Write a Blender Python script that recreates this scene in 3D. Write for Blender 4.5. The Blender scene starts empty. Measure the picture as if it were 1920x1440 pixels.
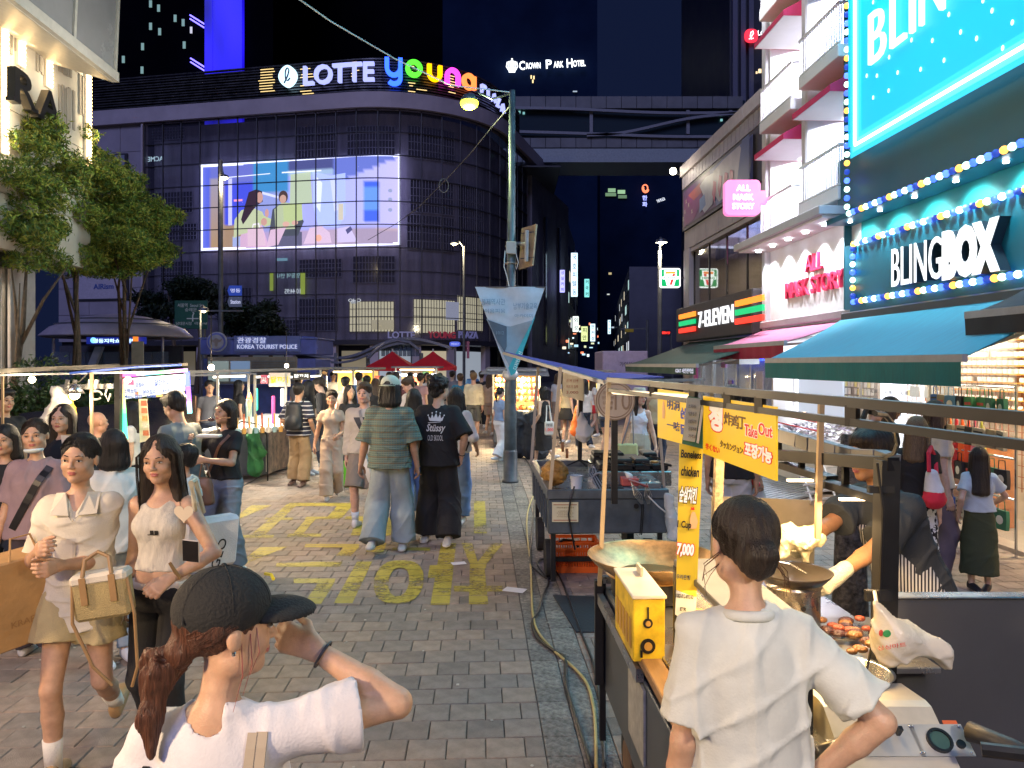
import bpy,bmesh,math,random
from math import cos,sin,pi,radians,atan2,sqrt,copysign,atan
RD=random.Random;rAn=range;eN=enumerate
import numpy as np
from mathutils import Vector,Matrix
Vr=Vector;nA=np.array;nL=np.linspace
from mathutils.bvhtree import BVHTree
# camera, night sky, exposure
SC=bpy.context.scene
COL=SC.collection
F,CX,HY,CH=1400.,960.,683.,1.95
cam_d=bpy.data.cameras.new('camera')
cam_d.sensor_fit='HORIZONTAL';cam_d.sensor_width=36.
cam_d.lens=36.*F/1920.
cam_d.shift_y=-(720.-HY)/1920.
cam_d.clip_start=.05;cam_d.clip_end=1500
cam=bpy.data.objects.new('camera',cam_d);COL.objects.link(cam)
cam.location=(0,0,CH);cam.rotation_euler=(pi/2,0,0)
SC.camera=cam
world=bpy.data.worlds.new('World');SC.world=world;world.use_nodes=True
wn=world.node_tree;wn.nodes.clear()
w_out=wn.nodes.new('ShaderNodeOutputWorld');w_bg=wn.nodes.new('ShaderNodeBackground')
w_mix=wn.nodes.new('ShaderNodeMix');w_mix.data_type='RGBA'
w_sky=wn.nodes.new('ShaderNodeTexSky');w_sky.sky_type='NISHITA';w_sky.sun_disc=False
w_sky.sun_elevation=radians(-7);w_sky.sun_rotation=radians(30)
w_mix.inputs['Factor'].default_value=.75
wn.links.new(w_sky.outputs[0],w_mix.inputs[6]);w_mix.inputs[7].default_value=(.02,.035,.12,1)
wn.links.new(w_mix.outputs[2],w_bg.inputs[0]);w_bg.inputs[1].default_value=.26
wn.links.new(w_bg.outputs[0],w_out.inputs[0])
SC.view_settings.view_transform='Standard';SC.view_settings.look='None'
SC.view_settings.gamma=1;SC.view_settings.exposure=.55
SC.cycles.use_denoising=True
SC.cycles.max_bounces=5;SC.cycles.diffuse_bounces=3;SC.cycles.glossy_bounces=3
SC.cycles.transmission_bounces=4;SC.cycles.transparent_max_bounces=8
SC.cycles.caustics_reflective=False;SC.cycles.caustics_refractive=False
SC.cycles.sample_clamp_indirect=3.;SC.cycles.sample_clamp_direct=0
R=RD(7)
rad=radians
sun_d=bpy.data.lights.new('night_sky_glow','SUN');sun_d.energy=.8;sun_d.color=(.48,.53,1.);sun_d.angle=radians(25)
sun=bpy.data.objects.new('night_sky_glow',sun_d);COL.objects.link(sun);sun.rotation_euler=(radians(52),0,radians(-14))
# geometry of the view -> places in the world
def P(px,py,Y):return Vr(((px-CX)/F*Y,Y,CH-(py-HY)/F*Y))
def G(px,py):Y=F*CH/(py-HY);return Vr(((px-CX)/F*Y,Y,0.))
def HZ(px,py,z):Y=F*(CH-z)/(py-HY);return Vr(((px-CX)/F*Y,Y,z))
TA=60./1400.
SA=atan(TA)
ST=Matrix.Rotation(SA,4,'Z')
def SY(px,U):
 return U/(cos(SA)*(px-CX)/F+sin(SA))
def SV(px,py,U):
 Y=SY(px,U);w=P(px,py,Y);return ST.inverted()@w
def sv(px,U):return SV(px,HY,U).y
def sz(px,py,U):return SV(px,py,U).z
I4=Matrix.Identity(4)
# materials
MATS={}
def lin(c):
 return tuple(((x/12.92)if x<=.04045 else((x+.055)/1.055)**2.4)for x in c)
def mat(name,col=(.5,.5,.5),rough=.5,metal=0.,var=.1,vs=6.,bump=0.,bs=60.,emit=None,es=0.,alpha=1.,trans=0.,spec=None,coat=0.,stretch=None,sub=0.):
 if name in MATS:return MATS[name]
 m=bpy.data.materials.new(name);m.use_nodes=True;MATS[name]=m
 nt=m.node_tree;b=nt.nodes['Principled BSDF']
 L=nt.links.new
 b.inputs['Roughness'].default_value=rough;b.inputs['Metallic'].default_value=metal
 b.inputs['Base Color'].default_value=(*col,1)
 if coat:b.inputs['Coat Weight'].default_value=coat;b.inputs['Coat Roughness'].default_value=.15
 if spec is not None:b.inputs['Specular IOR Level'].default_value=spec
 if sub:b.inputs['Subsurface Weight'].default_value=sub;b.inputs['Subsurface Scale'].default_value=.02;b.inputs['Subsurface Radius'].default_value=(1,.35,.2)
 if var or bump:
  tc=nt.nodes.new('ShaderNodeTexCoord');src=tc.outputs['Object']
  if stretch:
   mp=nt.nodes.new('ShaderNodeMapping');mp.inputs['Scale'].default_value=stretch
   L(src,mp.inputs[0]);src=mp.outputs[0]
 if var:
  n=nt.nodes.new('ShaderNodeTexNoise');n.inputs['Scale'].default_value=vs;n.inputs['Detail'].default_value=5
  n.inputs['Roughness'].default_value=.62
  L(src,n.inputs['Vector'])
  r=nt.nodes.new('ShaderNodeMapRange');r.inputs[1].default_value=.3;r.inputs[2].default_value=.7
  r.inputs[3].default_value=1-var*1.6;r.inputs[4].default_value=1+var
  L(n.outputs[0],r.inputs[0])
  h=nt.nodes.new('ShaderNodeHueSaturation');h.inputs['Color'].default_value=(*col,1)
  L(r.outputs[0],h.inputs['Value']);L(h.outputs[0],b.inputs['Base Color'])
  rr=nt.nodes.new('ShaderNodeMapRange');rr.inputs[3].default_value=max(.02,rough-.12);rr.inputs[4].default_value=min(1,rough+.12)
  L(n.outputs[0],rr.inputs[0]);L(rr.outputs[0],b.inputs['Roughness'])
 if bump:
  n2=nt.nodes.new('ShaderNodeTexNoise');n2.inputs['Scale'].default_value=bs;n2.inputs['Detail'].default_value=4
  L(src,n2.inputs['Vector'])
  bp=nt.nodes.new('ShaderNodeBump');bp.inputs['Strength'].default_value=bump;bp.inputs['Distance'].default_value=.02
  L(n2.outputs[0],bp.inputs['Height']);L(bp.outputs[0],b.inputs['Normal'])
 if emit is not None:
  b.inputs['Emission Color'].default_value=(*emit,1);b.inputs['Emission Strength'].default_value=es
 if alpha<1:b.inputs['Alpha'].default_value=alpha
 if trans:b.inputs['Transmission Weight'].default_value=trans
 return m
def glow(name,col,es,ghost=False):
 m=mat(name,tuple(c*.5 for c in col),.5,var=0,emit=col,es=es)
 m.cycles.emission_sampling='NONE' if ghost else 'AUTO'
 return m
def nodes_of(m):
 return m.node_tree,m.node_tree.nodes['Principled BSDF'],m.node_tree.links.new
 # things, parts
WM={}
FST=set();ORD=('first','second','third','fourth','fifth','sixth','seventh','eighth')
def iv(n,i,v):n.inputs[i].default_value=v
def K(L,a,i,b,j):L(a.outputs[i],b.inputs[j])
def street(name,label,cat):
 o=thing(name,label,cat,(0,0,0),0,None,ST);FST.add(o.name);return o
def tag(o,label=None,cat=None,group=None,kind=None):
 if label:o['label']=label
 if cat:o['category']=cat
 if group:o['group']=group
 if kind:o['kind']=kind
 return o
def thing(name,label,cat,loc=(0,0,0),rz=0.,group=None,frame=None):
 o=bpy.data.objects.new(name,None);COL.objects.link(o)
 M=Matrix.Translation(Vector(loc))@Matrix.Rotation(rz,4,'Z')
 if frame is not None:
  M=frame@M
 o.matrix_world=M;o.location=M.translation;o.rotation_euler=M.to_euler()
 o.empty_display_size=.2
 WM[o.name]=M.copy()
 return tag(o,label,cat,group)
def link(name,me,parent=None,M=None,mats=None):
 o=bpy.data.objects.new(name,me);COL.objects.link(o)
 if parent is not None:
  o.parent=parent
  if M is not None:
   Lm=WM[parent.name].inverted()@M
   o.matrix_local=Lm
   WM[o.name]=M.copy()
  else:WM[o.name]=WM[parent.name].copy()
 else:
  if M is not None:o.matrix_world=M;o.location=M.translation;o.rotation_euler=M.to_euler()
  WM[o.name]=(M or I4).copy()
 return o
def bake(name,V,Fc,m,parent=None,M=None,smooth=False,mi=None):
 """one mesh object; V in the coordinates of frame M (world when None), stored local to its parent"""
 me=bpy.data.meshes.new(name)
 V=np.asarray(V,dtype=np.float64).reshape(-1,3)
 W=(M or I4)
 if parent is not None:W=WM[parent.name].inverted()@W
 A=nA(W)
 V=V@A[:3,:3].T+A[:3,3]
 if isinstance(Fc,np.ndarray):
  nf,k=Fc.shape
  me.vertices.add(len(V));me.vertices.foreach_set('co',V.astype(np.float32).ravel())
  me.loops.add(nf*k);me.loops.foreach_set('vertex_index',Fc.astype(np.int32).ravel())
  me.polygons.add(nf)
  me.polygons.foreach_set('loop_start',np.arange(0,nf*k,k,dtype=np.int32))
  me.update(calc_edges=True)
 else:
  me.from_pydata(V.tolist(),[],Fc)
 for mm in(m if isinstance(m,(list,tuple))else[m]):me.materials.append(mm)
 if mi is not None:me.polygons.foreach_set('material_index',np.asarray(mi,dtype=np.int32))
 if smooth:me.polygons.foreach_set('use_smooth',np.ones(len(me.polygons),dtype=bool))
 me.update()
 o=bpy.data.objects.new(name,me);COL.objects.link(o)
 if parent is not None:o.parent=parent;WM[o.name]=WM[parent.name].copy()
 else:WM[o.name]=I4.copy()
 return o
class MB:
 def __init__(s,M=None):s.v=[];s.f=[];s.mi=[];s.cur=0;s.M=M
 def add(s,vs,fs):
  n=len(s.v);s.v+=[tuple(v)for v in vs]
  for f in fs:s.f.append([n+i for i in f]);s.mi.append(s.cur)
  return s
 def box(s,x0,x1,y0,y1,z0,z1,b=0.):
  if x0>x1:x0,x1=x1,x0
  if y0>y1:y0,y1=y1,y0
  if z0>z1:z0,z1=z1,z0
  b=min(b,(x1-x0)*.45,(y1-y0)*.45,(z1-z0)*.45)
  if b<=0:
   v=[(x,y,z)for x in(x0,x1)for y in(y0,y1)for z in(z0,z1)]
   return s.add(v,[(0,1,3,2),(4,6,7,5),(0,4,5,1),(2,3,7,6),(0,2,6,4),(1,5,7,3)])
  v=[];idx={}
  X,Yy,Z=(x0,x1),(y0,y1),(z0,z1)
  for i in(0,1):
   for j in(0,1):
    for k in(0,1):
     c=(X[i],Yy[j],Z[k]);d=(b if i==0 else-b,b if j==0 else-b,b if k==0 else-b)
     for ax in rAn(3):
      p=[c[a]+(0 if a==ax else d[a])for a in rAn(3)]
      idx[i,j,k,ax]=len(v);v.append(p)
  fs=[]
  for ax in rAn(3):
   a1,a2=(ax+1)%3,(ax+2)%3
   for e in(0,1):
    q=[]
    for(m1,m2)in((0,0),(1,0),(1,1),(0,1)):
     t=[0,0,0];t[ax]=e;t[a1]=m1;t[a2]=m2;q.append(idx[t[0],t[1],t[2],ax])
    fs.append(q if e else q[::-1])
  for ax in rAn(3):
   a1,a2=(ax+1)%3,(ax+2)%3
   for m1 in(0,1):
    for m2 in(0,1):
     t0=[0,0,0];t0[a1]=m1;t0[a2]=m2;t1=list(t0);t1[ax]=1
     q=[idx[*t0,a1],idx[*t0,a2],idx[*t1,a2],idx[*t1,a1]]
     fs.append(q if(m1^m2)else q[::-1])
  for i in(0,1):
   for j in(0,1):
    for k in(0,1):
     q=[idx[i,j,k,0],idx[i,j,k,1],idx[i,j,k,2]]
     fs.append(q if(i+j+k)%2 else q[::-1])
  return s.add(v,fs)
 def quad(s,a,b,c,d):return s.add([a,b,c,d],[(0,1,2,3)])
 def slab(s,a,b,c,d,t):
  """a quad a,b,c,d given a thickness t along its normal"""
  a,b,c,d=map(Vector,(a,b,c,d));n=(b-a).cross(d-a).normalized()*t
  v=[a,b,c,d,a-n,b-n,c-n,d-n]
  return s.add(v,[(0,1,2,3),(7,6,5,4),(0,4,5,1),(1,5,6,2),(2,6,7,3),(3,7,4,0)])
 def prism(s,poly,y0,y1,ax='y'):
  """poly [(a,b)..] extruded along an axis: 'y' -> (a, y, b); 'z' -> (a,b,z); 'x' -> (x,a,b)"""
  def q(a,b,t):return{'y':(a,t,b),'z':(a,b,t),'x':(t,a,b)}[ax]
  n=len(poly);v=[q(a,b,y0)for a,b in poly]+[q(a,b,y1)for a,b in poly]
  fs=[list(range(n)),list(range(2*n-1,n-1,-1))]
  for i in rAn(n):j=(i+1)%n;fs.append((i,n+i,n+j,j))
  return s.add(v,fs)
 def tube(s,pts,r,n=8,cap=True,closed=False):
  pts=[Vector(p)for p in pts];m=len(pts)
  rs=r if isinstance(r,(list,tuple))else[r]*m
  v=[];up=None
  for i,p in eN(pts):
   if closed:t=(pts[(i+1)%m]-pts[i-1])
   else:t=(pts[min(i+1,m-1)]-pts[max(i-1,0)])
   t=t.normalized()if t.length>1e-9 else Vr((0,0,1))
   if up is None:
    up=Vr((0,0,1))if abs(t.z)<.9 else Vr((1,0,0))
   a=t.cross(up)
   if a.length<1e-4:a=t.cross(Vr((0,1,0)))
   a.normalize();up=a.cross(t).normalized()
   for k in rAn(n):
    q=2*pi*(k+.5)/n;v.append(p+(a*cos(q)+up*sin(q))*rs[i])
  fs=[]
  for i in rAn(m if closed else m-1):
   i2=(i+1)%m
   for k in rAn(n):
    k2=(k+1)%n;fs.append((i*n+k,i*n+k2,i2*n+k2,i2*n+k))
  if cap and not closed:fs+=[list(range(n-1,-1,-1)),[(m-1)*n+k for k in rAn(n)]]
  return s.add(v,fs)
 def bar(s,a,b,w,h=None):
  """square bar between two points"""
  a,b=Vector(a),Vector(b);h=h or w;t=(b-a).normalized()
  up=Vr((0,0,1))if abs(t.z)<.95 else Vr((0,1,0))
  sx=t.cross(up).normalized()*w/2;sy=sx.cross(t).normalized()*h/2
  v=[a-sx-sy,a+sx-sy,a+sx+sy,a-sx+sy,b-sx-sy,b+sx-sy,b+sx+sy,b-sx+sy]
  return s.add(v,[(3,2,1,0),(4,5,6,7),(0,1,5,4),(1,2,6,5),(2,3,7,6),(3,0,4,7)])
 def lathe(s,prof,c=(0,0,0),n=24,sx=1.,sy=1.):
  v=[];
  for r,z in prof:
   for k in rAn(n):
    q=2*pi*k/n;v.append((c[0]+r*sx*cos(q),c[1]+r*sy*sin(q),c[2]+z))
  fs=[]
  for i in rAn(len(prof)-1):
   for k in rAn(n):
    k2=(k+1)%n;fs.append((i*n+k,i*n+k2,(i+1)*n+k2,(i+1)*n+k))
  if prof[0][0]>1e-4:fs.append(list(range(n-1,-1,-1)))
  if prof[-1][0]>1e-4:fs.append([(len(prof)-1)*n+k for k in rAn(n)])
  return s.add(v,fs)
 def ball(s,c,r,n=8,m=6,sc=(1,1,1)):
  v=[]
  for i in rAn(m+1):
   a=pi*i/m
   for k in rAn(n):
    q=2*pi*k/n;v.append((c[0]+r*sc[0]*sin(a)*cos(q),c[1]+r*sc[1]*sin(a)*sin(q),c[2]-r*sc[2]*cos(a)))
  fs=[]
  for i in rAn(m):
   for k in rAn(n):
    k2=(k+1)%n;fs.append((i*n+k,i*n+k2,(i+1)*n+k2,(i+1)*n+k))
  return s.add(v,fs)
 def disc(s,c,r,ax='y',t=.01,n=28):
  pl=[(cos(2*pi*k/n)*r,sin(2*pi*k/n)*r)for k in rAn(n)]
  i={'x':(1,2,0),'y':(0,2,1),'z':(0,1,2)}[ax]
  return s.prism([(a+c[i[0]],b+c[i[1]])for a,b in pl],c[i[2]]-t/2,c[i[2]]+t/2,ax)
 def bd(s,name,m,parent=None,M=None,smooth=False):
  return bake(name,s.v,s.f,m,parent,M if M is not None else s.M,smooth,s.mi if isinstance(m,(list,tuple))else None)
def B(name,m,parent,x0,x1,y0,y1,z0,z1,b=0.,M=None):
 if M is None and parent is not None and parent.name in FST:M=ST
 return MB().box(x0,x1,y0,y1,z0,z1,b).bd(name,m,parent,M)
def fra(o,x=(1,0,0),up=(0,0,1)):
 x=Vector(x).normalized();up=Vector(up);z=x.cross(up).normalized();y=z.cross(x).normalized()
 M=Matrix.Identity(4)
 for i,a in eN((x,y,z)):
  for j in rAn(3):M[j][i]=a[j]
 M.translation=Vector(o);return M
def tU(*a,**k):return MB().tube(*a,**k)
def bA(*a,**k):return MB().bar(*a,**k)
def bL(*a,**k):return MB().ball(*a,**k)
def dI(*a,**k):return MB().disc(*a,**k)
def sL(*a,**k):return MB().slab(*a,**k)
def bX(*a,**k):return MB().box(*a,**k)
def lA(*a,**k):return MB().lathe(*a,**k)
def zV(z):return Vector((0,0,z))
def PG(*a):q=P(*a);return Vector((q.x,q.y,0))
def xP(x,Y):return P(x,0,Y).x
def zP(y,Y):return P(0,y,Y).z
def nN(t,k):return t.nodes.new(k)
SD=Vr((-sin(SA),cos(SA),0));SR=Vr((cos(SA),sin(SA),0))
# lettering
TXT={};TS=bpy.data.scenes.new('lettering_scratch')
TC=bpy.data.curves.new('lettering','FONT');TC.extrude=.5;TC.align_x='CENTER';TC.fill_mode='BOTH'
TO=bpy.data.objects.new('lettering',TC);TS.collection.objects.link(TO)
def glyphs(body,bold=0.,res=3,spacing=1.):
 k=(body,bold,res,spacing)
 if k not in TXT:
  c=TC;c.body=body;c.offset=bold;c.resolution_u=res;c.space_character=spacing
  with bpy.context.temp_override(scene=TS,view_layer=TS.view_layers[0]):e=TO.evaluated_get(bpy.context.evaluated_depsgraph_get())
  me=e.to_mesh();V=np.zeros(len(me.vertices)*3);me.vertices.foreach_get('co',V);V=V.reshape(-1,3)
  Fs=[list(p.vertices)for p in me.polygons];e.to_mesh_clear()
  lo,hi=V.min(0),V.max(0)
  V=(V-(lo+hi)/2)
  TXT[k]=(V,Fs,(hi-lo))
 return TXT[k]
def text(body,m,parent,M,w=None,h=None,ext=.01,bold=0.,name='lettering',fn=None,slant=0.,res=3,dy=0,spacing=1.,dx=0):
 """lettering centred on frame M (x right, y up, z out); w,h = size of its box"""
 V,Fs,d=glyphs(body,bold,res,spacing)
 V=V.copy()
 sx=(w/d[0])if w else None;sy=(h/d[1])if h else None
 if sx is None:sx=sy
 if sy is None:sy=sx
 V[:,0]*=sx;V[:,1]*=sy;V[:,2]=(V[:,2]+.5)*ext
 if slant:V[:,0]+=V[:,1]*slant
 V[:,0]+=dx;V[:,1]+=dy
 if fn is not None:V=fn(V)
 return bake(name,V,Fs,m,parent,M)
def stroke_ribbon(mb,pts,w,t,cap=True):
 """flat ribbon of half-width w/2 along 2-D points, thickness t (z 0..t)"""
 pts=[Vr((p[0],p[1]))for p in pts];n=len(pts);Lf=[];Rt=[]
 for i in rAn(n):
  d=(pts[min(i+1,n-1)]-pts[max(i-1,0)]).normalized();nn=Vr((-d.y,d.x))*w/2
  Lf.append(pts[i]+nn);Rt.append(pts[i]-nn)
 v=[(p.x,p.y,0)for p in Lf]+[(p.x,p.y,0)for p in Rt]+[(p.x,p.y,t)for p in Lf]+[(p.x,p.y,t)for p in Rt]
 fs=[]
 for i in rAn(n-1):
  fs+=[(n+i,n+i+1,i+1,i)[::-1],(2*n+i,3*n+i,3*n+i+1,2*n+i+1),(i,i+1,2*n+i+1,2*n+i)[::-1],(n+i,n+i+1,3*n+i+1,3*n+i)]
 fs+=[(0,n,3*n,2*n)[::-1],(n-1,2*n-1,4*n-1,3*n-1)]
 return mb.add(v,fs)
def arc(cx,cy,r,a0,a1,n=16,ry=None):
 return[(cx+r*cos(rad(a0+(a1-a0)*i/n)),cy+(ry or r)*sin(rad(a0+(a1-a0)*i/n)))for i in rAn(n+1)]
 # lamps
def lamp(kind,loc,power,col=(1,.85,.6),size=.1,target=None,parent=None,spot=90,name='lamp_light',sy=None,blend=.4):
 d=bpy.data.lights.new(name,kind);d.energy=power;d.color=col
 if kind=='AREA':
  d.size=size
  if sy:d.shape='RECTANGLE';d.size_y=sy
 elif kind=='SPOT':d.shadow_soft_size=size;d.spot_size=rad(spot);d.spot_blend=blend
 else:d.shadow_soft_size=size
 o=bpy.data.objects.new(name,d);COL.objects.link(o);o.location=loc
 if target is not None:
  o.rotation_euler=(Vector(target)-Vector(loc)).to_track_quat('-Z','Y').to_euler()
 return o
def copy_tree(o,loc=None,rz=None,label=None,group=None):
 c=o.copy();COL.objects.link(c)
 if loc is not None:c.location=loc
 if rz is not None:c.rotation_euler=(0,0,rz)
 if label:c['label']=label
 if group:c['group']=group
 for ch in o.children:
  k=ch.copy();COL.objects.link(k);k.parent=c
  for g in ch.children:
   h=g.copy();COL.objects.link(h);h.parent=k
 return c
 # organic shapes: distance fields turned into quads
def V3(*a):return nA(a,dtype=np.float64)
def unit(v):v=np.asarray(v,float);return v/(np.linalg.norm(v)+1e-9)
class Cone:
 def __init__(s,a,b,ra,rb=None,k=.02,op='u',flat=None):
  s.a,s.b=np.asarray(a,float),np.asarray(b,float);s.ra=ra;s.rb=ra if rb is None else rb;s.k=k;s.op=op
  r=max(s.ra,s.rb);s.lo=np.minimum(s.a,s.b)-r;s.hi=np.maximum(s.a,s.b)+r
 def ev(s,X,Y,Z):
  d=s.b-s.a;l2=float(d@d)+1e-12
  x,y,z=X-s.a[0],Y-s.a[1],Z-s.a[2]
  t=np.clip((x*d[0]+y*d[1]+z*d[2])/l2,0,1)
  return np.sqrt((x-t*d[0])**2+(y-t*d[1])**2+(z-t*d[2])**2)-(s.ra+(s.rb-s.ra)*t)
class Ell:
 def __init__(s,c,r,Rm=None,k=.02,op='u'):
  s.c=np.asarray(c,float);s.r=np.asarray(r,float);s.R=np.eye(3)if Rm is None else np.asarray(Rm);s.k=k;s.op=op
  e=np.sqrt(((s.R*s.r)**2).sum(1));s.lo=s.c-e;s.hi=s.c+e
 def ev(s,X,Y,Z):
  x,y,z=X-s.c[0],Y-s.c[1],Z-s.c[2];Rm=s.R;q=[]
  for i in rAn(3):q.append((x*Rm[0,i]+y*Rm[1,i]+z*Rm[2,i])/s.r[i])
  l=np.sqrt(q[0]**2+q[1]**2+q[2]**2)
  g=np.sqrt((q[0]/s.r[0])**2+(q[1]/s.r[1])**2+(q[2]/s.r[2])**2)+1e-6
  return l*(l-1)/g
class Stack:
 """rounded column with varying half-widths along the z axis of its frame"""
 def __init__(s,o,Rm,z,w,d,y=None,k=.02,op='u',p=2.3,rd=.02):
  s.o=np.asarray(o,float);s.R=np.asarray(Rm);s.z=np.asarray(z,float);s.k=k;s.op=op;s.p=p;s.rd=rd
  zz=nL(s.z[0],s.z[-1],48)
  def sm(a):
   v=np.interp(zz,s.z,a);
   for _ in rAn(3):v[1:-1]=(v[:-2]+2*v[1:-1]+v[2:])/4
   return v
  s.zz=zz;s.w=sm(w);s.d=sm(d);s.y=sm(y if y is not None else np.zeros(len(z)))
  cs=[]
  W=s.w.max();D=s.d.max()+abs(s.y).max()
  for a in(-W,W):
   for b in(-D,D):
    for c in(s.z[0],s.z[-1]):cs.append(s.o+s.R@V3(a,b,c))
  cs=nA(cs);s.lo=cs.min(0);s.hi=cs.max(0)
 def ev(s,X,Y,Z):
  x,y,z=X-s.o[0],Y-s.o[1],Z-s.o[2];Rm=s.R
  a=x*Rm[0,0]+y*Rm[1,0]+z*Rm[2,0];b=x*Rm[0,1]+y*Rm[1,1]+z*Rm[2,1];c=x*Rm[0,2]+y*Rm[1,2]+z*Rm[2,2]
  w=np.interp(c,s.zz,s.w);d=np.interp(c,s.zz,s.d);b=b-np.interp(c,s.zz,s.y)
  l=(np.abs(a/w)**s.p+np.abs(b/d)**s.p)**(1/s.p)
  q=(l-1)*np.minimum(w,d)
  e=np.maximum(s.z[0]-c,c-s.z[-1])
  h=np.clip(s.rd*1.-np.abs(q-e),0,None)/s.rd
  return np.maximum(q,e)+h*h*s.rd/4
class Plane:
 """keeps the side where (p-o).n < 0"""
 def __init__(s,o,n,k=0.,only=None):s.o=np.asarray(o,float);s.n=unit(n);s.k=k;s.op='i'
 def ev(s,X,Y,Z):return(X-s.o[0])*s.n[0]+(Y-s.o[1])*s.n[1]+(Z-s.o[2])*s.n[2]
class Cut:
 """a primitive trimmed by planes before it is joined"""
 def __init__(s,prim,planes):s.p=prim;s.pl=planes;s.k=prim.k;s.op=prim.op;s.lo=prim.lo;s.hi=prim.hi
 def ev(s,X,Y,Z):
  d=s.p.ev(X,Y,Z)
  for q in s.pl:d=np.maximum(d,q.ev(X,Y,Z))
  return d
def smin(a,b,k):
 if k<=0:return np.minimum(a,b)
 h=np.clip(k-np.abs(a-b),0,None)/k
 return np.minimum(a,b)-h*h*k*.25
def field(prims,lo,hi,h,disp=None):
 lo=np.asarray(lo)-h*2;hi=np.asarray(hi)+h*2
 n=np.maximum(np.ceil((hi-lo)/h).astype(int)+1,4)
 ax=[(lo[i]+h*np.arange(n[i]))for i in rAn(3)]
 f=np.full(n,.12)
 for p in prims:
  if p.op=='i':
   X,Y,Z=ax[0][:,None,None],ax[1][None,:,None],ax[2][None,None,:]
   f=np.maximum(f,p.ev(X,Y,Z));continue
  mg=.05+p.k
  i0=np.clip(np.floor((p.lo-mg-lo)/h).astype(int),0,n);i1=np.clip(np.ceil((p.hi+mg-lo)/h).astype(int)+1,0,n)
  if(i1<=i0).any():continue
  s=tuple(slice(i0[i],i1[i])for i in rAn(3))
  d=p.ev(ax[0][s[0]][:,None,None],ax[1][s[1]][None,:,None],ax[2][s[2]][None,None,:])
  if p.op=='u':f[s]=smin(f[s],d,p.k)
  else:f[s]=-smin(-f[s],d,p.k)
 if disp is not None:f=f+disp(ax[0][:,None,None],ax[1][None,:,None],ax[2][None,None,:])
 return f,lo
ED=[((0,0,0),(1,0,0)),((0,1,0),(1,1,0)),((0,0,1),(1,0,1)),((0,1,1),(1,1,1)),((0,0,0),(0,1,0)),((1,0,0),(1,1,0)),((0,0,1),(0,1,1)),((1,0,1),(1,1,1)),((0,0,0),(0,0,1)),((1,0,0),(1,0,1)),((0,1,0),(0,1,1)),((1,1,0),(1,1,1))]
def nets(f,lo,h):
 ins=f<0
 s=np.zeros(tuple(nA(f.shape)-1),dtype=np.int8)
 for a in(0,1):
  for b in(0,1):
   for c in(0,1):s+=ins[a:f.shape[0]-1+a,b:f.shape[1]-1+b,c:f.shape[2]-1+c]
 act=(s>0)&(s<8)
 ijk=np.argwhere(act)
 if len(ijk)==0:return np.zeros((0,3)),np.zeros((0,4),int)
 idx=-np.ones(act.shape,dtype=np.int64);idx[act]=np.arange(len(ijk))
 acc=np.zeros((len(ijk),3));cnt=np.zeros(len(ijk))
 for a,b in ED:
  fa=f[ijk[:,0]+a[0],ijk[:,1]+a[1],ijk[:,2]+a[2]];fb=f[ijk[:,0]+b[0],ijk[:,1]+b[1],ijk[:,2]+b[2]]
  cr=(fa<0)!=(fb<0);t=fa[cr]/(fa[cr]-fb[cr])
  acc[cr]+=nA(a)+t[:,None]*(nA(b)-nA(a));cnt[cr]+=1
 V=lo+h*(ijk+acc/cnt[:,None])
 Q=[]
 for ax in rAn(3):
  sl0=[slice(None)]*3;sl1=[slice(None)]*3;sl0[ax]=slice(0,-1);sl1[ax]=slice(1,None)
  ch=ins[tuple(sl0)]!=ins[tuple(sl1)];e=np.argwhere(ch)
  a1,a2=(ax+1)%3,(ax+2)%3
  ok=(e[:,a1]>0)&(e[:,a2]>0)&(e[:,a1]<f.shape[a1]-1)&(e[:,a2]<f.shape[a2]-1);e=e[ok]
  if len(e)==0:continue
  fl=ins[e[:,0],e[:,1],e[:,2]]
  def g(d1,d2):
   q=e.copy();q[:,a1]+=d1;q[:,a2]+=d2;return idx[q[:,0],q[:,1],q[:,2]]
  q=np.stack([g(-1,-1),g(0,-1),g(0,0),g(-1,0)],1)
  q[~fl]=q[~fl][:,::-1];Q.append(q)
 return V,np.concatenate(Q)
def solid(prims,h,disp=None,lo=None,hi=None):
 us=[p for p in prims if p.op=='u']
 a=np.min([p.lo for p in us],0)if lo is None else lo;b=np.max([p.hi for p in us],0)if hi is None else hi
 f,l=field(prims,a,b,h,disp)
 return nets(f,l,h)
def org(name,prims,h,m,parent,disp=None,M=None,mfn=None):
 V,Q=solid(prims,h,disp)
 mi=None
 if mfn is not None and len(Q):mi=mfn(V[Q].mean(1))
 return bake(name,V,Q,m,parent,M,True,mi)
def folds(seed,amp,fr=(14,9),dirs=None):
 r=np.random.RandomState(seed)
 D=[unit(r.normal(size=3)*V3(1,.8,.55))*r.uniform(fr[1]*.8,fr[0]*1.6)for _ in rAn(4)]
 ph=r.uniform(0,6.28,8);Wd=[r.normal(size=3)*6 for _ in rAn(2)]
 def fn(X,Y,Z):
  w=.9*np.sin(Wd[0][0]*X+Wd[0][1]*Y+Wd[0][2]*Z+ph[4])+.7*np.sin(Wd[1][0]*X+Wd[1][1]*Y+Wd[1][2]*Z+ph[5])
  t=0
  for i,d in eN(D):
   q=np.sin(d[0]*X+d[1]*Y+d[2]*Z+ph[i]+w*(1.2+.3*i))
   t=t+(1-np.abs(q))**2*(1 if i<2 else .6)
  return-amp*np.maximum(t-.75,-.15)*.6
 return fn
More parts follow.
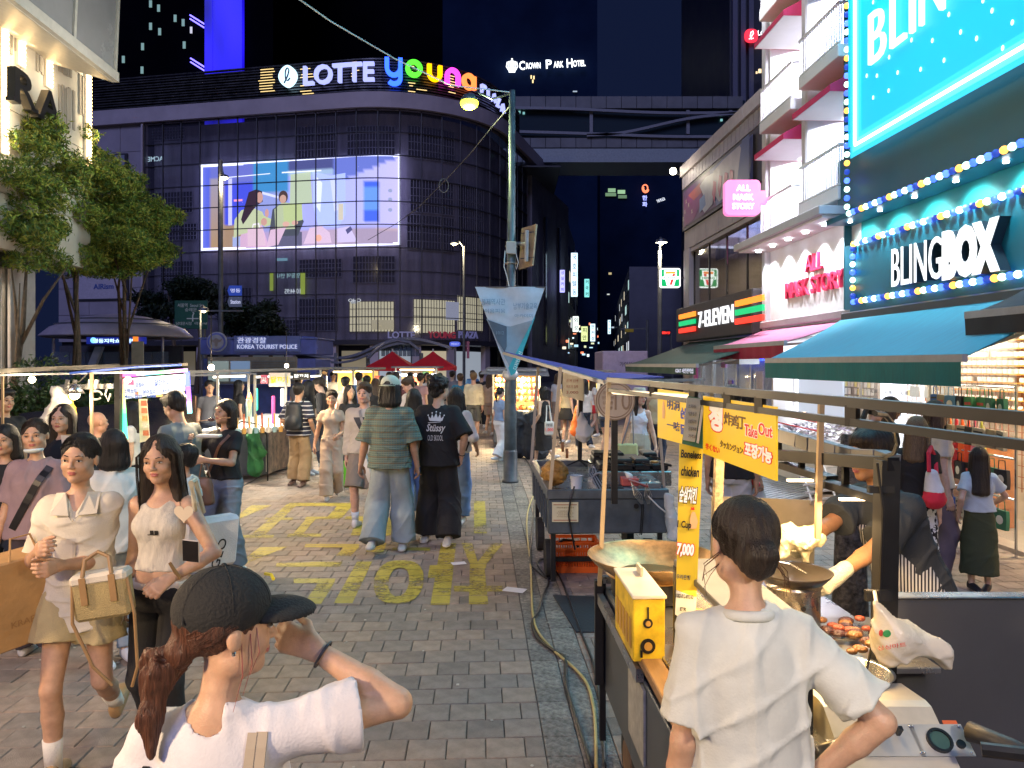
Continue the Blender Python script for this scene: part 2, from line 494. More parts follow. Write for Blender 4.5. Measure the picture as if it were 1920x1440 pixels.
def rotm(yaw=0,pitch=0,roll=0):
 """yaw about z, pitch about x (positive looks down for a figure facing -y), roll about y"""
 a,b,c=yaw,pitch,roll
 Rz=nA([[cos(a),-sin(a),0],[sin(a),cos(a),0],[0,0,1]])
 Rx=nA([[1,0,0],[0,cos(b),-sin(b)],[0,sin(b),cos(b)]])
 Ry=nA([[cos(c),0,sin(c)],[0,1,0],[-sin(c),0,cos(c)]])
 return Rz@Rx@Ry
def ik(a,t,l1,l2,hint):
 a=np.asarray(a,float);t=np.asarray(t,float);d=t-a;L=np.linalg.norm(d);mx=(l1+l2)*.995
 if L>mx:t=a+d/L*mx;d=t-a;L=mx
 x=(l1*l1-l2*l2+L*L)/(2*L);hgt=sqrt(max(l1*l1-x*x,0));u=d/L
 hint=np.asarray(hint,float);hh=hint-u*(hint@u);n=np.linalg.norm(hh)
 hh=hh/n if n>1e-6 else V3(0,1,0)
 return a+u*x+hh*hgt,t
NP=[0]
def skin_mat(c):
 k='skin_%02d_%02d_%02d'%tuple(int(x*100)for x in c)
 return mat(k,c,.48,vs=25,bump=.12,bs=220,sub=.12)
def hand_prims(w,d,n,s,side,curl=.5,fine=True,thumb=.6,spread=1.):
 """w wrist, d direction of the palm, n palm-facing direction, side +1/-1: where the thumb is along (d x n)"""
 d=unit(d);n=unit(np.asarray(n,float)-d*(np.asarray(n,float)@d));t=unit(np.cross(d,n))*side
 o=[]
 for i,q in eN((-.026,-.009,.009,.026)):
  o.append(Cone(w+t*q*.55*s,w+d*.082*s*(1-.04*abs(i-2))+t*q*s*spread,.0145*s,.0125*s,k=.014*s))
 ln=(.06,.072,.078,.07)
 for i,q in eN((-.028,-.0095,.0095,.0275)):
  p=w+d*(.082-.006*(i==0))*s+t*q*s*spread
  a=curl*(.9+.12*(3-i));dirv=d
  segs=(.45,.31,.24);rr=(.0092,.0082,.0074,.0066);ang=0
  for j in rAn(3):
   ang+=a*(.75 if j==0 else .95)
   dv=d*cos(ang)+n*sin(ang)+t*q*1.5*(spread-.6)
   p2=p+unit(dv)*ln[i]*segs[j]*s
   o.append(Cone(p,p2,rr[j]*s,rr[j+1]*s,k=.005*s if j else .009*s));p=p2
 b=w+d*.02*s+t*.022*s;m1=b+unit(d*.6+t*.75*thumb+n*.45)*.042*s;m2=m1+unit(d*.9+t*.25*thumb+n*(.3+.3*curl))*.034*s;m3=m2+unit(d*.9+n*.5*curl)*.026*s
 o+=[Cone(b,m1,.015*s,.0115*s,k=.014*s),Cone(m1,m2,.0112*s,.0095*s,k=.005*s),Cone(m2,m3,.0095*s,.0078*s,k=.004*s)]
 return o
def head_prims(c,Rm,s,fine=True,male=False):
 T=lambda x,y,z:c+Rm@(V3(x,y,z)*s)
 def E(x,y,z,a,b,d,k=.02,op='u'):return Ell(T(x,y,z),V3(a,b,d)*s,Rm,k*s,op)
 o=[E(0,.014,.03,.073,.09,.086),E(0,-.026,-.026,.056 if not male else .059,.06,.078,.035),E(0,-.062,-.088,.022,.02,.018,.03)]
 if fine:
  for q in(-1,1):
   o+=[E(q*.034,-.06,-.03,.022,.02,.02,.02),E(q*.046,-.008,-.066,.016,.03,.022,.03)]
   o+=[E(q*.031,-.095,.003,.017,.013,.0095,.014,'s')]
  o+=[Cone(T(-.034,-.079,.022),T(.034,-.079,.022),.009*s,.009*s,k=.016*s)]
  o+=[Cone(T(0,-.084,.01),T(0,-.1035,-.024),.006*s,.0095*s,k=.01*s),E(-.0095,-.094,-.029,.0075,.009,.006,.007),E(.0095,-.094,-.029,.0075,.009,.006,.007)]
  o+=[E(0,-.0855,-.0515,.021,.01,.0048,.005),E(0,-.085,-.0605,.018,.01,.0055,.005),E(0,-.102,-.0562,.019,.012,.0016,.003,'s')]
 else:
  o+=[Cone(T(0,-.084,.008),T(0,-.102,-.026),.008*s,.012*s,k=.014*s),E(0,-.086,-.056,.02,.01,.01,.012)]
  for q in(-1,1):o+=[E(q*.031,-.098,.003,.018,.016,.011,.016,'s')]
 for q in(-1,1):o+=[E(q*.074,.006,-.006,.009,.017,.028,.008)]
 return o
HAIRCOL={'black':(.01,.009,.01),'dark':(.022,.014,.01),'brown':(.055,.03,.018),'auburn':(.085,.032,.018),'grey':(.2,.19,.18),'fair':(.16,.1,.05)}
def hair_mat(c):
 m=mat('hair_'+c,HAIRCOL[c],.46,var=.45,vs=80,stretch=(3,3,.16),bump=.5,bs=110,spec=.4)
 return m
def hair_disp(c,s,amp=.003):
 def fn(X,Y,Z):
  x,y=X-c[0],Y-c[1];a=np.arctan2(x,y+.0001)
  return amp*s*(np.sin(a*26+np.sin(Z*18/s)*1.4)+.7*np.sin(a*47+Z*22+1.3)+.5*np.sin(x*160/s+Z*35))
 return fn
def hair_prims(style,c,Rm,s,dn):
 """dn: function giving a hanging point; c head centre"""
 T=lambda x,y,z:c+Rm@(V3(x,y,z)*s)
 def E(x,y,z,a,b,d,k=.02,op='u'):return Ell(T(x,y,z),V3(a,b,d)*s,Rm,k*s,op)
 def C(a,b,ra,rb,k=.02):return Cone(T(*a),T(*b),ra*s,rb*s,k=k*s)
 cap=[E(0,.018,.036,.0825,.1,.0905)];fhi=[E(0,-.12,-.004,.064,.068,.104,.012,'s')]
 face=[E(0,-.112,-.026,.062,.068,.1,.01,'s')]
 ears=[E(q*.082,-.02,-.05,.022,.035,.055,.012,'s')for q in(-1,1)]
 nape=[E(0,-.03,-.12,.12,.125,.065,.02,'s')]
 if style=='short':return cap+[E(0,.03,.06,.085,.095,.072,.03),E(.02,-.05,.088,.055,.045,.03,.03),E(0,.065,-.02,.062,.035,.05,.02)]+face+ears+nape
 if style=='curly':
  rr=np.random.RandomState(4);o=cap+[E(0,.03,.06,.092,.1,.078,.03)]
  for _ in rAn(46):
   v=unit(rr.normal(size=3));v=v*V3(.09,.1,.09)+V3(0,.028,.045)
   if v[1]<-.05 and v[2]<.06:continue
   if v[2]<-.035:continue
   o.append(E(*v,.021,.021,.019,.008))
  return o+[E(0,.075,-.05,.055,.03,.045,.03)]+face+ears
 if style=='balding':return[E(0,.03,-.005,.078,.085,.055,.02)]+[E(0,-.06,0.,.09,.075,.09,.02,'s')]+ears+nape
 if style=='bob':return cap+[C((-.058,.015,.02),(-.078,.02,-.12),.04,.034),C((.058,.015,.02),(.078,.02,-.12),.04,.034),C((0,.05,0),(0,.06,-.12),.06,.055,.04),C((-.04,.045,0),(-.05,.055,-.125),.045,.045,.03),C((.04,.045,0),(.05,.055,-.125),.045,.045,.03)]+face
 if style in('long','longer'):
  q=-.26 if style=='long' else-.38
  return cap+[C((-.06,.005,.02),(-.082,-.005,q*.55),.036,.034),C((-.082,-.005,q*.55),(-.088,-.02,q),.034,.02),C((.06,.005,.02),(.082,-.005,q*.55),.036,.034),C((.082,-.005,q*.55),(.088,-.015,q),.034,.02),C((0,.05,0),(0,.085,q),.06,.045,.04),C((-.045,.045,0),(-.055,.07,q),.045,.035,.03),C((.045,.045,0),(.055,.07,q),.045,.035,.03)]+fhi+[E(0,-.085,.1,.012,.05,.03,.02,'s')]
 if style=='tied':
  return[E(0,.018,.034,.0805,.1,.0905),E(0,.1,-.035,.036,.03,.036,.02)]+fhi+ears+[E(0,-.02,-.12,.12,.12,.06,.02,'s')]
 if style=='pony':
  return[E(0,.018,.034,.0805,.1,.0905),E(0,.11,.012,.022,.022,.022,.01),C((0,.115,.015),(0,.14,-.1),.024,.026,.01),C((0,.14,-.1),(0,.125,-.2),.026,.008,.01)]+fhi+ears+[E(0,-.02,-.12,.12,.12,.06,.02,'s')]
 if style=='bun':
  return[E(0,.02,.036,.083,.098,.09),E(0.,.085,-.035,.045,.05,.05,.035),E(0,.118,-.02,.04,.028,.034,.012)]+face+ears+[E(0,-.03,-.13,.12,.12,.055,.02,'s')]
 return cap+face
class Fig:pass
def person(label,at,H=1.68,yaw=0.,lod=1,male=False,build=1.,group=None,skin=(.46,.27,.175),lean=0.,twist=0.,hl=None,hr=None,el=None,er=None,fl=None,fr=None,fyl=0.,fyr=0.,kl=None,kr=None,head=(0,0,0),pelvis=None,hair='short',hcl='black',top=None,btm=None,sho=(.6,.6,.6),sole=(.75,.75,.75),curl=.45,curl_l=None,curl_r=None,nl=None,nr=None,dl=None,dr=None,socks=None,hat=None,seed=0,hs=1.05,barefoot=False,fam=None,hands=(1,1),beard=False,roll=0.):
 """a figure facing -y (towards the viewer) when yaw = 0; l = its left hand side (+x)"""
 s=H/1.7
 h={0:.0065,1:.009,2:.013,3:.019}[lod]
 NP[0]+=3;seed=NP[0]
 root=thing('person',label,'person',(at[0],at[1],0),yaw,group)
 M=WM[root.name]
 sw=(.16 if male else .131)*build;hip=.078
 wf=(1. if male else .93)*build
 pel=V3(*(pelvis or(0,0,.93)))*s
 Rt=rotm(twist,lean,roll)
 U=Rt@V3(0,0,1)
 T=lambda x,y,z:pel+Rt@(V3(x,y,z)*s)
 shl,shr=T(sw,.005,.428),T(-sw,.005,.428)
 neck=T(0,.012,.5);Rh=rotm(*head);hc=neck+(U*.055+Rh@V3(0,-.022,.115))*s*1.;hS=s*hs
 arms={}
 for side,sh,tgt,hint in(('l',shl,hl,el),('r',shr,hr,er)):
  q=1 if side=='l' else-1
  t=V3(*tgt)*s if tgt is not None else V3(q*(sw+.055),-.01,.835)*s
  e,w=ik(sh,t,.285*s,.245*s,V3(*hint)if hint is not None else V3(q*.35,1,-.1))
  arms[side]=(sh,e,w)
 legs={}
 for side,tgt,hint in(('l',fl,kl),('r',fr,kr)):
  q=1 if side=='l' else-1
  Rp=rotm(twist*.3,0,0)
  hp=pel+Rp@(V3(q*hip,0,-.035)*s)
  t=V3(*(tgt or(q*.085,0,0)))*s+V3(0,.02*s,.075*s)
  k,a=ik(hp,t,.425*s,.415*s,V3(*hint)if hint is not None else V3(q*.08,-1,0))
  legs[side]=(hp,k,a)
 b=[]
 zt=[-.09,0,.1,.2,.34,.43,.49]
 wt=[.1,.156 if not male else .148,.14,.118 if not male else .132,.138 if not male else .156,.112,.05];dt=[.09,.112,.1,.088,.105,.08,.045]
 shk=.94 if(top and top.get('kind')!='tank')else .975
 tw=[x*s*wf*shk for x in wt];td=[x*s*build*shk for x in dt]
 b.append(Stack(pel,Rt,nA(zt)*s,tw,td,k=.03*s,rd=.04*s))
 for sh in(shl,shr):b.append(Cone(T(0,.015,.478),sh,.036*s,.042*s*wf,k=.04*s))
 b.append(Cone(T(0,.018,.46),neck+(hc-neck)*.55,.054*s*(1.08 if male else .84),.046*s*(1.12 if male else .85),k=.02*s))
 fm=0. if male else 1.
 for side in 'lr':
  sh,e,w=arms[side]
  b+=[Cone(sh,e,.05*s*wf,.037*s*wf,k=.03*s),Cone(e,e+(w-e)*.35,.038*s*wf,.039*s*wf,k=.01*s),Cone(e+(w-e)*.35,w,.038*s*wf,.0245*s*wf,k=.01*s)]
  hp,k,a=legs[side]
  b+=[Cone(hp,k,.082*s*wf,.052*s*wf,k=.03*s),Cone(k,k+(a-k)*.35+V3(0,.012*s,0),.05*s*wf,.053*s*wf,k=.015*s),Cone(k+(a-k)*.35+V3(0,.012*s,0),a,.052*s*wf,.033*s,k=.015*s),Cone(a,a+V3(0,0,-.03*s),.034*s,.034*s,k=.01*s)]
 fine_boxes=[]
 hp_all=head_prims(hc,Rh,hS,fine=lod<=1,male=male)
 b+=hp_all
 hinfo={}
 for side,cu,nn,dd,on in(('l',curl_l,nl,dl,hands[0]),('r',curl_r,nr,dr,hands[1])):
  sh,e,w=arms[side];q=1 if side=='l' else-1
  d=V3(*dd)if dd is not None else unit(w-e)+V3(0,-.15,-.15)
  n=V3(*nn)if nn is not None else V3(-q*1.,.15,0)
  d=unit(d);nn_=unit(n-d*(n@d));
  tdir=np.cross(d,nn_);sgn=1 if(tdir@V3(0,-1,.3))>0 else-1
  hinfo[side]=(w,d,nn_)
  if not on:continue
  if lod<=2:
   hpz=hand_prims(w,d,n,s,sgn,curl if cu is None else cu)
   b+=hpz;lo=np.min([p.lo for p in hpz],0)-.008;hi=np.max([p.hi for p in hpz],0)+.008
   fine_boxes.append((lo,hi,{0:.0042,1:.005,2:.0075}[lod]))
  else:b+=[Ell(w+d*.06*s,V3(.03,.03,.06)*s,None,.02),Cone(w,w+d*.15*s,.022*s,.013*s,k=.02)]
 ex=.135*hS
 fine_boxes.append((hc-V3(ex*.75,ex,ex*.95),hc+V3(ex*.75,ex,ex),{0:.004,1:.005,2:.0078,3:.012}[lod]))
 lo=np.min([p.lo for p in b],0);hi=np.max([p.hi for p in b],0)
 V,Q=solid(b,h,lo=lo,hi=hi)
 cen=V[Q].mean(1);keep=np.ones(len(Q),bool)
 for(a1,b1,hh)in fine_boxes:keep&=~((cen>a1+h*.6)&(cen<b1-h*.6)).all(1)
 Vs,Qs,n=[V],[Q[keep]],len(V)
 for(a1,b1,hh)in fine_boxes:
  f,l=field(b,a1+2*hh,b1-2*hh,hh)
  v2,q2=nets(f,l,hh);Vs.append(v2);Qs.append(q2+n);n+=len(v2)
 V=np.concatenate(Vs);Q=np.concatenate(Qs)
 sm=skin_mat(skin);lipm=mat('lips',(.42,.13,.11),.4,var=.05)
 cen=V[Q].mean(1);loc=(cen-hc)@Rh/hS
 mi=((np.abs(loc[:,0])<.0215-(np.abs(loc[:,2]+.0565)*.9))&(loc[:,1]<-.08)&(loc[:,1]>-.105)&(np.abs(loc[:,2]+.0565)<.0085)).astype(int)if lod<=1 else np.zeros(len(Q),int)
 body=bake('body',V,Q,[sm,lipm],root,M,True,mi)
 fig=Fig();fig.root=root;fig.M=M;fig.s=s;fig.arms=arms;fig.legs=legs;fig.hc=hc;fig.Rh=Rh;fig.T=T;fig.Rt=Rt;fig.h=h;fig.hinfo=hinfo;fig.hS=hS;fig.parts={};fig.wf=wf;fig.pel=pel;fig.lod=lod
 TH=lambda x,y,z:hc+Rh@(V3(x,y,z)*hS)
 if lod<=2:
  for q in(-1,1):
   mb=MB();
   me_=[mat('eye_white',(.62,.58,.55),.25,var=0),mat('iris',(.014,.008,.006),.15,var=0)]
   c0=TH(q*.0305,-.0835,.0015)
   for(wd,hh_,dp,cur,yo)in((.013,.0044,.0056,0,0.),(.0062,.0045,.0062,1,-.0022)):
    mb.cur=cur
    t=MB();t.ball((0,0,0),1,8,6)
    vv=nA(t.v)*V3(wd,dp,hh_)*hS;vv=vv@Rh.T+c0+Rh@(V3(0,yo,0)*hS)
    mb.add(vv,t.f)
   mb.bd('eye',me_,root,M,True)
   if lod<=1:
    org('eyelid',[Cone(TH(q*.0165,-.0885,.0035),TH(q*.03,-.0915,.0082),.0012*hS,.0016*hS,k=.003),Cone(TH(q*.03,-.0915,.0082),TH(q*.0455,-.0825,.004),.0016*hS,.0012*hS,k=.003)],.0012 if lod==0 else .0014,mat('lash',(.015,.01,.008),.6,var=0),root,M=M)if lod==0 else tU([TH(q*.0165,-.0885,.0035),TH(q*.03,-.0915,.0082),TH(q*.0455,-.0825,.004)],.0016*hS,5).bd('eyelid',mat('lash',(.015,.01,.008),.6,var=0),root,M)
   tU([TH(q*.0145,-.0895,.0225),TH(q*.03,-.0895,.0275),TH(q*.048,-.0765,.0215)],[.0022*hS,.0028*hS,.0012*hS],5).bd('eyebrow',hair_mat(hcl if hcl in('brown','fair')else 'black'),root,M,True)
 if hair:
  hp_=hair_prims(hair,hc,Rh,hS,None)
  o=org('hair',hp_,{0:.0045,1:.006,2:.009,3:.013}[lod],hair_mat(hcl),root,hair_disp(hc,hS,.0012 if lod<2 else .0008),M)
  fig.parts['hair']=o
  if lod<2 and hair in('tied','bun','pony','bob','long','longer'):
   rs=np.random.RandomState(seed);mb=MB();q={'bob':-.12,'long':-.25,'longer':-.37}.get(hair)
   for i in rAn(260 if lod==0 else 90):
    x=rs.choice((-1,1));g_=[]
    if q is None:
     a0=V3(x*rs.uniform(0,.07),-.07+.05*rs.rand()**2,.065+.05*rs.rand());e=V3(rs.normal()*.012,.112,{'tied':-.035,'bun':-.02,'pony':.012}[hair]+rs.normal()*.012)
     for t in(0,.2,.4,.6,.8,1):v=(a0*(1-t)+e*t-V3(0,.018,.034));v[0]+=x*.06*sin(t*3.1);v=v/np.linalg.norm(v/V3(.0835,.1025,.0925))*(1+rs.rand()*.012);g_.append(TH(*(v+V3(0,.018,.034))))
    else:
     y=-.065+.17*rs.rand();w_=.084+.006*rs.rand();z=q*(.75+.3*rs.rand())
     for u in((.006,.126-abs(y-.02)*.5),(.055,.095-abs(y-.02)*.45),(w_,.03),(w_+.006,-.06),(w_+.01+.008*rs.rand(),z)):g_.append(TH(x*u[0]*(1 if y<.06 else .75),y+.012*(1-u[1]*6>1.5),u[1]))
    mb.tube(g_,[.0011*hS]*(len(g_)-1)+[.0004],3,False)
   mb.bd('hair_strands',hair_mat(hcl),root,M)['kind']='stuff'
 if beard and lod<=2:
  org('beard',[Ell(TH(0,-.045,-.075),V3(.055,.052,.045)*hS,Rh,.01),Ell(TH(0,-.1,-.055),V3(.026,.03,.014)*hS,Rh,.006,'s')],.006,hair_mat('brown'),root,M=M)
 if hat:hat(fig,root,M,TH,hS)
 fa=fam if fam is not None else{0:.014,1:.013,2:.011,3:.006}[lod]
 if top:
  k=top.get('kind','tee');ease=top.get('ease',.014)*s;hem=top.get('hem',-.02);m=top['m']
  hw=top.get('hemw',1.06);zz=[hem,.02,.1,.2,.34,.43,.485]
  zz=[max(z,hem+.004*i)for i,z in eN(zz)]
  w0=np.interp(zz,zt,wt);d0=np.interp(zz,zt,dt)
  if top.get('loose',0):
   L_=top['loose'];w0[:4]=w0[:4]*(1-L_)+L_*max(w0[4],w0[1])*1.02;d0[:4]=d0[:4]*(1-L_)+L_*d0[4]*1.05
  w0=np.where(nA(zz)<.06,np.maximum(w0,.166),w0)if hem<.04 else w0
  w1=w0*s*wf+ease;d1=d0*s*build+ease*.9;w1[0]*=hw;d1[0]*=hw
  w1[-1]=.052*s+ease*.3;d1[-1]=.05*s+ease*.3
  g=[Stack(pel,Rt,nA(zz)*s,w1,d1,k=.03*s,rd=.012*s)]
  if not male:
   bu=top.get('bust',1);[g.append(Ell(T(q*.062,-.068+.03*(1-bu),.335),V3(.058,.045,.055)*s,Rt,.045*s))for q in(-1,1)]
  sl=top.get('slv',.55)
  if k!='tank':
   for sh in(shl,shr):g.append(Cone(T(0,.012,.47),sh,.042*s,.046*s*wf+ease*.45,k=.04*s))
   for side in 'lr':
    sh,e,w=arms[side];sr=top.get('sr',1.)
    if sl<=1.:
     en=sh+(e-sh)*sl;dv=unit(e-sh)
     g.append(Cut(Cone(sh,sh+(e-sh)*(sl+.25),.048*s*wf+ease*.5,(.05*s*wf+ease*.9)*sr,k=.035*s),[Plane(en,dv)]))
    else:
     en=e+(w-e)*(sl-1);dv=unit(w-e)
     g.append(Cone(sh,e,.054*s*wf+ease*.5,.044*s*wf+ease*.6*sr,k=.035*s))
     g.append(Cut(Cone(e,e+(w-e)*(sl-.85),.044*s*wf+ease*.6*sr,.036*s*wf+ease*.6*sr,k=.02*s),[Plane(en,dv)]))
  else:
   for q in(-1,1):g.append(Cone(T(q*.072,-.035,.42),T(q*.078,.02,.487),.022*s,.02*s,k=.02*s))
   for q,sh in((1,shl),(-1,shr)):g.append(Ell(sh+Rt@V3(q*.03*s,0,-.02*s),V3(.052,.14,.085)*s,Rt,.01,'s'))
  no=top.get('neck',.054);nd=top.get('vneck',0)
  if k=='tank':g.append(Ell(T(0,-.02,.5),V3(.072,.105,.085 if not nd else .11)*s,Rt,.01,'s'))
  else:
   g.append(Cone(T(0,.012,.47),T(0,-.005,.58),no*s,(no+.012)*s,k=.008,op='s'))
   if nd:g.append(Cone(T(0,-.1,.4),T(0,-.05,.52),.006*s,.055*s,k=.01,op='s'))
  g.extend(top.get('extra',lambda f:[])(fig))
  hsh={0:.006,1:.008,2:.0115,3:.018}[lod]
  o=org('shirt',g,hsh,m,root,folds(seed+1,fa,(26,15)if lod==0 else(18,11)),M)
  fig.parts['shirt']=o
  if top.get('collar'):
   pts=[T(.062*cos(a),.012+.062*sin(a),.492+.012*sin(a))for a in nL(-1.1,4.24,12)]
   tU(pts,.013*s,6).bd('collar',m,root,M,True)
 if btm:
  k=btm.get('kind','trousers');m=btm['m'];ez=btm.get('ease',.012)*s;wl=btm.get('wide',0.)*s;hz=btm.get('hem',.04)*s;hi_=btm.get('wst',.1)
  if top and top.get('hem',-.02)<.06:hi_=min(hi_,max(top.get('hem',-.02),-.085)+.05)
  Rb=rotm(twist*.4,lean*.3,0)
  zz=nA(sorted([-.1,-.06,min(-.01,hi_-.01),hi_]))*s
  g=[]
  if k in('trousers','shorts','apron'):
   w1=[.135*s*wf+ez,.158*s*wf+ez,.158*s*wf+ez,(.152 if hi_<.06 else .134)*s*wf+ez];d1=[.095*s*build+ez,.113*s*build+ez,.11*s*build+ez,.098*s*build+ez]
   g.append(Stack(pel,Rb,zz,w1,d1,k=.03*s,rd=.015*s))
   for side in 'lr':
    hp,kn,an=legs[side]
    g.append(Cone(hp+V3(0,0,-.01*s),kn,(.078 if hi_>.06 else .072)*s*wf+ez+wl*.3,.058*s*wf+ez+wl*.7,k=.02*s))
    if k=='shorts' and btm.get('to',.8)<=1:
     g.pop();to=btm.get('to',.75);en=hp+(kn-hp)*to
     g.append(Cut(Cone(hp+V3(0,0,-.01*s),hp+(kn-hp)*(to+.2),.088*s*wf+ez+wl*.4,.07*s*wf+ez+wl,k=.02*s),[Plane(en,unit(kn-hp))]))
    else:
     mid=kn+(an-kn)*.4+V3(0,.012*s,0)
     g+=[Cone(kn,mid,.058*s*wf+ez+wl*.7,.056*s*wf+ez*.9+wl*.9,k=.02*s)]
     dv=unit(an-kn);en=an-dv*(hz-.02*s)if hz>.02 else an+V3(0,0,-.025*s)
     g+=[Cut(Cone(mid,an+dv*.05*s,.056*s*wf+ez*.9+wl*.9,.043*s+ez*.9+wl*1.25,k=.015*s),[Plane(en,dv)])]
  else:
   L_=btm.get('len',.45);fl_=btm.get('flare',.06)
   cx=(legs['l'][1]+legs['r'][1])/2-pel;
   z2=nA([-L_,-L_*.6,-.08,min(-.02,hi_-.02),hi_])*s
   g.append(Stack(pel,Rb,z2,[.155*s*wf+ez+fl_*s,.165*s*wf+ez+fl_*.6*s,.168*s*wf+ez,.155*s*wf+ez,.13*s*wf+ez],[.12*s+ez+fl_*s,.122*s+ez+fl_*.6*s,.118*s+ez,.112*s+ez,.092*s+ez],k=.03*s,rd=.012*s))
  o=org(btm.get('name',k if k!='apron' else 'trousers'),g,{0:.007,1:.0085,2:.012,3:.018}[lod],m,root,folds(seed+9,fa*(.8+btm.get('wide',0)*8)),M)
  fig.parts['bottom']=o
 for side,fy in(('l',fyl),('r',fyr)):
  hp,kn,an=legs[side];Rf=rotm(fy,0,0);bz=an-V3(0,0,.075*s)
  tgt=fl if side=='l' else fr
  lift=(tgt[2]if tgt else 0)
  if lift>.03:Rf=rotm(fy,min(1.,lift*3.2),0)
  Tf=lambda x,y,z:an+Rf@(V3(x,y,z)*s)
  if barefoot:pass
  if socks:
   tU([kn+(an-kn)*socks[1],kn+(an-kn)*(socks[1]*.5+.5),an],[.047*s,.043*s,.04*s],10).bd('sock',mat('sock_%d'%int(socks[0][0]*100),socks[0],.9,bump=.3,bs=120),root,M,True)
  g=[Stack(an,Rf@nA([[1,0,0],[0,0,1],[0,-1,0]]),nA([-.065,-.02,.06,.13,.178])*s,[.03*s,.037*s,.042*s,.043*s,.03*s],[.055*s,.055*s,.042*s,.028*s,.018*s],[.018*s,.018*s,.034*s,.046*s,.055*s],k=.01,rd=.03*s),Plane(Tf(0,0,-.074),Rf@V3(0,0,-1))]
  ms=mat('shoe_%02d%02d%02d'%tuple(int(c*99)for c in sho),sho,.5,bump=.1)
  mso=mat('sole_%02d'%int(sole[0]*99),sole,.6)
  zc=-.074+.022
  org('shoe',g,{0:.006,1:.007,2:.01,3:.014}[lod],[ms,mso],root,None,M,mfn=lambda C:(((C-an)@Rf)[:,2]<zc*s).astype(int))
 return fig
def decal(fig_part,V,Fs,m,parent,M_world,direction,name='print',off=.0035):
 """push flat artwork onto a surface: V world points, direction of projection"""
 dg=None
 me=fig_part.data;Wm=WM[fig_part.name]
 vs=[Wm@v.co for v in me.vertices];bv=BVHTree.FromPolygons(vs,[list(p.vertices)for p in me.polygons])
 d=Vector(direction).normalized();out=[]
 for v in V:
  o=Vector(v)-d*.6
  hit,nn,i,dist=bv.ray_cast(o,d,1.5)
  out.append((hit-d*off)if hit is not None else Vector(v))
 return bake(name,[tuple(q)for q in out],Fs,m,parent)
def tess(V,Fs,mx):
 bm=bmesh.new();vs=[bm.verts.new(v)for v in V]
 for f in Fs:
  try:bm.faces.new([vs[i]for i in f])
  except ValueError:pass
 bmesh.ops.triangulate(bm,faces=bm.faces[:])
 for _ in rAn(6):
  es=[e for e in bm.edges if e.calc_length()>mx]
  if not es:break
  bmesh.ops.subdivide_edges(bm,edges=es,cuts=1);bmesh.ops.triangulate(bm,faces=[f for f in bm.faces if len(f.verts)>3])
 bm.verts.ensure_lookup_table()
 for i,v in eN(bm.verts):v.index=i
 Vo=[tuple(v.co)for v in bm.verts];Fo=[[v.index for v in f.verts]for f in bm.faces];bm.free();return Vo,Fo
def tex_print(body,part,parent,M,w,h,m,direction,bold=0.,mx=.012,dx=0,dy=0,name='print',slant=0.):
 V,Fs,d=glyphs(body,bold,2);V=V.copy()
 ff=[f for f in Fs if all(V[i][2]>.4*d[2]for i in f)]
 V[:,0]*=w/d[0];V[:,1]*=h/d[1];V[:,2]=0
 V[:,0]+=V[:,1]*slant+dx;V[:,1]+=dy
 used=sorted({i for f in ff for i in f});mp={a:i for i,a in eN(used)}
 V2,F2=tess([tuple(V[i])for i in used],[[mp[i]for i in f]for f in ff],mx)
 return decal(part,[M@Vector(v)for v in V2],F2,m,parent,None,direction,name)
 # THE SETTING
m_sub=mat('sand_bed',(.075,.065,.055),.95,bump=.3)
g=bX(-160,160,-6,40,-.4,-.012).bd('ground',m_sub);tag(g,kind='structure')
m_asph=mat('asphalt',(.045,.045,.048),.75,var=.25,vs=1.5,bump=.4,bs=90)
o=bX(-160,160,40,160,-.4,-.02).bd('road',m_asph);tag(o,kind='structure')
o=bX(-12,60,160,420,-.4,-.02).bd('far_road',m_asph);tag(o,kind='structure')
o=bX(-60,3,55.5,60,-.02,.12,.02).bd('far_pavement',mat('concrete_slab',(.22,.21,.2),.8,bump=.2));tag(o,kind='structure')
# the paved street: every block is a piece
pv=thing('pavement',None,None);pv['kind']='structure'
def brickmat(name,col):
 m=mat(name,col,.62,var=.22,vs=9,bump=.55,bs=170)
 nt,b,L=nodes_of(m)
 inf=nN(nt,'ShaderNodeObjectInfo')
 return m
m_br=[brickmat('paver_mauve',(.31,.24,.195)),brickmat('paver_grey',(.265,.215,.185)),brickmat('paver_tan',(.35,.265,.21)),brickmat('paver_dark',(.225,.18,.155))]
m_gr=[mat('granite_a',(.27,.245,.21),.7,var=.45,vs=26,bump=1.,bs=55),mat('granite_b',(.2,.18,.16),.7,var=.45,vs=26,bump=1.,bs=55)]
def block_mesh(w,l,m,seed):
 r=RD(seed);b=MB();g_=.0025;t=[r.uniform(-.0012,.0012)for _ in rAn(4)]
 c=.004
 x0,x1,y0,y1=-w/2+g_,w/2-g_,-l/2+g_,l/2-g_
 v=[(x0,y0,-.03),(x1,y0,-.03),(x1,y1,-.03),(x0,y1,-.03),(x0,y0,-c),(x1,y0,-c),(x1,y1,-c),(x0,y1,-c),(x0+c,y0+c,t[0]),(x1-c,y0+c,t[1]),(x1-c,y1-c,t[2]),(x0+c,y1-c,t[3])]
 fs=[(0,1,5,4),(1,2,6,5),(2,3,7,6),(3,0,4,7),(4,5,9,8),(5,6,10,9),(6,7,11,10),(7,4,8,11),(8,9,10,11)]
 b.add(v,fs);me=bpy.data.meshes.new('paving_block');me.from_pydata(b.v,[],b.f);me.materials.append(m);return me
BW=.2
rr=RD(3)
protos=[block_mesh(.2,.2,m_br[i%4],i)for i in rAn(12)]
gpro=[block_mesh(.2,.2,m_gr[i%2],40+i)for i in rAn(4)]
cells=[]
PXW=.2
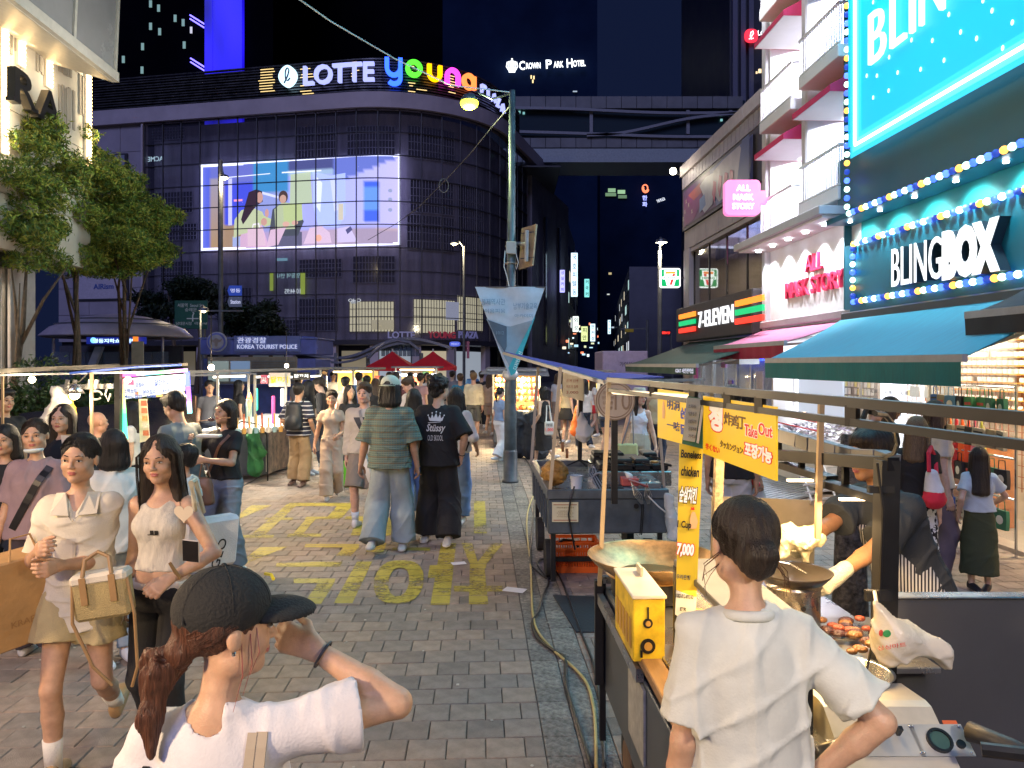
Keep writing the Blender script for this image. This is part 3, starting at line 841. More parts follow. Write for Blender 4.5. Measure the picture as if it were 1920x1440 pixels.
def wpick(r):
 q=r.random();return(0 if q<.4 else 1 if q<.68 else 2 if q<.9 else 3)
U0=.33
for row in rAn(4,150):
 v=row*.2;off=.1 if row%2 else 0.
 for i in rAn(-62,3):
  u=U0-.1-(-(i))*.2-off if False else U0-.1+(i-2)*.2-off
  cells.append((u,v,0))
 if row%2:cells.append((U0-.05,v,3))
 for k in rAn(2):cells.append((U0+.09+k*.18,v,1))
 for i in rAn(0,30):
  u=U0+.36+.1+i*.2+(0. if row%2 else .1)
  if u<5.5:cells.append((u,v,0))
 if row%2==0:cells.append((U0+.36+.05,v,3))
 for i in rAn(30,45):
  u=U0+.36+.1+i*.2
  if u<9:cells.append((u,v,0))
half=[block_mesh(.1,.2,m_br[i%4],70+i)for i in rAn(4)]
gp2=[block_mesh(.18,.2,m_gr[i%2],80+i)for i in rAn(4)]
def seen(u,v):
 w=ST@Vr((u,v,0))
 if w.y<3.2:return 0
 px=CX+w.x/w.y*F;py=HY+CH/w.y*F
 return 1 if-30<px<1950 and py<1460 else 0
near=sorted([c for c in cells if seen(c[0],c[1])and(ST@Vr((c[0],c[1],0))).y<5.5 and(ST@Vr((c[0],c[1],0))).x<.85],key=lambda c:(c[1],abs(c[0])))[:300]
nset=set((round(c[0],3),round(c[1],3))for c in near)
def pick(c,r):
 return gp2[r.randrange(4)]if c[2]==1 else half[r.randrange(4)]if c[2]==3 else protos[wpick(r)+4*r.randrange(3)]
for c in near:
 o=bpy.data.objects.new('paving_block',pick(c,rr));COL.objects.link(o);o.parent=pv
 w=ST@Vr((c[0],c[1],0));o.location=(w.x,w.y,rr.uniform(-.002,.0015));o.rotation_euler=(0,0,SA)
acc={}
for c in cells:
 if(round(c[0],3),round(c[1],3))in nset:continue
 me=pick(c,rr);key=me.materials[0].name
 V,Fc,=acc.setdefault(key,([],[]))
 n=len(V);dz=rr.uniform(-.002,.0015)
 for q in me.vertices:V.append((c[0]+q.co.x,c[1]+q.co.y,q.co.z+dz))
 for p in me.polygons:Fc.append([n+i for i in p.vertices])
allV,allF,mi,mats=[],[],[],[]
for i,(k,(V,Fc))in eN(acc.items()):
 n=len(allV);allV+=V;allF+=[[n+j for j in f]for f in Fc];mi+=[i]*len(Fc);mats.append(MATS[k])
o=bake('paving_blocks_beyond',allV,allF,mats,pv,ST,False,mi);o['kind']='stuff'
# worn yellow lettering painted on the blocks
m_paint=mat('road_paint_yellow',(.46,.36,.05),.6,var=.15,vs=12)
nt,b,L=nodes_of(m_paint)
tc=nN(nt,'ShaderNodeTexCoord');n1=nN(nt,'ShaderNodeTexNoise');iv(n1,'Scale',22);iv(n1,'Detail',8);iv(n1,'Roughness',.7)
K(L,tc,'Object',n1,'Vector')
n0=nN(nt,'ShaderNodeTexNoise');iv(n0,'Scale',2.2);K(L,tc,'Object',n0,'Vector')
ad=nN(nt,'ShaderNodeMath');ad.operation='MULTIPLY_ADD';K(L,n0,0,ad,0);iv(ad,1,.9);K(L,n1,0,ad,2)
r1=nN(nt,'ShaderNodeMapRange');iv(r1,1,.7);iv(r1,2,.97);K(L,ad,0,r1,0)
mp=nN(nt,'ShaderNodeMapping');mp.vector_type='POINT';iv(mp,'Rotation',(0,0,-SA));K(L,tc,'Object',mp,0)
sx=nN(nt,'ShaderNodeSeparateXYZ');K(L,mp,0,sx,0)
fr=nN(nt,'ShaderNodeMath');fr.operation='PINGPONG';iv(fr,1,.1)
a2=nN(nt,'ShaderNodeMath');a2.operation='ADD';iv(a2,1,.1);K(L,sx,1,a2,0);K(L,a2,0,fr,0)
gt=nN(nt,'ShaderNodeMath');gt.operation='GREATER_THAN';iv(gt,1,.006);K(L,fr,0,gt,0)
ml=nN(nt,'ShaderNodeMath');ml.operation='MULTIPLY';K(L,gt,0,ml,0);K(L,r1,0,ml,1);K(L,ml,0,b,'Alpha')
def Z8(x,y):return(420+x*.3958,900+y*.3959)
mk=MB()
def paint(pts):
 w=[G(*Z8(*p))for p in pts];n=len(w)
 mk.add([(q.x,q.y,.003+len(mk.f)*.00012)for q in w],[tuple(range(n))[::-1]])
def pbar(x0,y0,x1,y1,x2,y2,x3,y3):paint([(x0,y0),(x1,y1),(x2,y2),(x3,y3)])
for q in[(330,468,528,468,522,490,330,490),(445,490,522,490,460,588,376,588),(630,388,702,388,608,585,520,585),(1028,300,1100,300,1068,592,978,592),(975,405,1030,405,1024,465,965,465),(1165,395,1232,395,1252,590,1160,590),(1088,503,1320,503,1322,530,1090,530),(1125,300,1175,300,1205,400,1165,400),(1268,300,1325,300,1235,410,1195,400),(1175,395,1245,395,1240,420,1172,420),(385,305,642,305,636,322,380,320),(570,320,640,320,600,362,530,360),(690,300,770,300,755,345,672,340),(800,322,978,322,975,336,790,334),(250,395,560,390,548,412,245,412),(410,390,562,390,552,412,400,412),(170,320,300,318,100,400,66,396),(310,110,612,110,604,124,300,124),(540,120,610,120,560,180,485,182),(392,176,560,174,548,186,378,188),(300,115,350,115,180,275,110,275),(80,262,238,262,232,276,72,276),(200,180,330,180,322,190,190,190),(395,180,440,180,370,262,322,262),(305,256,462,256,458,270,298,270),(130,122,225,122,60,190,66,165),(636,175,700,175,650,264,600,264),(578,174,700,174,696,188,572,188),(700,180,800,180,790,265,740,265),(1184,102,1236,102,1246,255,1186,255),(1100,100,1120,100,1118,150,1098,150),(1000,240,1100,240,1098,262,990,262)]:
 pbar(*q)
cx,cy=828,486
for i in rAn(28):
 a,c2=2*pi*i/28,2*pi*(i+1)/28
 def ring(t,rx,ry):
  y=cy+ry*sin(t)*1.;x=cx+rx*copysign(abs(cos(t))**.7,cos(t))-(y-cy)*.12
  return(x,y)
 pbar(*ring(a,118,102),*ring(c2,118,102),*ring(c2,48,66),*ring(a,48,66))
o=mk.bd('painted_street_letters',m_paint);tag(o,kind='structure')
for(x,y,a,w,l)in((860,1057,.3,.07,.1),(965,1107,1.2,.06,.19)):
 q=G(x,y)
 t=MB(Matrix.Translation(q)@Matrix.Rotation(a,4,'Z'));t.box(-w,w,-l/2,l/2,.004,.006)
 tag(t.bd('paper_scrap',mat('paper_litter',(.75,.75,.78),.8,var=.05)),'small white paper sheet lying on the yellow lettering' if w>.065 else 'long folded white paper strip lying right of the yellow lettering','litter')
lt=MB()
for _ in rAn(90):
 u,v=rr.uniform(-3,1.3),rr.uniform(3.4,11);a=rr.uniform(0,3);s_=rr.uniform(.004,.013)
 w=ST@Vr((u,v,0));c_,s2=cos(a)*s_,sin(a)*s_
 lt.slab((w.x+c_,w.y+s2,.006),(w.x-s2,w.y+c_,.006),(w.x-c_,w.y-s2,.006),(w.x+s2,w.y-c_,.006),.004)
o=lt.bd('litter',mat('crumbs',(.55,.52,.45),.9,var=.3,vs=2));o['kind']='stuff'
# night sky: the world only; towers behind
m_tower=mat('dark_tower',(.003,.003,.006),.9,var=.2,vs=.1,spec=0.)
m_tower2=mat('dark_tower_blue',(.01,.02,.055),.9,var=.2,vs=.1,spec=0.)
def tower(label,px0,px1,ytop,Y,depth,m=m_tower,name='tower'):
 x0,x1=xP(px0,Y),xP(px1,Y);zt=zP(ytop,Y)
 t=thing(name,label,'building',((x0+x1)/2,Y,0))
 B('wall',m,t,x0,x1,Y,Y+depth,0,zt)
 return t,x0,x1,zt
def lwn(t,px,py,w,h,Y,col,es,name='window'):
 a=P(px,py,Y);q=Y/F
 bX(a.x-w*q/2,a.x+w*q/2,Y-.22,Y-.08,a.z-h*q/2,a.z+h*q/2).bd(name,glow('lit_%02d%02d%02d_%d'%(*[int(c*20)for c in col],int(es*100)),col,es,True),t)
t,*_=tower('very tall dark tower behind the left wing with tiny pale windows',165,385,-760,150,30,m_tower)
for(x,y)in((232,112),(267,132),(283,8),(298,16),(283,50),(329,35),(344,43),(346,85),(195,145),(268,88),(300,60)):lwn(t,x,y,5,13,150,(.35,.6,.55),.32)
for(x,y)in((372,40),(373,121)):
 for k in(0,1):
  a,b_=P(x-16,y-12+k*7,149.5),P(x+16,y+8+k*7,149.5)
  tU([a,b_],.14,6).bd('light_strip',glow('blue_strip',(.15,.12,1),3.,True),t)
lwn(t,359,57,4,12,149.8,(.8,.8,.9),.5)
m_blue=mat('blue_lit_wall',(.02,.015,.5),.4,var=0,emit=(.01,.005,.6),es=1.)
nt,b,L=nodes_of(m_blue)
tc=nN(nt,'ShaderNodeTexCoord');mpp=nN(nt,'ShaderNodeMapping');iv(mpp,'Scale',(.16,.1,.055));K(L,tc,'Object',mpp,0)
nz=nN(nt,'ShaderNodeTexNoise');iv(nz,'Scale',1.);iv(nz,'Detail',1.);K(L,mpp,0,nz,'Vector')
rmp=nN(nt,'ShaderNodeValToRGB');rmp.color_ramp.elements[0].position=.35;rmp.color_ramp.elements[0].color=(0.,0.,.1,1);rmp.color_ramp.elements[1].position=.68;rmp.color_ramp.elements[1].color=(.02,.01,.95,1)
K(L,nz,0,rmp,0);K(L,rmp,0,b,'Emission Color');m_blue.cycles.emission_sampling='NONE'
t,*_=tower('dark tower with a glowing deep blue light panel down its side',383,512,-700,140,20,m_tower)
x0,x1=xP(384,139),xP(455,139)
B('light_panel',m_blue,t,x0,xP(400,139)-.1,138.9,139.9,8,150);B('light_panel',m_blue,t,xP(400,139)+.1,x1,138.6,139.9,8,150)
t,*_=tower('dark hotel tower behind the department store carrying a white rooftop sign',830,1120,-420,135,25,m_tower2)
sg=thing('hotel_sign','white CROWN PARK HOTEL sign with crown emblem glowing on the dark tower','sign',P(1040,120,134))
mw=glow('white_glow',(.9,.95,1.),1.6,True)
Mx=fra(P(1037,122,133.7),(1,0,-.03))
Yq=133.7/F
for word,xx,big in(('C',979,1),('ROWN',1000,0),('P',1029,1),('ARK',1047,0),('H',1068,1),('OTEL',1086,0)):
 M_=fra(P(xx,124.5-(xx-979)*.05-(1.3 if big else 0),133.7),(1,0,.045))
 text(word,mw,sg,M_,w=(11 if big else{'ROWN':27,'ARK':18,'OTEL':23}[word])*Yq,h=(16 if big else 11)*Yq,ext=.2,bold=.012)
b=MB()
for k in rAn(-3,4):
 a=P(960+k*1.6,134,133.6);c_=P(960+k*2.9,116-3*(1-abs(k)/3.),133.6)
 b.tube([a,(a+c_)/2+Vr((k*.12,0,0)),c_],.09,5)
b.box(xP(954,133.6),xP(966,133.6),133.5,133.7,zP(135.5,133.6),zP(133.5,133.6));b.ball(P(960,111,133.6),.16)
b.bd('crown_emblem',mw,sg)
for(x,y)in((996,145),(999,153),(1001,146)):lwn(t,x,y,2.5,6,135,(1,.75,.35),1.)
lwn(t,1078,172,8,2,134.8,(.5,.6,.7),.5)
t,*_=tower('dark plain tower straight behind the curved store',505,835,-300,170,30,m_tower)
t,x0,x1,zt=tower('tall grey tower with a lit red emblem near the shop roof',1368,1520,-500,88,25,mat('tower_grey',(.02,.022,.04),.5,var=.15,vs=.3))
for px in(1372,1387,1402):
 a=xP(px,87.7);B('pillar',mat('tower_pillar',(.12,.12,.18),.5),t,a,a+.55,87.2,87.9,0,70)
q=P(1408,68,86.9)
rs=thing('emblem_sign','red rounded emblem sign with white script l beside the pink shop roof','sign',q)
b=MB(fra(q));b.prism([(.78*copysign(abs(cos(a))**.75,cos(a)),.78*copysign(abs(sin(a))**.75,sin(a)))for a in[2*pi*i/24 for i in rAn(24)]],0,.2,'z');b.bd('emblem_plate',glow('emblem_red',(.9,.03,.06),1.1,True),rs)
b=MB(fra(q+Vr((0,-.22,0))));b.tube([(-.3,-.42,0),(-.1,-.3,0),(.22,.25,0),(.16,.52,0),(-.06,.4,0),(-.14,-.05,0),(-.04,-.42,0),(.22,-.3,0)],.055,6);b.bd('script_letter',mw,rs)
text('LOTTE',mw,rs,fra(P(1437,62,86.9)),w=2.,h=.55,ext=.1);text('CITY',mw,rs,fra(P(1434,73,86.9)),w=1.3,h=.4,ext=.1)
lwn(t,1424,134,5,7,86.6,(1,.75,.4),1.2);lwn(t,1418,137,3,4,86.6,(1,.75,.4),.8)
# the enclosed footbridge
mb_c=mat('bridge_cladding',(.16,.16,.18),.5,var=.15,vs=.6);mb_g=mat('bridge_glass',(.03,.045,.06),.12,var=0);mb_d=mat('bridge_band',(.23,.23,.27),.45)
YB=80.
def zB(y):return zP(y,YB)
def xB(px):return xP(px,YB)
br=thing('skybridge','enclosed footbridge with sweeping pale bands linking store to tower','bridge',(xB(1170),YB,0))
B('deck',mb_g,br,xB(900),xB(1400),YB+.5,YB+6,zB(276),zB(185))
for k in rAn(15):
 a=xB(966+k*28.5);w=xB(966+28.5)-xB(966)
 B('upper_panel',mb_c,br,a+.03,a+w-.03,YB+.1,YB+.5,zB(202),zB(180))
 B('lower_panel',mb_c,br,a+.03,a+w-.03,YB+.1,YB+.5,zB(276),zB(258))
B('underside',mat('bridge_under',(.3,.34,.38),.5),br,xB(900),xB(1400),YB+.2,YB+6,zB(303),zB(277.5))
def band(pts,w):
 b=MB();n=len(pts)
 for i in rAn(n-1):
  (a,y0),(c,y1)=pts[i],pts[i+1]
  b.slab((xB(a),YB-.2,zB(y0+w)),(xB(c),YB-.2,zB(y1+w)),(xB(c),YB-.2,zB(y1)),(xB(a),YB-.2,zB(y0)),.3)
 b.bd('sweeping_band',mb_d,br)
def curve(ks,n=28):
 xs=nL(ks[0][0],ks[-1][0],n);ys=np.interp(xs,[k[0]for k in ks],[k[1]for k in ks])
 for _ in rAn(12):ys[1:-1]=(ys[:-2]+ys[1:-1]*2+ys[2:])/4
 return list(zip(xs,ys))
band(curve([(940,200),(1080,202),(1180,208),(1260,211),(1395,209)]),5)
band(curve([(940,244),(1080,248),(1160,251),(1260,255),(1395,254)]),5)
band(curve([(1100,252),(1160,250),(1220,236),(1290,219),(1395,209)]),5)
for px in(1106,1288,1368):B('mullion',mb_d,br,xB(px),xB(px)+.35,YB+.2,YB+.6,zB(250),zB(205))
for(x,y)in((974,211),(982,213),(1352,226)):
 lwn(br,x,y,4,4,YB+.45,(.3,.7,.7),.5)
 # the curved department store
AX,AY,RR_=-13.3,60.8,11.
a0_,a1_=atan2(-.193,.981),atan2(.958,.287)
ARC=RR_*(a1_-a0_);ccx,ccy=AX-sin(a0_)*RR_,AY+cos(a0_)*RR_
def path(s,off=0.):
 """point on the front, off = outward"""
 if s<0:x,y,a=AX+cos(a0_)*s,AY+sin(a0_)*s,a0_
 elif s<=ARC:a=a0_+s/RR_;x,y=ccx+sin(a)*RR_,ccy-cos(a)*RR_
 else:
  a=a1_;x=ccx+sin(a)*RR_+cos(a)*(s-ARC);y=ccy-cos(a)*RR_+sin(a)*(s-ARC)
 return Vr((x+sin(a)*off,y-cos(a)*off,0)),a
def s_of(px,off=0.):
 best=None
 for i in rAn(-320,420):
  s=i*.1;p,a=path(s,off);q=CX+p.x/p.y*F
  if best is None or abs(q-px)<best[0]:best=(abs(q-px),s)
  if q>px and i>-319:return s
 return best[1]
def z_at(s,y,off=0.):return CH-(y-HY)/F*path(s,off)[0].y
ls=thing('department_store','large curved glass department store with LOTTE young PLAZA rooftop lettering and a video screen','building',(-12,70,0))
m_band=mat('store_band',(.42,.36,.42),.55,vs=.5)
m_mull=mat('mullion_dark',(.035,.033,.045),.4,var=0)
m_lou=mat('louvre_metal',(.1,.095,.1),.3,metal=.6,var=.3,vs=1.5)
S0,S1=s_of(165),s_of(952)+2.
SG=s_of(272)
S2=ARC+22.
ZB0,ZB1,ZT=22.7,23.95,27.
ZG=3.9
def strip(name,m,s0,s1,z0,z1,off0,off1,n=None,parent=None):
 n=n or max(1,int((s1-s0)/.8));b=MB();v=[]
 for i in rAn(n+1):
  s=s0+(s1-s0)*i/n
  for off in(off0,off1):
   p,a=path(s,off);v+=[(p.x,p.y,z0),(p.x,p.y,z1)]
 fs=[]
 for i in rAn(n):
  a,c=i*4,i*4+4
  fs+=[(a+2,c+2,c+3,a+3),(a+1,a,c,c+1)[::-1],(a+3,c+3,c+1,a+1),(a,c,c+2,a+2)]
 fs+=[(0,2,3,1),(n*4+1,n*4+3,n*4+2,n*4)]
 b.add(v,fs);return b.bd(name,m,parent or ls)
strip('roof_band',m_band,S0-3,S2-8,ZB0,ZB1,-.4,.45)
strip('parapet_wall',mat('parapet_dark',(.045,.045,.06),.6),S0-3,S1+4,ZB1+.005,ZT-.3,-1.6,-.6)
lz=ZB1+.12;k=0
while lz<ZT:
 o=strip('louvre',m_lou,S0-3,S1+3,lz,lz+.1,-.55,-.35 if k%2 else-.3);lz+=.23;k+=1
mgold=glow('gold_strip',(1,.72,.28),1.1,True)
rg=RD(5)
for(px0,px1)in((482,510),(560,582),(655,668),(765,778),(780,800),(842,856)):
 z=ZB1+.12
 gm=MB()
 while z<ZT-.3:
  sA,sB=s_of(px0+rg.uniform(-2,3)),s_of(px1+rg.uniform(-4,2))
  if sB-sA<.2:sB=sA+.25
  if rg.random()<(.85 if px0<500 else .45):
   p,a=path(sA,-.27);q,_=path(sB,-.27)
   gm.slab((p.x,p.y,z+.02),(q.x,q.y,z+.02),(q.x,q.y,z+.07),(p.x,p.y,z+.07),.02)
  z+=.23
 if gm.v:gm.bd('louvre_light',mgold,ls)['kind']='stuff'
wl=mat('store_cladding',(.33,.29,.36),.5,var=.12,vs=.35)
z=ZG;r_=0
while z<ZB0-.1:
 zt=min(z+2.35,ZB0-.005)
 s=S0-3;c=0
 while s<SG-.2:
  e=min(s+3.1,SG-.2)
  strip('cladding_panel',wl,s+.02,e-.02,z+.02,zt-.02,-.3,.05,1);s=e;c+=1
 z=zt
strip('wing_core',m_mull,S0-3,SG-.2,0,ZB0,-1,-.31,1)
strip('corner_pier',m_band,SG-.2,SG-.02,0,ZB0,-.4,.3,1)
# curtain wall: panes, mullions and rails
m_pane=mat('facade_glass',(.1,.095,.14),.07,var=0,alpha=.26,spec=.8)
NV=27
cols_=[SG+i*((s_of(748)-SG)/13.)for i in rAn(30)]
cols_=[c for c in cols_ if c<ARC+9]
ROWS=[ZG+.02+i*((ZB0-ZG-.02)/10.)for i in rAn(11)]
rp=RD(9)
npane=0
for i in rAn(len(cols_)-1):
 for j in rAn(10):
  a,c=cols_[i]+.03,cols_[i+1]-.03;z0,z1=ROWS[j]+.03,ROWS[j+1]-.03
  p,_=path(a,0.);q,_=path(c,0.);t=rp.uniform(-.006,.006);t2=rp.uniform(-.006,.006)
  n=Vr((sin((a0_)),-cos(a0_),0))
  b=MB();b.slab(p+zV(z0)+n*t,q+zV(z0)-n*t,q+zV(z1)+n*t2,p+zV(z1)-n*t2,.02)
  b.bd('glass_pane',m_pane,ls);npane+=1
for s in cols_:
 p,a=path(s,.06);q,_=path(s,-.1)
 bA(p+zV(ZG),p+zV(ZB0-.01),.07,.16).bd('mullion',m_mull,ls)
for z in ROWS:strip('rail',m_mull,SG,cols_[-1],z-.03,z+.03,-.04,.13)
m_in=mat('inner_facade',(.34,.31,.4),.7,var=.3,vs=1.2,stretch=(1,1,.12));m_grl=mat('window_grille',(.32,.31,.4),.5);m_dk=mat('inner_window',(.015,.015,.025),.2,var=0)
strip('inner_wall',m_in,SG,cols_[-1],ZG,ZB0-.02,-1.6,-1.2)
m_lw=glow('warm_room',(.8,.74,.52),.62,True)
def grille(sA,sB,z0,z1,lit=False,nh=4):
 strip('inner_window',m_lw if lit else m_dk,sA,sB,z0,z1,-1.19,-1.15)
 b=MB();n=max(4,int((sB-sA)/.28))
 for i in rAn(n+1):
  s=sA+(sB-sA)*i/n;p,_=path(s,-1.08);b.bar(p+zV(z0),p+zV(z1),.05)
 for k in rAn(nh+1):
  z=z0+(z1-z0)*k/nh
  for i in rAn(n):
   p,_=path(sA+(sB-sA)*i/n,-1.08);q,_=path(sA+(sB-sA)*(i+1)/n,-1.08);b.bar(p+zV(z),q+zV(z),.05)
 b.bd('window_grille',m_grl if not lit else m_mull,ls)
rw=RD(12)
for(pa,pb,y0,y1,lit)in((280,345,240,262,0),(552,632,236,295,0),(650,740,236,290,0),(765,850,240,300,0),(768,848,340,400,0),(762,850,405,470,0),(290,360,360,400,0),(300,368,420,450,0),(280,350,600,634,0),(405,470,540,600,0),(560,632,560,620,0),(655,738,565,622,1),(775,852,562,625,1),(858,905,556,620,1),(300,360,490,530,0),(480,560,600,632,0),(560,640,486,520,0),(660,740,480,530,0),(858,905,350,470,0)):
 sA,sB=s_of(pa,-1.1),s_of(pb,-1.1);sm_=(sA+sB)/2
 grille(sA,sB,z_at(sm_,y1,-1.1),z_at(sm_,y0,-1.1),bool(lit))
for(pa,pb,y0,y1,c)in((690,738,600,618,(1,.9,.6)),(560,600,452,462,(.4,.6,1)),(846,872,566,600,(.7,.75,1.)),(648,662,563,569,(.9,.95,1)),(503,560,524,546,(.6,.9,.9)),(494,500,512,545,(.6,.8,.1)),(553,560,512,552,(.65,.85,.1)),(507,528,484,489,(.4,.8,1.))):
 sA,sB=s_of(pa),s_of(pb);sm_=(sA+sB)/2
 if c==(.6,.9,.9):continue
 strip('interior_light',glow('shop_glow_%d'%pa,c,.35,True),sA,sB,z_at(sm_,y1,-.9),z_at(sm_,y0,-.9),-.95,-.9)
def on_path(s0,z0,off):
 def fn(V):
  out=[]
  for x,y,zz in V:
   p,a=path(s0+x,off+zz);out.append((p.x,p.y,z0+y))
  return nA(out)
 return fn
def ptx(body,px,y,wpx,hpx,m,off,bold=0.,ext=.2,mirror=False,tilt=0.,name='lettering'):
 s=s_of(px,off);z=z_at(s,y,off);w=s_of(px+wpx/2,off)-s_of(px-wpx/2,off);hh=hpx*path(s,off)[0].y/F
 V,Fs,d=glyphs(body,bold,3);V=V.copy();V[:,0]*=w/d[0];V[:,1]*=hh/d[1];V[:,2]=(V[:,2]+.5)*ext
 if mirror:V[:,0]*=-1
 V[:,1]+=V[:,0]*tilt
 return bake(name,on_path(s,z,off)(V),Fs,m,ls)
for(tx,px,y,w,h,c,es)in(('10:44:95',547,546,30,9,(.8,.9,1),.7),('명동역 안내',540,517,44,9,(.5,.85,.9),.5),('ACME',290,298,28,9,(.6,.85,1),.7),('CHO',663,563,22,6,(.9,.95,1),.8)):
 ptx(tx,px,y,w,h,glow('mirror_%s'%tx[:2],c,es,True),-.3,mirror=True,ext=.03,name='mirrored_lettering')
strip('shop_floor_wall',mat('shopfront_dark',(.05,.05,.07),.4),SG,cols_[-1]+.5,0,ZG-.35,-3.2,-3.)
strip('lintel',m_mull,SG,cols_[-1],ZG-.35,ZG-.02,-3,.15)
for px in(300,372,455,540,620,700,780,850,915):
 s=s_of(px);strip('ground_pier',m_band,s-.35,s+.35,0,ZG-.36,-.6,-.1,1)
for i,(pa,pb,es)in eN(((310,365,.06),(470,530,.05),(640,690,.12),(710,770,.25),(790,840,.3),(855,905,.25))):
 sA,sB=s_of(pa,-2.9),s_of(pb,-2.9);strip('shop_window',glow('shopwin%d'%i,(.75,.85,1)if i%2 else(1,.85,.6),es,True),sA,sB,.1,3.1,-2.98,-2.9)
for(tx,px,w,c)in(('LOTTE',752,50,(.3,.3,.5)),('YOUNG',828,52,(.45,.05,.08)),('PLAZA',878,36,(.25,.25,.5))):
 ptx(tx,px,628,w,13,mat('canopy_letter_%s'%tx,c,.5,var=0,emit=c,es=.12),.3,bold=.03,ext=.12)
m_lot=glow('sign_lilac',(.4,.44,1.),.95);m_lot_w=glow('sign_ice',(.55,.85,1.),1.4)
lo=thing('store_roof_sign','LOTTE young PLAZA roof sign in lilac and rainbow letters along the louvred parapet','sign',path(s_of(700),.2)[0]+zV(ZB1+.1))
WM_ls=ls;ls=lo
ptx('LOTTE',634,139,130,36,m_lot,.1,bold=.015,ext=.35)
s=s_of(542,.1);z=z_at(s,145,.1);b=MB();pl=[]
for i in rAn(32):
 a=2*pi*i/32;cx_=copysign(abs(cos(a))**1.15,cos(a));cy_=copysign(abs(sin(a))**1.15,sin(a));pl.append((cx_*.78,cy_*.88,0.))
v=on_path(s,z,.1)(nA(pl));v2=on_path(s,z,.45)(nA(pl));n=32
b.add([tuple(q)for q in v]+[tuple(q)for q in v2],[tuple(range(n,2*n))]+[(i,(i+1)%n,n+(i+1)%n,n+i)for i in rAn(n)])
b.bd('emblem_plate',m_lot_w,lo)
def script(pts,wd,m,parent,s,z,off,sc,name='script_letter'):
 mb=MB();P2=[Vector(p)for p in pts];sm=[]
 for i in rAn(len(P2)-1):
  p0=P2[max(i-1,0)];p1=P2[i];p2=P2[i+1];p3=P2[min(i+2,len(P2)-1)]
  for k in rAn(5):
   t=k/5.;sm.append(.5*((2*p1)+(-p0+p2)*t+(2*p0-5*p1+4*p2-p3)*t*t+(-p0+3*p1-3*p2+p3)*t*t*t))
 sm.append(P2[-1]);stroke_ribbon(mb,[(q.x*sc,q.y*sc)for q in sm],wd,.12)
 V=on_path(s,z,off)(nA(mb.v));return bake(name,V,mb.f,m,parent)
script([(-.22,-.62),(-.1,-.4),(.1,0),(.2,.42),(.08,.6),(-.08,.42),(-.12,0),(-.06,-.34),(.12,-.42),(.3,-.22)],.07,mat('emblem_dark',(.02,.03,.12),.5,var=0),lo,s,z,.46,1.)
YC={'y':((.02,.08,1),3.),'o':((.08,.85,.03),1.6),'u':((1,.42,0.),1.7),'n':((1,.05,.75),1.9),'g':((1,.22,.05),1.5)}
def ybar(L_,px,y,sc,width):
 s=s_of(px,.1);z=z_at(s,y,.1);q=path(s,.1)[0].y/F*sc
 S={'y':[[(-.75,1.05),(-.75,.2)]+[(x*.75,y*.75+.1)for x,y in[(cos(rad(a)),sin(rad(a)))for a in rAn(180,361,20)]]+[(.75,1.05)],[(.75,.6),(.75,-.9)]+[(.05+.7*cos(rad(a)),-.95+.55*sin(rad(a)))for a in rAn(0,-160,-20)]],'o':[[(.82*cos(rad(a)),.82*sin(rad(a)))for a in rAn(0,361,15)]],'u':[[(-.7,.95),(-.7,-.1)]+[(.7*cos(rad(a)),-.1+.72*sin(rad(a)))for a in rAn(180,361,20)]+[(.7,.95)]],'n':[[(-.7,-.95),(-.7,.1)]+[(.7*cos(rad(a)),.1+.75*sin(rad(a)))for a in rAn(180,-1,-20)]+[(.7,-.95)]],'g':[[(.68*cos(rad(a)),.1+.75*sin(rad(a)))for a in rAn(0,361,15)],[(.68,.9),(.68,-.7)]]}[L_]
 m=glow('letter_'+L_,*YC[L_])
 for st in S:
  pts=[(x*q*width,y*q)for x,y in st];mb=MB();stroke_ribbon(mb,pts,7.5*path(s,.1)[0].y/F,.3)
  bake('letter_'+L_,on_path(s,z,.12)(nA(mb.v)),mb.f,m,lo)
ybar('y',737,130,19,.85);ybar('o',774,130,15,.95);ybar('u',812,138,15.5,.95);ybar('n',846,146,15.5,1.05);ybar('g',876,156,15.5,1.1)
for ch,px,y,w in(('P',903,168,13),('L',915,177,10),('A',923,184,10),('Z',931,193,9),('A',940,203,9)):
 ptx(ch,px,y,w*.7,16,m_lot,.1,ext=.3)
ls=WM_ls
# the video screen behind the mullions
scr=thing('video_screen','huge bright video screen showing a woman and bags in a showroom behind the facade grid','screen',path(s_of(560),0)[0]+zV(8))
sA,sB=s_of(374,-.15),s_of(748,-.15);SW=sB-sA
zt0,zt1=z_at(sA,311,-.15),z_at(sB,291,-.15);zb0,zb1=z_at(sA,467,-.15),z_at(sB,456,-.15)
def scr_pt(u,v,off):
 s=sA+SW*u;p,a=path(s,off);zt=zt0+(zt1-zt0)*u;zb=zb0+(zb1-zb0)*u
 return(p.x,p.y,zt+(zb-zt)*v)
LAY=[-.5]
def shape(name,pts,col,es=1.,name_m=None):
 """flat print on the screen; a list of (u,v)"""
 LAY[0]+=.006
 mb=MB();n=len(pts)
 mb.add([scr_pt(u,v,LAY[0])for u,v in pts],[tuple(range(n))[::-1]])
 mm=glow('px_%s'%'_'.join('%02d'%int(c*40)for c in(*col,es)),col,es*1.6)
 mm.cycles.emission_sampling='NONE'
 return mb.bd(name,mm,scr)
def rct(u0,v0,u1,v1):return[(u0,v0),(u1,v0),(u1,v1),(u0,v1)]
bg=MB()
NX=30
m_bg=mat('screen_background',(0,0,0),.5,var=0,emit=(.3,.3,.8),es=1.7)
nt,b,L=nodes_of(m_bg);at=nN(nt,'ShaderNodeAttribute');at.attribute_name='pic';K(L,at,'Color',b,'Emission Color');iv(b,'Base Color',(.02,.02,.02,1))
GX,GY=66,30
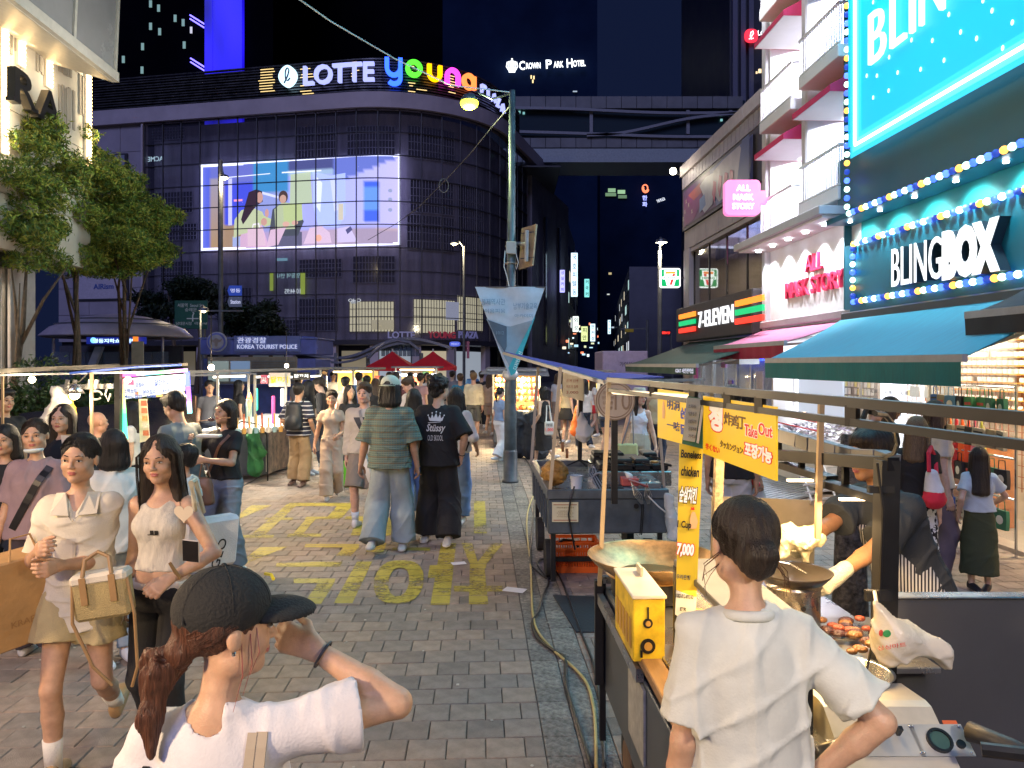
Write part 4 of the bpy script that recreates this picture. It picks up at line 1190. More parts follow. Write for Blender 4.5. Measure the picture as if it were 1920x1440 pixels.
def pic(u,v):
 def mix(a,b,t):t=min(1,max(0,t));return tuple(x+(y-x)*t for x,y in zip(a,b))
 c=mix((.3,.34,.85),(.36,.36,.78),u)
 if v<.14+0.*u:c=(.06,.07,.22)if u<.8 else(.1,.12,.4)
 if v<.2 and v>.13 and .1<u<.75:c=(.3,.42,.62)
 if u<.04:c=(.08,.11,.6)
 elif u<.12 and v>.14:c=mix((.28,.25,.34),(.34,.22,.12),(v-.2)*1.3)
 elif u<.27:c=(.05,.07,.62)if .2<v<.72 else(.12,.14,.5)if v<.72 else(.3,.2,.13)
 elif u<.45 and v<.35:c=(.04,.22,.5)
 elif u<.45:c=mix((.22,.3,.66),(.25,.25,.55),v)
 if v>.8 and u>.2:c=mix((.36,.28,.5),(.46,.34,.38),(u-.3)*1.2)
 if u>.68 and v<.8:c=mix((.36,.4,.92),(.5,.46,.9),(u-.68)*3)
 if u>.68 and v<.3-(u-.68)*.9:c=(.12,.16,.55)
 if u>.72 and v>.8+(u-.72)*.2:c=(.34,.27,.4)
 if .82<u<.9 and .28<v<.75:c=(.05,.12,.72)if(v<.36 or v>.62)else(.12,.28,.95)
 return c
vs,fs,cs=[],[],[]
for j in rAn(GY+1):
 for i in rAn(GX+1):vs.append(scr_pt(i/GX,j/GY,-.52));cs.append(pic(i/GX,j/GY))
for j in rAn(GY):
 for i in rAn(GX):a=j*(GX+1)+i;fs.append((a,a+GX+1,a+GX+2,a+1))
o=bake('picture',vs,fs,m_bg,scr)
ca=o.data.color_attributes.new('pic','FLOAT_COLOR','POINT');ca.data.foreach_set('color',nA([(*c,1)for c in cs],dtype=np.float32).ravel())
LAY[0]=-.5
E_=lambda cx,cy,rx,ry,n=18,a0=0,a1=360:[(cx+rx*cos(rad(a0+(a1-a0)*i/n)),cy+ry*sin(rad(a0+(a1-a0)*i/n)))for i in rAn(n+(0 if a1-a0==360 else 1))]
shape('pillar_image',rct(.135,.16,.155,.72),(.5,.5,.85))
shape('shelf_image',[(.3,.33),(.42,.42),(.42,.45),(.3,.36)],(.6,.62,.95))
shape('flag_image',rct(.165,.415,.21,.44),(.8,.3,.5))
shape('bag_image',[(.46,.16),(.56,.14),(.57,.5),(.5,.52),(.455,.5)],(.42,.5,.36))
shape('bag_image',[(.57,.14),(.66,.2),(.735,.18),(.735,.66),(.7,.8),(.6,.78),(.575,.55)],(.36,.44,.95),1.1)
shape('bag_highlight',[(.59,.2),(.62,.28),(.61,.62),(.59,.55)],(.62,.68,1.),1.1)
shape('bag_highlight',[(.66,.25),(.68,.24),(.7,.6),(.68,.62)],(.5,.55,1.),1.1)
shape('box_image',rct(.7,.53,.725,.72),(.55,.5,.4))
shape('skirt_image',[(.19,.9),(.24,.7),(.31,.72),(.35,1.),(.17,.99)],(.55,.36,.52))
shape('trousers_image',rct(.16,.86,.2,.98),(.3,.36,.62))
shape('jumper_image',[(.165,.88),(.17,.66),(.205,.55),(.26,.52),(.315,.58),(.33,.66),(.31,.72),(.29,.83),(.24,.82),(.2,.84)],(.45,.5,.32))
shape('arm_image',[(.3,.6),(.37,.68),(.375,.73),(.33,.76),(.29,.7)],(.43,.5,.28))
shape('hair_image',[(.245,.34),(.285,.31),(.315,.34),(.318,.46),(.29,.5),(.265,.56),(.235,.66),(.215,.72),(.205,.66),(.225,.5)],(.05,.025,.04),.6)
shape('face_image',E_(.302,.41,.017,.065),(.5,.28,.24))
shape('hair_image',[(.275,.335),(.29,.33),(.288,.42),(.275,.5),(.262,.5),(.265,.4)],(.05,.025,.04),.6)
shape('hand_image',E_(.325,.7,.016,.045),(.52,.28,.24));shape('hand_image',E_(.34,.6,.01,.05),(.52,.28,.26))
shape('bag_image',[(.24,.78),(.32,.76),(.335,.98),(.24,.98)],(.62,.44,.55));shape('strap_image',[(.262,.78),(.268,.72),(.3,.71),(.305,.77),(.3,.765),(.296,.73),(.27,.735),(.268,.78)],(.75,.7,.8))
shape('trousers_image',[(.36,.82),(.44,.8),(.52,.84),(.52,1.),(.36,1.)],(.1,.1,.17))
shape('jacket_image',[(.35,.88),(.37,.56),(.41,.5),(.46,.5),(.5,.56),(.53,.72),(.5,.88)],(.06,.07,.09))
shape('jumper_image',[(.385,.8),(.38,.56),(.42,.48),(.47,.5),(.485,.8)],(.4,.46,.3))
shape('hair_image',E_(.425,.42,.024,.075),(.06,.035,.03));shape('face_image',E_(.424,.445,.017,.05),(.5,.3,.24));shape('bag_image',[(.36,.8),(.44,.78),(.4,.98),(.34,1.)],(.6,.42,.56))
shape('parcel_image',[(.425,.53),(.52,.5),(.525,.7),(.43,.74)],(.42,.5,.24));shape('hand_image',E_(.44,.74,.018,.03),(.6,.36,.3));shape('hand_image',E_(.485,.73,.016,.028),(.6,.36,.3))
shape('figure_image',[(.53,.98),(.56,.8),(.62,.78),(.66,.86),(.67,.98)],(.62,.46,.62));shape('hand_image',E_(.605,.92,.016,.04),(.85,.4,.3))
for v0 in(.4,.5,.62):shape('button_image',E_(.955,v0,.01,.022),(.28,.32,.5))
shape('light_line',[(.12,.15),(.36,.135),(.36,.145),(.12,.16)],(.8,.85,1));shape('light_line',[(.42,.13),(.62,.135),(.62,.15),(.42,.145)],(.8,.85,1))
shape('seat_image',[(.7,.82),(.76,.8),(.8,.98),(.7,.98)],(.55,.48,.75));shape('screen_image',[(.74,.84),(.765,.8),(.775,.84),(.75,.89)],(.08,.08,.2))
LAY[0]=-.36
fw=.013;fh=.022
for k,pts in eN(([(0,-.02),(1,-.02),(1,.01),(0,.01)],[(0,.985),(1,.985),(1,1.015),(0,1.015)],[(-.004,-.02),(.006,-.02),(.006,1.015),(-.004,1.015)],[(.992,-.02),(1.004,-.02),(1.004,1.015),(.992,1.015)])):
 LAY[0]=-.36+.01*k;shape('screen_border',pts,(.68,.72,1.),1.6)
o=lamp('AREA',Vector(scr_pt(.5,.5,.6)),260,(.45,.5,1),14,target=Vector(scr_pt(.5,.5,8)),sy=6)
sb=thing('side_building','dark stone-clad block behind the store corner with slit windows','building',(-.5,69,0))
pts=[path(ARC+9,0)[0],path(ARC+26,0)[0]]
for k in rAn(8):
 p0=path(ARC+9.1+k*2.2,.1)[0];p1=path(ARC+11.25+k*2.2,.1)[0]
 sL(p0+zV(0),p1+zV(0),p1+zV(ZB0-1),p0+zV(ZB0-1),.5).bd('wall_panel',mat('stone_grey',(.19,.18,.23),.6,var=.15,vs=.6),sb)
 if k in(2,5):sL(p0+Vr((.35,0,4)),p0.lerp(p1,.25)+Vr((.35,0,4)),p0.lerp(p1,.25)+Vr((.35,0,18)),p0+Vr((.35,0,18)),.2).bd('window',m_dk,sb)
B('roof',m_mull,sb,path(ARC+9,-8)[0].x,path(ARC+26,-.5)[0].x-1.5,74,92,ZB0-1.2,ZB0-1.05)
B('core',m_mull,sb,-14,-1.2,76,95,0,ZB0-1.3)
for(tx,px0,px1,y0,y1,fr_)in(('AIRism',137,240,508,560,1),('',178,238,292,318,0)):
 ps=thing('wall_poster','pale AIRism poster in a dark frame behind the tree trunks' if tx else 'small dark-framed picture panel high on the grey wing','poster',path(s_of((px0+px1)/2,.3),.3)[0]+zV(6))
 sa,sb_=s_of(px0,.12),s_of(px1,.12);sm_=(sa+sb_)/2
 hold=ls;ls=ps
 strip('frame',m_mull,sa,sb_,z_at(sm_,y1+3,.2),z_at(sm_,y0-3,.2),.06,.2,1);strip('print',mat('poster_%d'%len(tx),(.45,.4,.5)if tx else(.22,.24,.36),.6),sa+.25,sb_-.25,z_at(sm_,y1,.2),z_at(sm_,y0,.2),.205,.23,1)
 if tx:ptx(tx,193,537,38,10,mat('poster_blue',(.05,.1,.35),.5,var=0),.24,bold=.02,ext=.02)
 ls=hold
 # square: kiosk, canopies, signs, trees
YK=27.
def kx(px):return xP(px,YK)
def kz(y):return zP(y,YK)
m_kb=mat('kiosk_blue',(.16,.2,.62),.4,var=.12,vs=3);m_kb2=mat('kiosk_blue_pale',(.2,.25,.6),.4,var=.08)
ki=thing('police_kiosk','blue KOREA TOURIST POLICE kiosk with round emblem behind the food stalls','kiosk',(kx(485),YK+1,0))
B('wall',m_kb,ki,kx(378),kx(590),YK+.12,YK+2.4,0,kz(672),.02)
B('fascia',m_kb,ki,kx(376),kx(594),YK-.05,YK+2.5,kz(665),kz(636),.03)
B('name_board',m_kb2,ki,kx(441),kx(565),YK-.14,YK-.06,kz(660),kz(630),.01)
B('gutter',m_kb2,ki,kx(374),kx(597),YK-.08,YK+2.5,kz(635.6),kz(633),.01)
mwt=mat('white_letter',(.75,.77,.85),.5,var=0,emit=(.6,.65,.9),es=.45)
text('관광경찰',mwt,ki,fra(P(472,638,YK-.15)),w=54*YK/F,h=11*YK/F,ext=.02,bold=.012)
text('KOREA TOURIST POLICE',mwt,ki,fra(P(501,650,YK-.15)),w=112*YK/F,h=8*YK/F,ext=.02,bold=.012)
q=P(407,641,YK-.2)
dI(q,.36,'y',.06).bd('emblem_rim',mat('emblem_white',(.55,.56,.66),.5),ki);dI(q+Vr((0,-.04,0)),.32,'y',.03).bd('emblem_ring',m_kb,ki)
dI(q+Vr((0,-.06,0)),.255,'y',.03).bd('emblem_disc',mat('emblem_grey',(.45,.45,.55),.5),ki)
b=MB(fra(q+Vr((0,-.08,0))))
b.prism([(-.22,.1),(-.1,.07),(-.03,.13),(.03,.13),(.1,.07),(.22,.1),(.15,0.),(.06,-.03),(.05,-.14),(0,-.18),(-.05,-.14),(-.06,-.03),(-.15,0)],0,.015,'z');b.bd('bird_emblem',mat('emblem_tan',(.33,.27,.26),.5),ki)
B('window_frame',mat('kiosk_frame',(.42,.36,.3),.4),ki,kx(388),kx(556),YK+.04,YK+.115,kz(720),kz(669),.01)
for(a,c,col)in((390,428,(.42,.52,.5)),(432,468,(.3,.45,.72))):B('window_pane',glow('kiosk_pane_%d'%a,col,.28),ki,kx(a),kx(c),YK+.02,YK+.038,kz(715),kz(677))
b=MB()
for i in rAn(9):b.box(kx(472),kx(553),YK+0.,YK+.035,kz(676+i*4.5+3),kz(676+i*4.5))
b.bd('shutter',mat('shutter_metal',(.42,.44,.46),.35,metal=.6),ki)
B('service_ledge',m_kb2,ki,kx(384),kx(560),YK-.25,YK+.02,kz(722),kz(720),.01)
b=MB();b.slab((kx(566),YK,kz(660)),(kx(596),YK,kz(655)),(kx(592),YK,kz(632)),(kx(566),YK,kz(630)),.08);b.bd('side_board',m_kb,ki)
# mushroom canopy of the underground entrance on the left, wave canopy in the middle
m_can=mat('canopy_shell',(.45,.38,.45),.4,var=.15,vs=1.5);YCN=25.
cn=thing('mushroom_canopy','wide pale mushroom-shaped canopy over the underground entrance behind the trees','canopy',(xP(225,YCN),YCN,0))
cxn=xP(222,YCN);zr=zP(631,YCN)
lA([(2.35,zr-.02),(2.34,zr+.02),(2.05,zr+.28),(1.5,zr+.5),(.9,zr+.66),(.3,zr+.74),(0.,zr+.75)],(cxn,YCN,0),40,sy=.9).bd('roof_shell',m_can,cn,smooth=1)
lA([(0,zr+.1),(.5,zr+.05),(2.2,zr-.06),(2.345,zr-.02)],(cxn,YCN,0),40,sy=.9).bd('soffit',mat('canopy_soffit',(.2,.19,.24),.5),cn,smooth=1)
for r_ in(1.4,1.9):tU([(cxn+r_*cos(a),YCN+.9*r_*sin(a),zr+(.55 if r_<1.5 else .38))for a in nL(pi,2*pi,20)],.02,5).bd('roof_seam',mat('seam_dark',(.1,.1,.12),.5),cn)
for px in(100,305):tU([(xP(px,YCN),YCN,0),(xP(px,YCN),YCN,zr)],.045,8).bd('post',mat('canopy_post',(.5,.5,.5),.3,metal=.7),cn)
es_=thing('escalator_entrance','dark glazed stair entrance with blue lit sign under the mushroom canopy','entrance',(xP(200,24),24,0))
B('back_wall',mat('entrance_dark',(.06,.06,.08),.4),es_,xP(95,26),xP(330,26),26.5,26.6,0,2.6)
for k in rAn(7):B('glass_pane',mat('entrance_glass',(.15,.17,.24),.1,var=0,alpha=.4),es_,xP(100+k*31,24),xP(129+k*31,24),24,24.03,0,2.35)
sL(P(158,700,23.8),P(172,700,23.8),P(192,650,23.8),P(178,650,23.8),.15).bd('stair_flank',mat('stair_steel',(.35,.35,.42),.4,metal=.4),es_)
bs=B('sign_box',mat('sign_navy',(.02,.03,.16),.4,var=0,emit=(.01,.02,.25),es=.6),es_,xP(162,23.7),xP(272,23.7),23.7,23.8,zP(645,23.7),zP(632,23.7))
text('명동지하쇼핑센터',glow('cyan_letters',(.55,.8,1.),1.3,True),es_,fra(P(215,639,23.68)),w=80*23.7/F,h=8*23.7/F,ext=.01,bold=.02)
dI(P(175,638,23.68),.09,'y',.02).bd('logo_disc',glow('cyan_logo',(.2,.6,1.),1.2,True),es_)
B('red_display',glow('red_yellow',(1,.25,.03),.8,True),es_,xP(249,23.6),xP(258,23.6),23.6,23.65,zP(640,23.6),zP(629,23.6))
sbn=thing('standing_board','cream notice board on a stand beside the canopy steps','board',P(258,683,22));B('board',mat('cream_board',(.5,.43,.36),.7),sbn,xP(246,22),xP(269,22),22,22.04,1.3,zP(640,22),.01);B('stand',m_kb,sbn,xP(257,22)-.03,xP(257,22)+.03,22.045,22.1,0,1.5)
YW=34.
wc=thing('wave_canopy','long wavy grey steel canopy rising and falling behind the red parasols','canopy',(xP(680,YW),YW,0))
m_wc=mat('wave_steel',(.2,.21,.27),.35,metal=.3,var=.15)
kp=[(565,660),(600,666),(640,672),(680,660),(715,640),(745,630),(775,630),(810,638),(845,650)]
top=curve(kp,34)
for t_,th,dy in((0,5,0),(1,4,9)):
 b=MB()
 for i in rAn(len(top)-1):
  (a,y0),(c,y1)=top[i],top[i+1]
  if t_ and not(600<a<760):continue
  q0,q1=P(a,y0+dy,YW-t_*.5),P(c,y1+dy,YW-t_*.5)
  h0=th*YW/F
  b.slab((q0.x,q0.y,q0.z-h0),(q1.x,q1.y,q1.z-h0),(q1.x,q1.y,q1.z),(q0.x,q0.y,q0.z),1.6 if not t_ else .3)
 b.bd('wave_roof' if not t_ else 'wave_rib',m_wc,wc)
b=MB();b.tube([P(x,y,YW-.5)for x,y in((690,672),(705,656),(722,644),(745,638),(768,642),(786,656))],.07,6);b.bd('arch_rib',m_wc,wc)
b=MB()
for i in rAn(9):
 x=715+i*8;b.slab(P(x,668,YW-.3),P(x+7,668,YW-.3),P(x+7,646+abs(i-4)*1.2,YW-.3),P(x,646+abs(i-4)*1.2,YW-.3),.02)
b.bd('glazing',mat('wave_glass',(.1,.13,.18),.1,var=0,alpha=.6),wc)
for px in(690,790,630):tU([PG(px,0,YW),P(px,662,YW)],.09,8).bd('column',m_wc,wc)
# red parasols
m_red=mat('parasol_red',(.62,.012,.022),.7,var=.08,sub=0);YR=29.
def parasol(px,label):
 a=P(px,0,YR);t=thing('parasol',label,'parasol',(a.x,YR,0),0,'red parasols over the far stalls')
 ze=zP(687,YR);zt=zP(658,YR);hw=.86
 for k in rAn(4):
  pts=[(-hw,-hw),(hw,-hw),(hw,hw),(-hw,hw)];p0=pts[k];p1=pts[(k+1)%4];b=MB();n=6;v=[];fs=[]
  for i in rAn(n+1):
   s=i/n
   for j in rAn(5):
    u=j/4;x=(p0[0]+(p1[0]-p0[0])*u)*s;y=(p0[1]+(p1[1]-p0[1])*u)*s;v.append((a.x+x,YR+y,zt-(zt-ze)*(s**.85)-.05*sin(pi*u)*s))
  for i in rAn(n):
   for j in rAn(4):q=i*5+j;fs.append((q,q+1,q+6,q+5))
  for j in rAn(4):q=n*5+j;m_=len(v);v+=[(v[q][0],v[q][1],v[q][2]-.13),(v[q+1][0],v[q+1][1],v[q+1][2]-.13)];fs.append((q,q+1,m_+1,m_))
  b.add(v,fs);b.bd('canopy_panel',m_red,t)
 tU([(a.x,YR,0),(a.x,YR,zt+.08)],.03,8).bd('pole',mat('pole_white',(.6,.6,.6),.4),t)
parasol(736,'red parasol on the left over the far food stall');parasol(812,'red parasol on the right over the far food stall')
# poles and signs across the road
m_pole=mat('lamp_post_grey',(.12,.13,.14),.45,metal=.4,var=.2,vs=3)
def road_post(px,ytop,Y,lx,ly,label,pw=600,lc=(1,.78,.45),r=.07,bulb=.16,off=0):
 b=P(px,0,Y);t=thing('street_lamp',label,'street lamp',(b.x,Y,0))
 zt=zP(ytop,Y);tU([(b.x,Y,0),(b.x,Y,zt)],[r*1.3,r],10).bd('post',m_pole,t)
 a=P(lx,ly,Y-.3);tU([(b.x,Y,zt-.1),(a.x*.6+b.x*.4,Y-.15,a.z+.25),(a.x,Y-.3,a.z+.15)],.04,6).bd('arm',m_pole,t)
 lA([(.05,.18),(.2,.12),(.24,0.)],(a.x,Y-.3,a.z),12).bd('lamp_head',m_pole,t)
 bL((a.x,Y-.3,a.z-.02),bulb,10,6,(1,1,.6)).bd('bulb',glow('bulb_%02d'%int(lc[2]*10),lc,14,True),t,smooth=1)
 lamp('POINT',(a.x,Y-.45,a.z-.3),pw,lc,.25)
 return t
t=road_post(414,300,42,421,333,'dark lamp post with warm lamp standing before the video screen',500,r=.11)
for(y,w,c,tx)in((545,26,(.02,.05,.3),'명동'),(566,24,(.05,.06,.1),'Station')):
 q=P(427,y,41.8);sgn=thing('direction_sign','blue arrow-shaped street sign on the lamp post below the screen' if y==545 else 'dark direction board under the blue arrow sign','sign',q)
 MB(fra(q)).prism([(0.,0),(.1,.28),(.8,.28),(.8,-.28),(.1,-.28)],0,.05,'z').bd('plate',mat('sign_blue_%d'%y,c,.4,var=0,emit=c,es=.5),sgn)
 text(tx,mwt,sgn,fra(q+Vr((.46,-.07,0))),w=.55,h=.22,ext=.01,bold=.01)
q=P(358,590,38);gs=thing('road_sign','dark green overhead road direction sign above the mushroom canopy edge','sign',q)
m_gs=mat('road_green',(.012,.075,.05),.4);B('plate',m_gs,gs,q.x-.84,q.x+.84,38,38.05,q.z-.72,q.z+.72,.02)
for(dx,dz,tx,w,h)in((0,.48,'서울역  Seoul Stn',1.35,.2),(0,.25,'숭례문',.6,.18),(-.35,-.45,'남대문시장',.8,.17),(.5,-.45,'시청 City Hall',.65,.17)):text(tx,mat('sign_white_dim',(.5,.55,.5),.5,var=0),gs,fra(q+Vr((dx,-.01,dz))),w=w,h=h,ext=.01)
b=MB(fra(q+Vr((0,-.02,0))));stroke_ribbon(b,[(.1,-.35),(.1,-.05),(.16,.08),(.1,.12)],.06,.01);stroke_ribbon(b,[(-.2,-.2),(.1,-.2),(.4,-.2)],.05,.012);b.bd('arrow',mat('sign_white_dim'),gs)
bA((q.x+.95,38.1,q.z+.2),(xP(455,38),38.1,q.z+.2),.08).bd('beam',m_pole,gs);tU([(q.x+.6,38.15,0),(q.x+.6,38.15,q.z+.5)],.09,8).bd('post',m_pole,gs)
road_post(376,585,33,382,583,'small warm lamp on a thin post before the green road sign',90,r=.04,bulb=.09)
road_post(870,462,44,852,457,'tall lamp post with warm lamp against the curved glass corner',600,r=.07,bulb=.13)
road_post(1237,470,30,1240,455,'slim lamp post with white lamp left of the corner shop',450,(1,.86,.62),.075,.1)
wlm=thing('wall_lamp','bright white lamp on a bracket at the corner shop roof edge','wall lamp',P(1262,320,20.5))
bA(P(1262,322,20.5),P(1283,330,20.8),.05).bd('arm',m_pole,wlm);bL(P(1262,321,20.4),.1,10,6).bd('bulb',glow('bulb_white',(1,.93,.72),10,True),wlm);lamp('POINT',P(1250,330,19.6),25,(1,.88,.65),.12)
bt=thing('bus_stop_sign','small blue bus stop plate on a post right of the red parasols','sign',PG(853,683,33))
MB(fra(P(853,645,33))).prism([(.24*copysign(abs(cos(a))**.6,cos(a)),.11*copysign(abs(sin(a))**.6,sin(a)))for a in[2*pi*i/20 for i in rAn(20)]],0,.05,'z').bd('plate',mat('bus_blue',(.05,.1,.5),.4,var=0,emit=(.08,.12,.6),es=.5),bt)
text('명동입구',mwt,bt,fra(P(853,645,32.93)),w=.34,h=.1,ext=.01);tU([PG(853,700,33),P(853,645,33.1)],.03,6).bd('post',m_pole,bt)
# the main lamp post with its pennant
YP=12.35;xp=xP(957,YP)
mp_=mat('post_paint',(.075,.1,.115),.42,var=.3,vs=5,metal=.2,bump=.15,bs=40)
post=thing('lamp_post','tall dark grey lamp post in mid street with glowing greenish lamp head','street lamp',(xp,YP,0))
zt=zP(170,YP)
tU([(xp,YP,0),(xp,YP,1.2),(xp+.01,YP,2.4),(xp+.03,YP,zt)],[.105,.1,.078,.05],18).bd('post',mp_,post,smooth=1)
lA([(.14,0),(.14,.04),(.118,.05),(.115,.5),(.106,.54)],(xp,YP,0),18).bd('base_sleeve',mat('post_base',(.05,.055,.06),.5,var=.3),post,smooth=1)
la=P(880,190,YP+.3)
tU([(xp+.03,YP,zt-.04),(xp-.3,YP+.1,zt-.1),(la.x+.12,YP+.3,la.z+.16)],.018,8).bd('arm',mp_,post)
lA([(.03,.13),(.1,.1),(.15,.03),(.16,0)],(la.x,la.y,la.z),16).bd('lamp_head',mp_,post,smooth=1)
bL((la.x,la.y,la.z-.03),.15,12,8,(1.05,1,.75)).bd('bulb',glow('bulb_green_yellow',(.9,1,.06),2.4,True),post,smooth=1)
lamp('POINT',(la.x,la.y-.02,la.z-.22),160,(.86,1,.48),.16)
for z in(3.9,3.62,2.55):tU([(xp+.012+.092*cos(a),YP+.092*sin(a),z)for a in nL(0,6.1,14)],.012,6,closed=True).bd('clamp',mat('strap_steel',(.5,.5,.5),.3,metal=.8),post)
B('control_box',mat('box_grey_pale',(.36,.36,.34),.5),post,xp-.07,xp+.1,YP-.14,YP-.075,zP(478,YP),zP(455,YP),.008)
tU([P(947,470,YP-.12),P(945,500,YP-.15),P(951,520,YP-.12),P(955,540,YP-.1)],.008,5).bd('wire',mat('wire_white',(.6,.6,.6),.5,var=0),post);tU([P(966,470,YP-.12),P(972,492,YP-.15),P(968,505,YP-.12)],.007,5).bd('wire',mat('wire_white'),post)
bsn=thing('sign_back','brown weathered back of an angled traffic sign clamped to the lamp post','sign',P(985,460,YP))
b=MB();A_,B_,C_,D_=P(972,505,YP+.05),P(998,497,YP-.25),P(1005,420,YP-.25),P(978,428,YP+.05)
b.slab(A_,B_,C_,D_,.03);b.bd('plate',mat('sign_back_tan',(.34,.25,.15),.6,var=.3,vs=8),bsn)
tU([P(987,490,YP-.22),P(988,432,YP-.22)],.035,8).bd('tube',mat('galvanised',(.45,.46,.47),.35,metal=.7),bsn)
tU([(xp+.08,YP,zP(457,YP)),P(987,457,YP-.18)],.03,8).bd('arm',mat('galvanised'),bsn)
for y in(438,485):bA(P(976,y,YP-.17),P(1002,y-3,YP-.27),.012).bd('bracket',m_mull,bsn)
m_pen=mat('pennant_cloth',(.4,.47,.55),.75,var=.08,sub=0)
pn=thing('pennant_banner','grey and blue triangular banner hung point down on the lamp post','banner',P(957,600,YP-.15))
def pen(name,pts,m,dy=0.,amp=.02,sub=10):
 V,F_=tess([P(x,y,YP+dy)for x,y in pts],[list(range(len(pts)))],.09)
 V=[(v[0],v[1]+amp*sin(v[0]*9+v[2]*3)+amp*.6*sin(v[2]*11+v[0]*4),v[2])for v in V]
 n=len(V);V2=V+[(v[0],v[1]+.004,v[2])for v in V];F2=F_+[[n+i for i in f[::-1]]for f in F_]
 return bake(name,V2,F2,m,pn,None,True)
m_pd=mat('pennant_navy',(.06,.09,.13),.75);m_pt=mat('pennant_teal',(.03,.33,.4),.7);m_ps=mat('pennant_shade',(.2,.27,.34),.75)
pen('cloth',[(891,538),(1022,538),(962,706),(955,706)],m_pen,-.14)
pen('dark_print',[(912,598),(935,610),(957,612),(1000,600),(966,680),(957,690),(945,668)],m_ps,-.15)
pen('navy_print',[(915,600),(950,612),(950,650),(946,660),(933,640)],m_pd,-.158)
pen('teal_print',[(1000,598),(1004,593),(966,700),(958,704),(953,690)],m_pt,-.162,.012)
m_pl=mat('pennant_letter',(.15,.22,.3),.8,var=0)
for tx,x,y,w,h in(('봉제역사관',925,566,44,12),('이음피움',928,583,38,8),('남부기술교육',985,574,44,12),('아카데미',982,592,34,7),('1012',938,624,14,6)):
 t_=text(tx,m_pl,pn,fra(P(x,y,YP-.19)),w=w*YP/F,h=h*YP/F,ext=.004)
t_=text('디자인혁신',mat('pennant_white',(.7,.8,.8),.8,var=0),pn,fra(P(971,676,YP-.2),(.35,0,1),(-1,0,.35)),w=.3,h=.07,ext=.004)
bA(P(890,538,YP-.13),P(1023,538,YP-.13),.02).bd('top_rod',m_mull,pn)
lA([(.09,0),(.13,.05),(.14,.1),(.11,.16)],(xp,YP,zP(713,YP)),12).bd('cable_tie_wrap',mat('silver_wrap',(.55,.56,.58),.3,metal=.3,bump=.8,bs=30),pn,smooth=1)
cb=thing('overhead_cable','pale cable crossing the night sky down to the lamp post','cable',(xp,YP,zt))
tU([P(520,-30,9.),P(620,40,10),P(740,110,11),P(845,160,12),(xp+.03,YP,zt-.03)],.011,6).bd('cable',mat('cable_pale',(.55,.53,.5),.5),cb)
cb=thing('overhead_cable','thin dark sagging cable with a coiled loop left of the lamp post','cable',(xp,YP,zt))
tU([(xp,YP,zt-.25),P(925,235,13.3),P(880,290,15),P(838,335,17),P(786,388,20),P(745,418,23),P(690,450,27)],.01,6).bd('cable',mat('cable_dark',(.09,.085,.1),.6),cb)
tU([P(832+9*cos(a),348+13*sin(a),17)for a in nL(0,5.9,14)],.012,6,closed=True).bd('coil',mat('cable_dark'),cb)
# trees
m_bark=mat('bark',(.09,.065,.05),.9,var=.3,vs=12,bump=.8,bs=40)
def leafmat(name,c):
 m=mat(name,c,.6,var=.35,vs=3.2);nt,b,L=nodes_of(m);iv(b,'Specular IOR Level',.25)
 return m
m_lf=[leafmat('leaf_green',(.15,.23,.035)),leafmat('leaf_dark',(.05,.11,.03)),leafmat('leaf_olive',(.24,.26,.05))]
def crown(t,clumps,n,size,seed,mats=m_lf,name='crown',elong=2.6,M=None):
 r=np.random.RandomState(seed);C=nA(clumps);vol=C[:,3]*C[:,4]*C[:,5]
 C=np.repeat(C,np.maximum((n*vol/vol.sum()).astype(int),1),axis=0);k=len(C)
 U=lambda a:a/np.linalg.norm(a,axis=-1,keepdims=True)
 p=C[:,:3]+U(r.normal(size=(k,3)))*r.uniform(.25,1,size=(k,1))**.5*C[:,3:]
 a=U(r.normal(size=(k,3))*.5+nA([0,0,-.25]))[:,None,:];sg=r.uniform(.7,1.3,size=(k,1,1))*size
 o=p[:,None,:]+a*np.arange(3)[None,:,None]*size*.9+r.normal(size=(k,3,3))*size*.45
 u=r.normal(size=(k,3,3));u=U(u-.3*(u*a).sum(-1,keepdims=True)*a);v=U(np.cross(u,r.normal(size=(k,3,3))))
 V=np.stack([o-u*sg*elong*.5,o+v*sg*.32,o+u*sg*elong*.5,o-v*sg*.32],2).reshape(-1,3)
 Q=np.arange(len(V)).reshape(-1,4)
 return bake(name,V,Q,list(mats),t,None,False,r.randint(0,3,len(Q)))
def branchy(t,base,h,seed,lean=(0,0),r0=.07,n=4,spread=.9,zfork=.45):
 r=RD(seed);b=MB()
 base=Vector(base);top=base+Vr((lean[0],lean[1],h));mid=base.lerp(top,zfork)+Vr((r.uniform(-.1,.1),0,0))
 b.tube([base,base.lerp(mid,.5)+Vr((r.uniform(-.05,.05),0,0)),mid,mid.lerp(top,.5)+Vr((r.uniform(-.1,.1),0,0)),top],[r0*1.25,r0,r0*.85,r0*.6,r0*.25],9)
 b.bd('trunk',m_bark,t,smooth=1)
 for k in rAn(n):
  s=zfork+r.uniform(-.12,.35);p=base.lerp(top,min(s,.95));a=r.uniform(0,6.28);L_=spread*r.uniform(.7,1.2)
  e=p+Vr((cos(a)*L_,sin(a)*L_*.7,h*(1-s)*.75+.2));
  tU([p,p.lerp(e,.5)+zV(.12),e],[r0*.5,r0*.35,r0*.12],7).bd('limb',m_bark,t,smooth=1)
YT=15.2
def tx(px,Y=YT):return xP(px,Y)
def tz(y,Y=YT):return zP(y,Y)
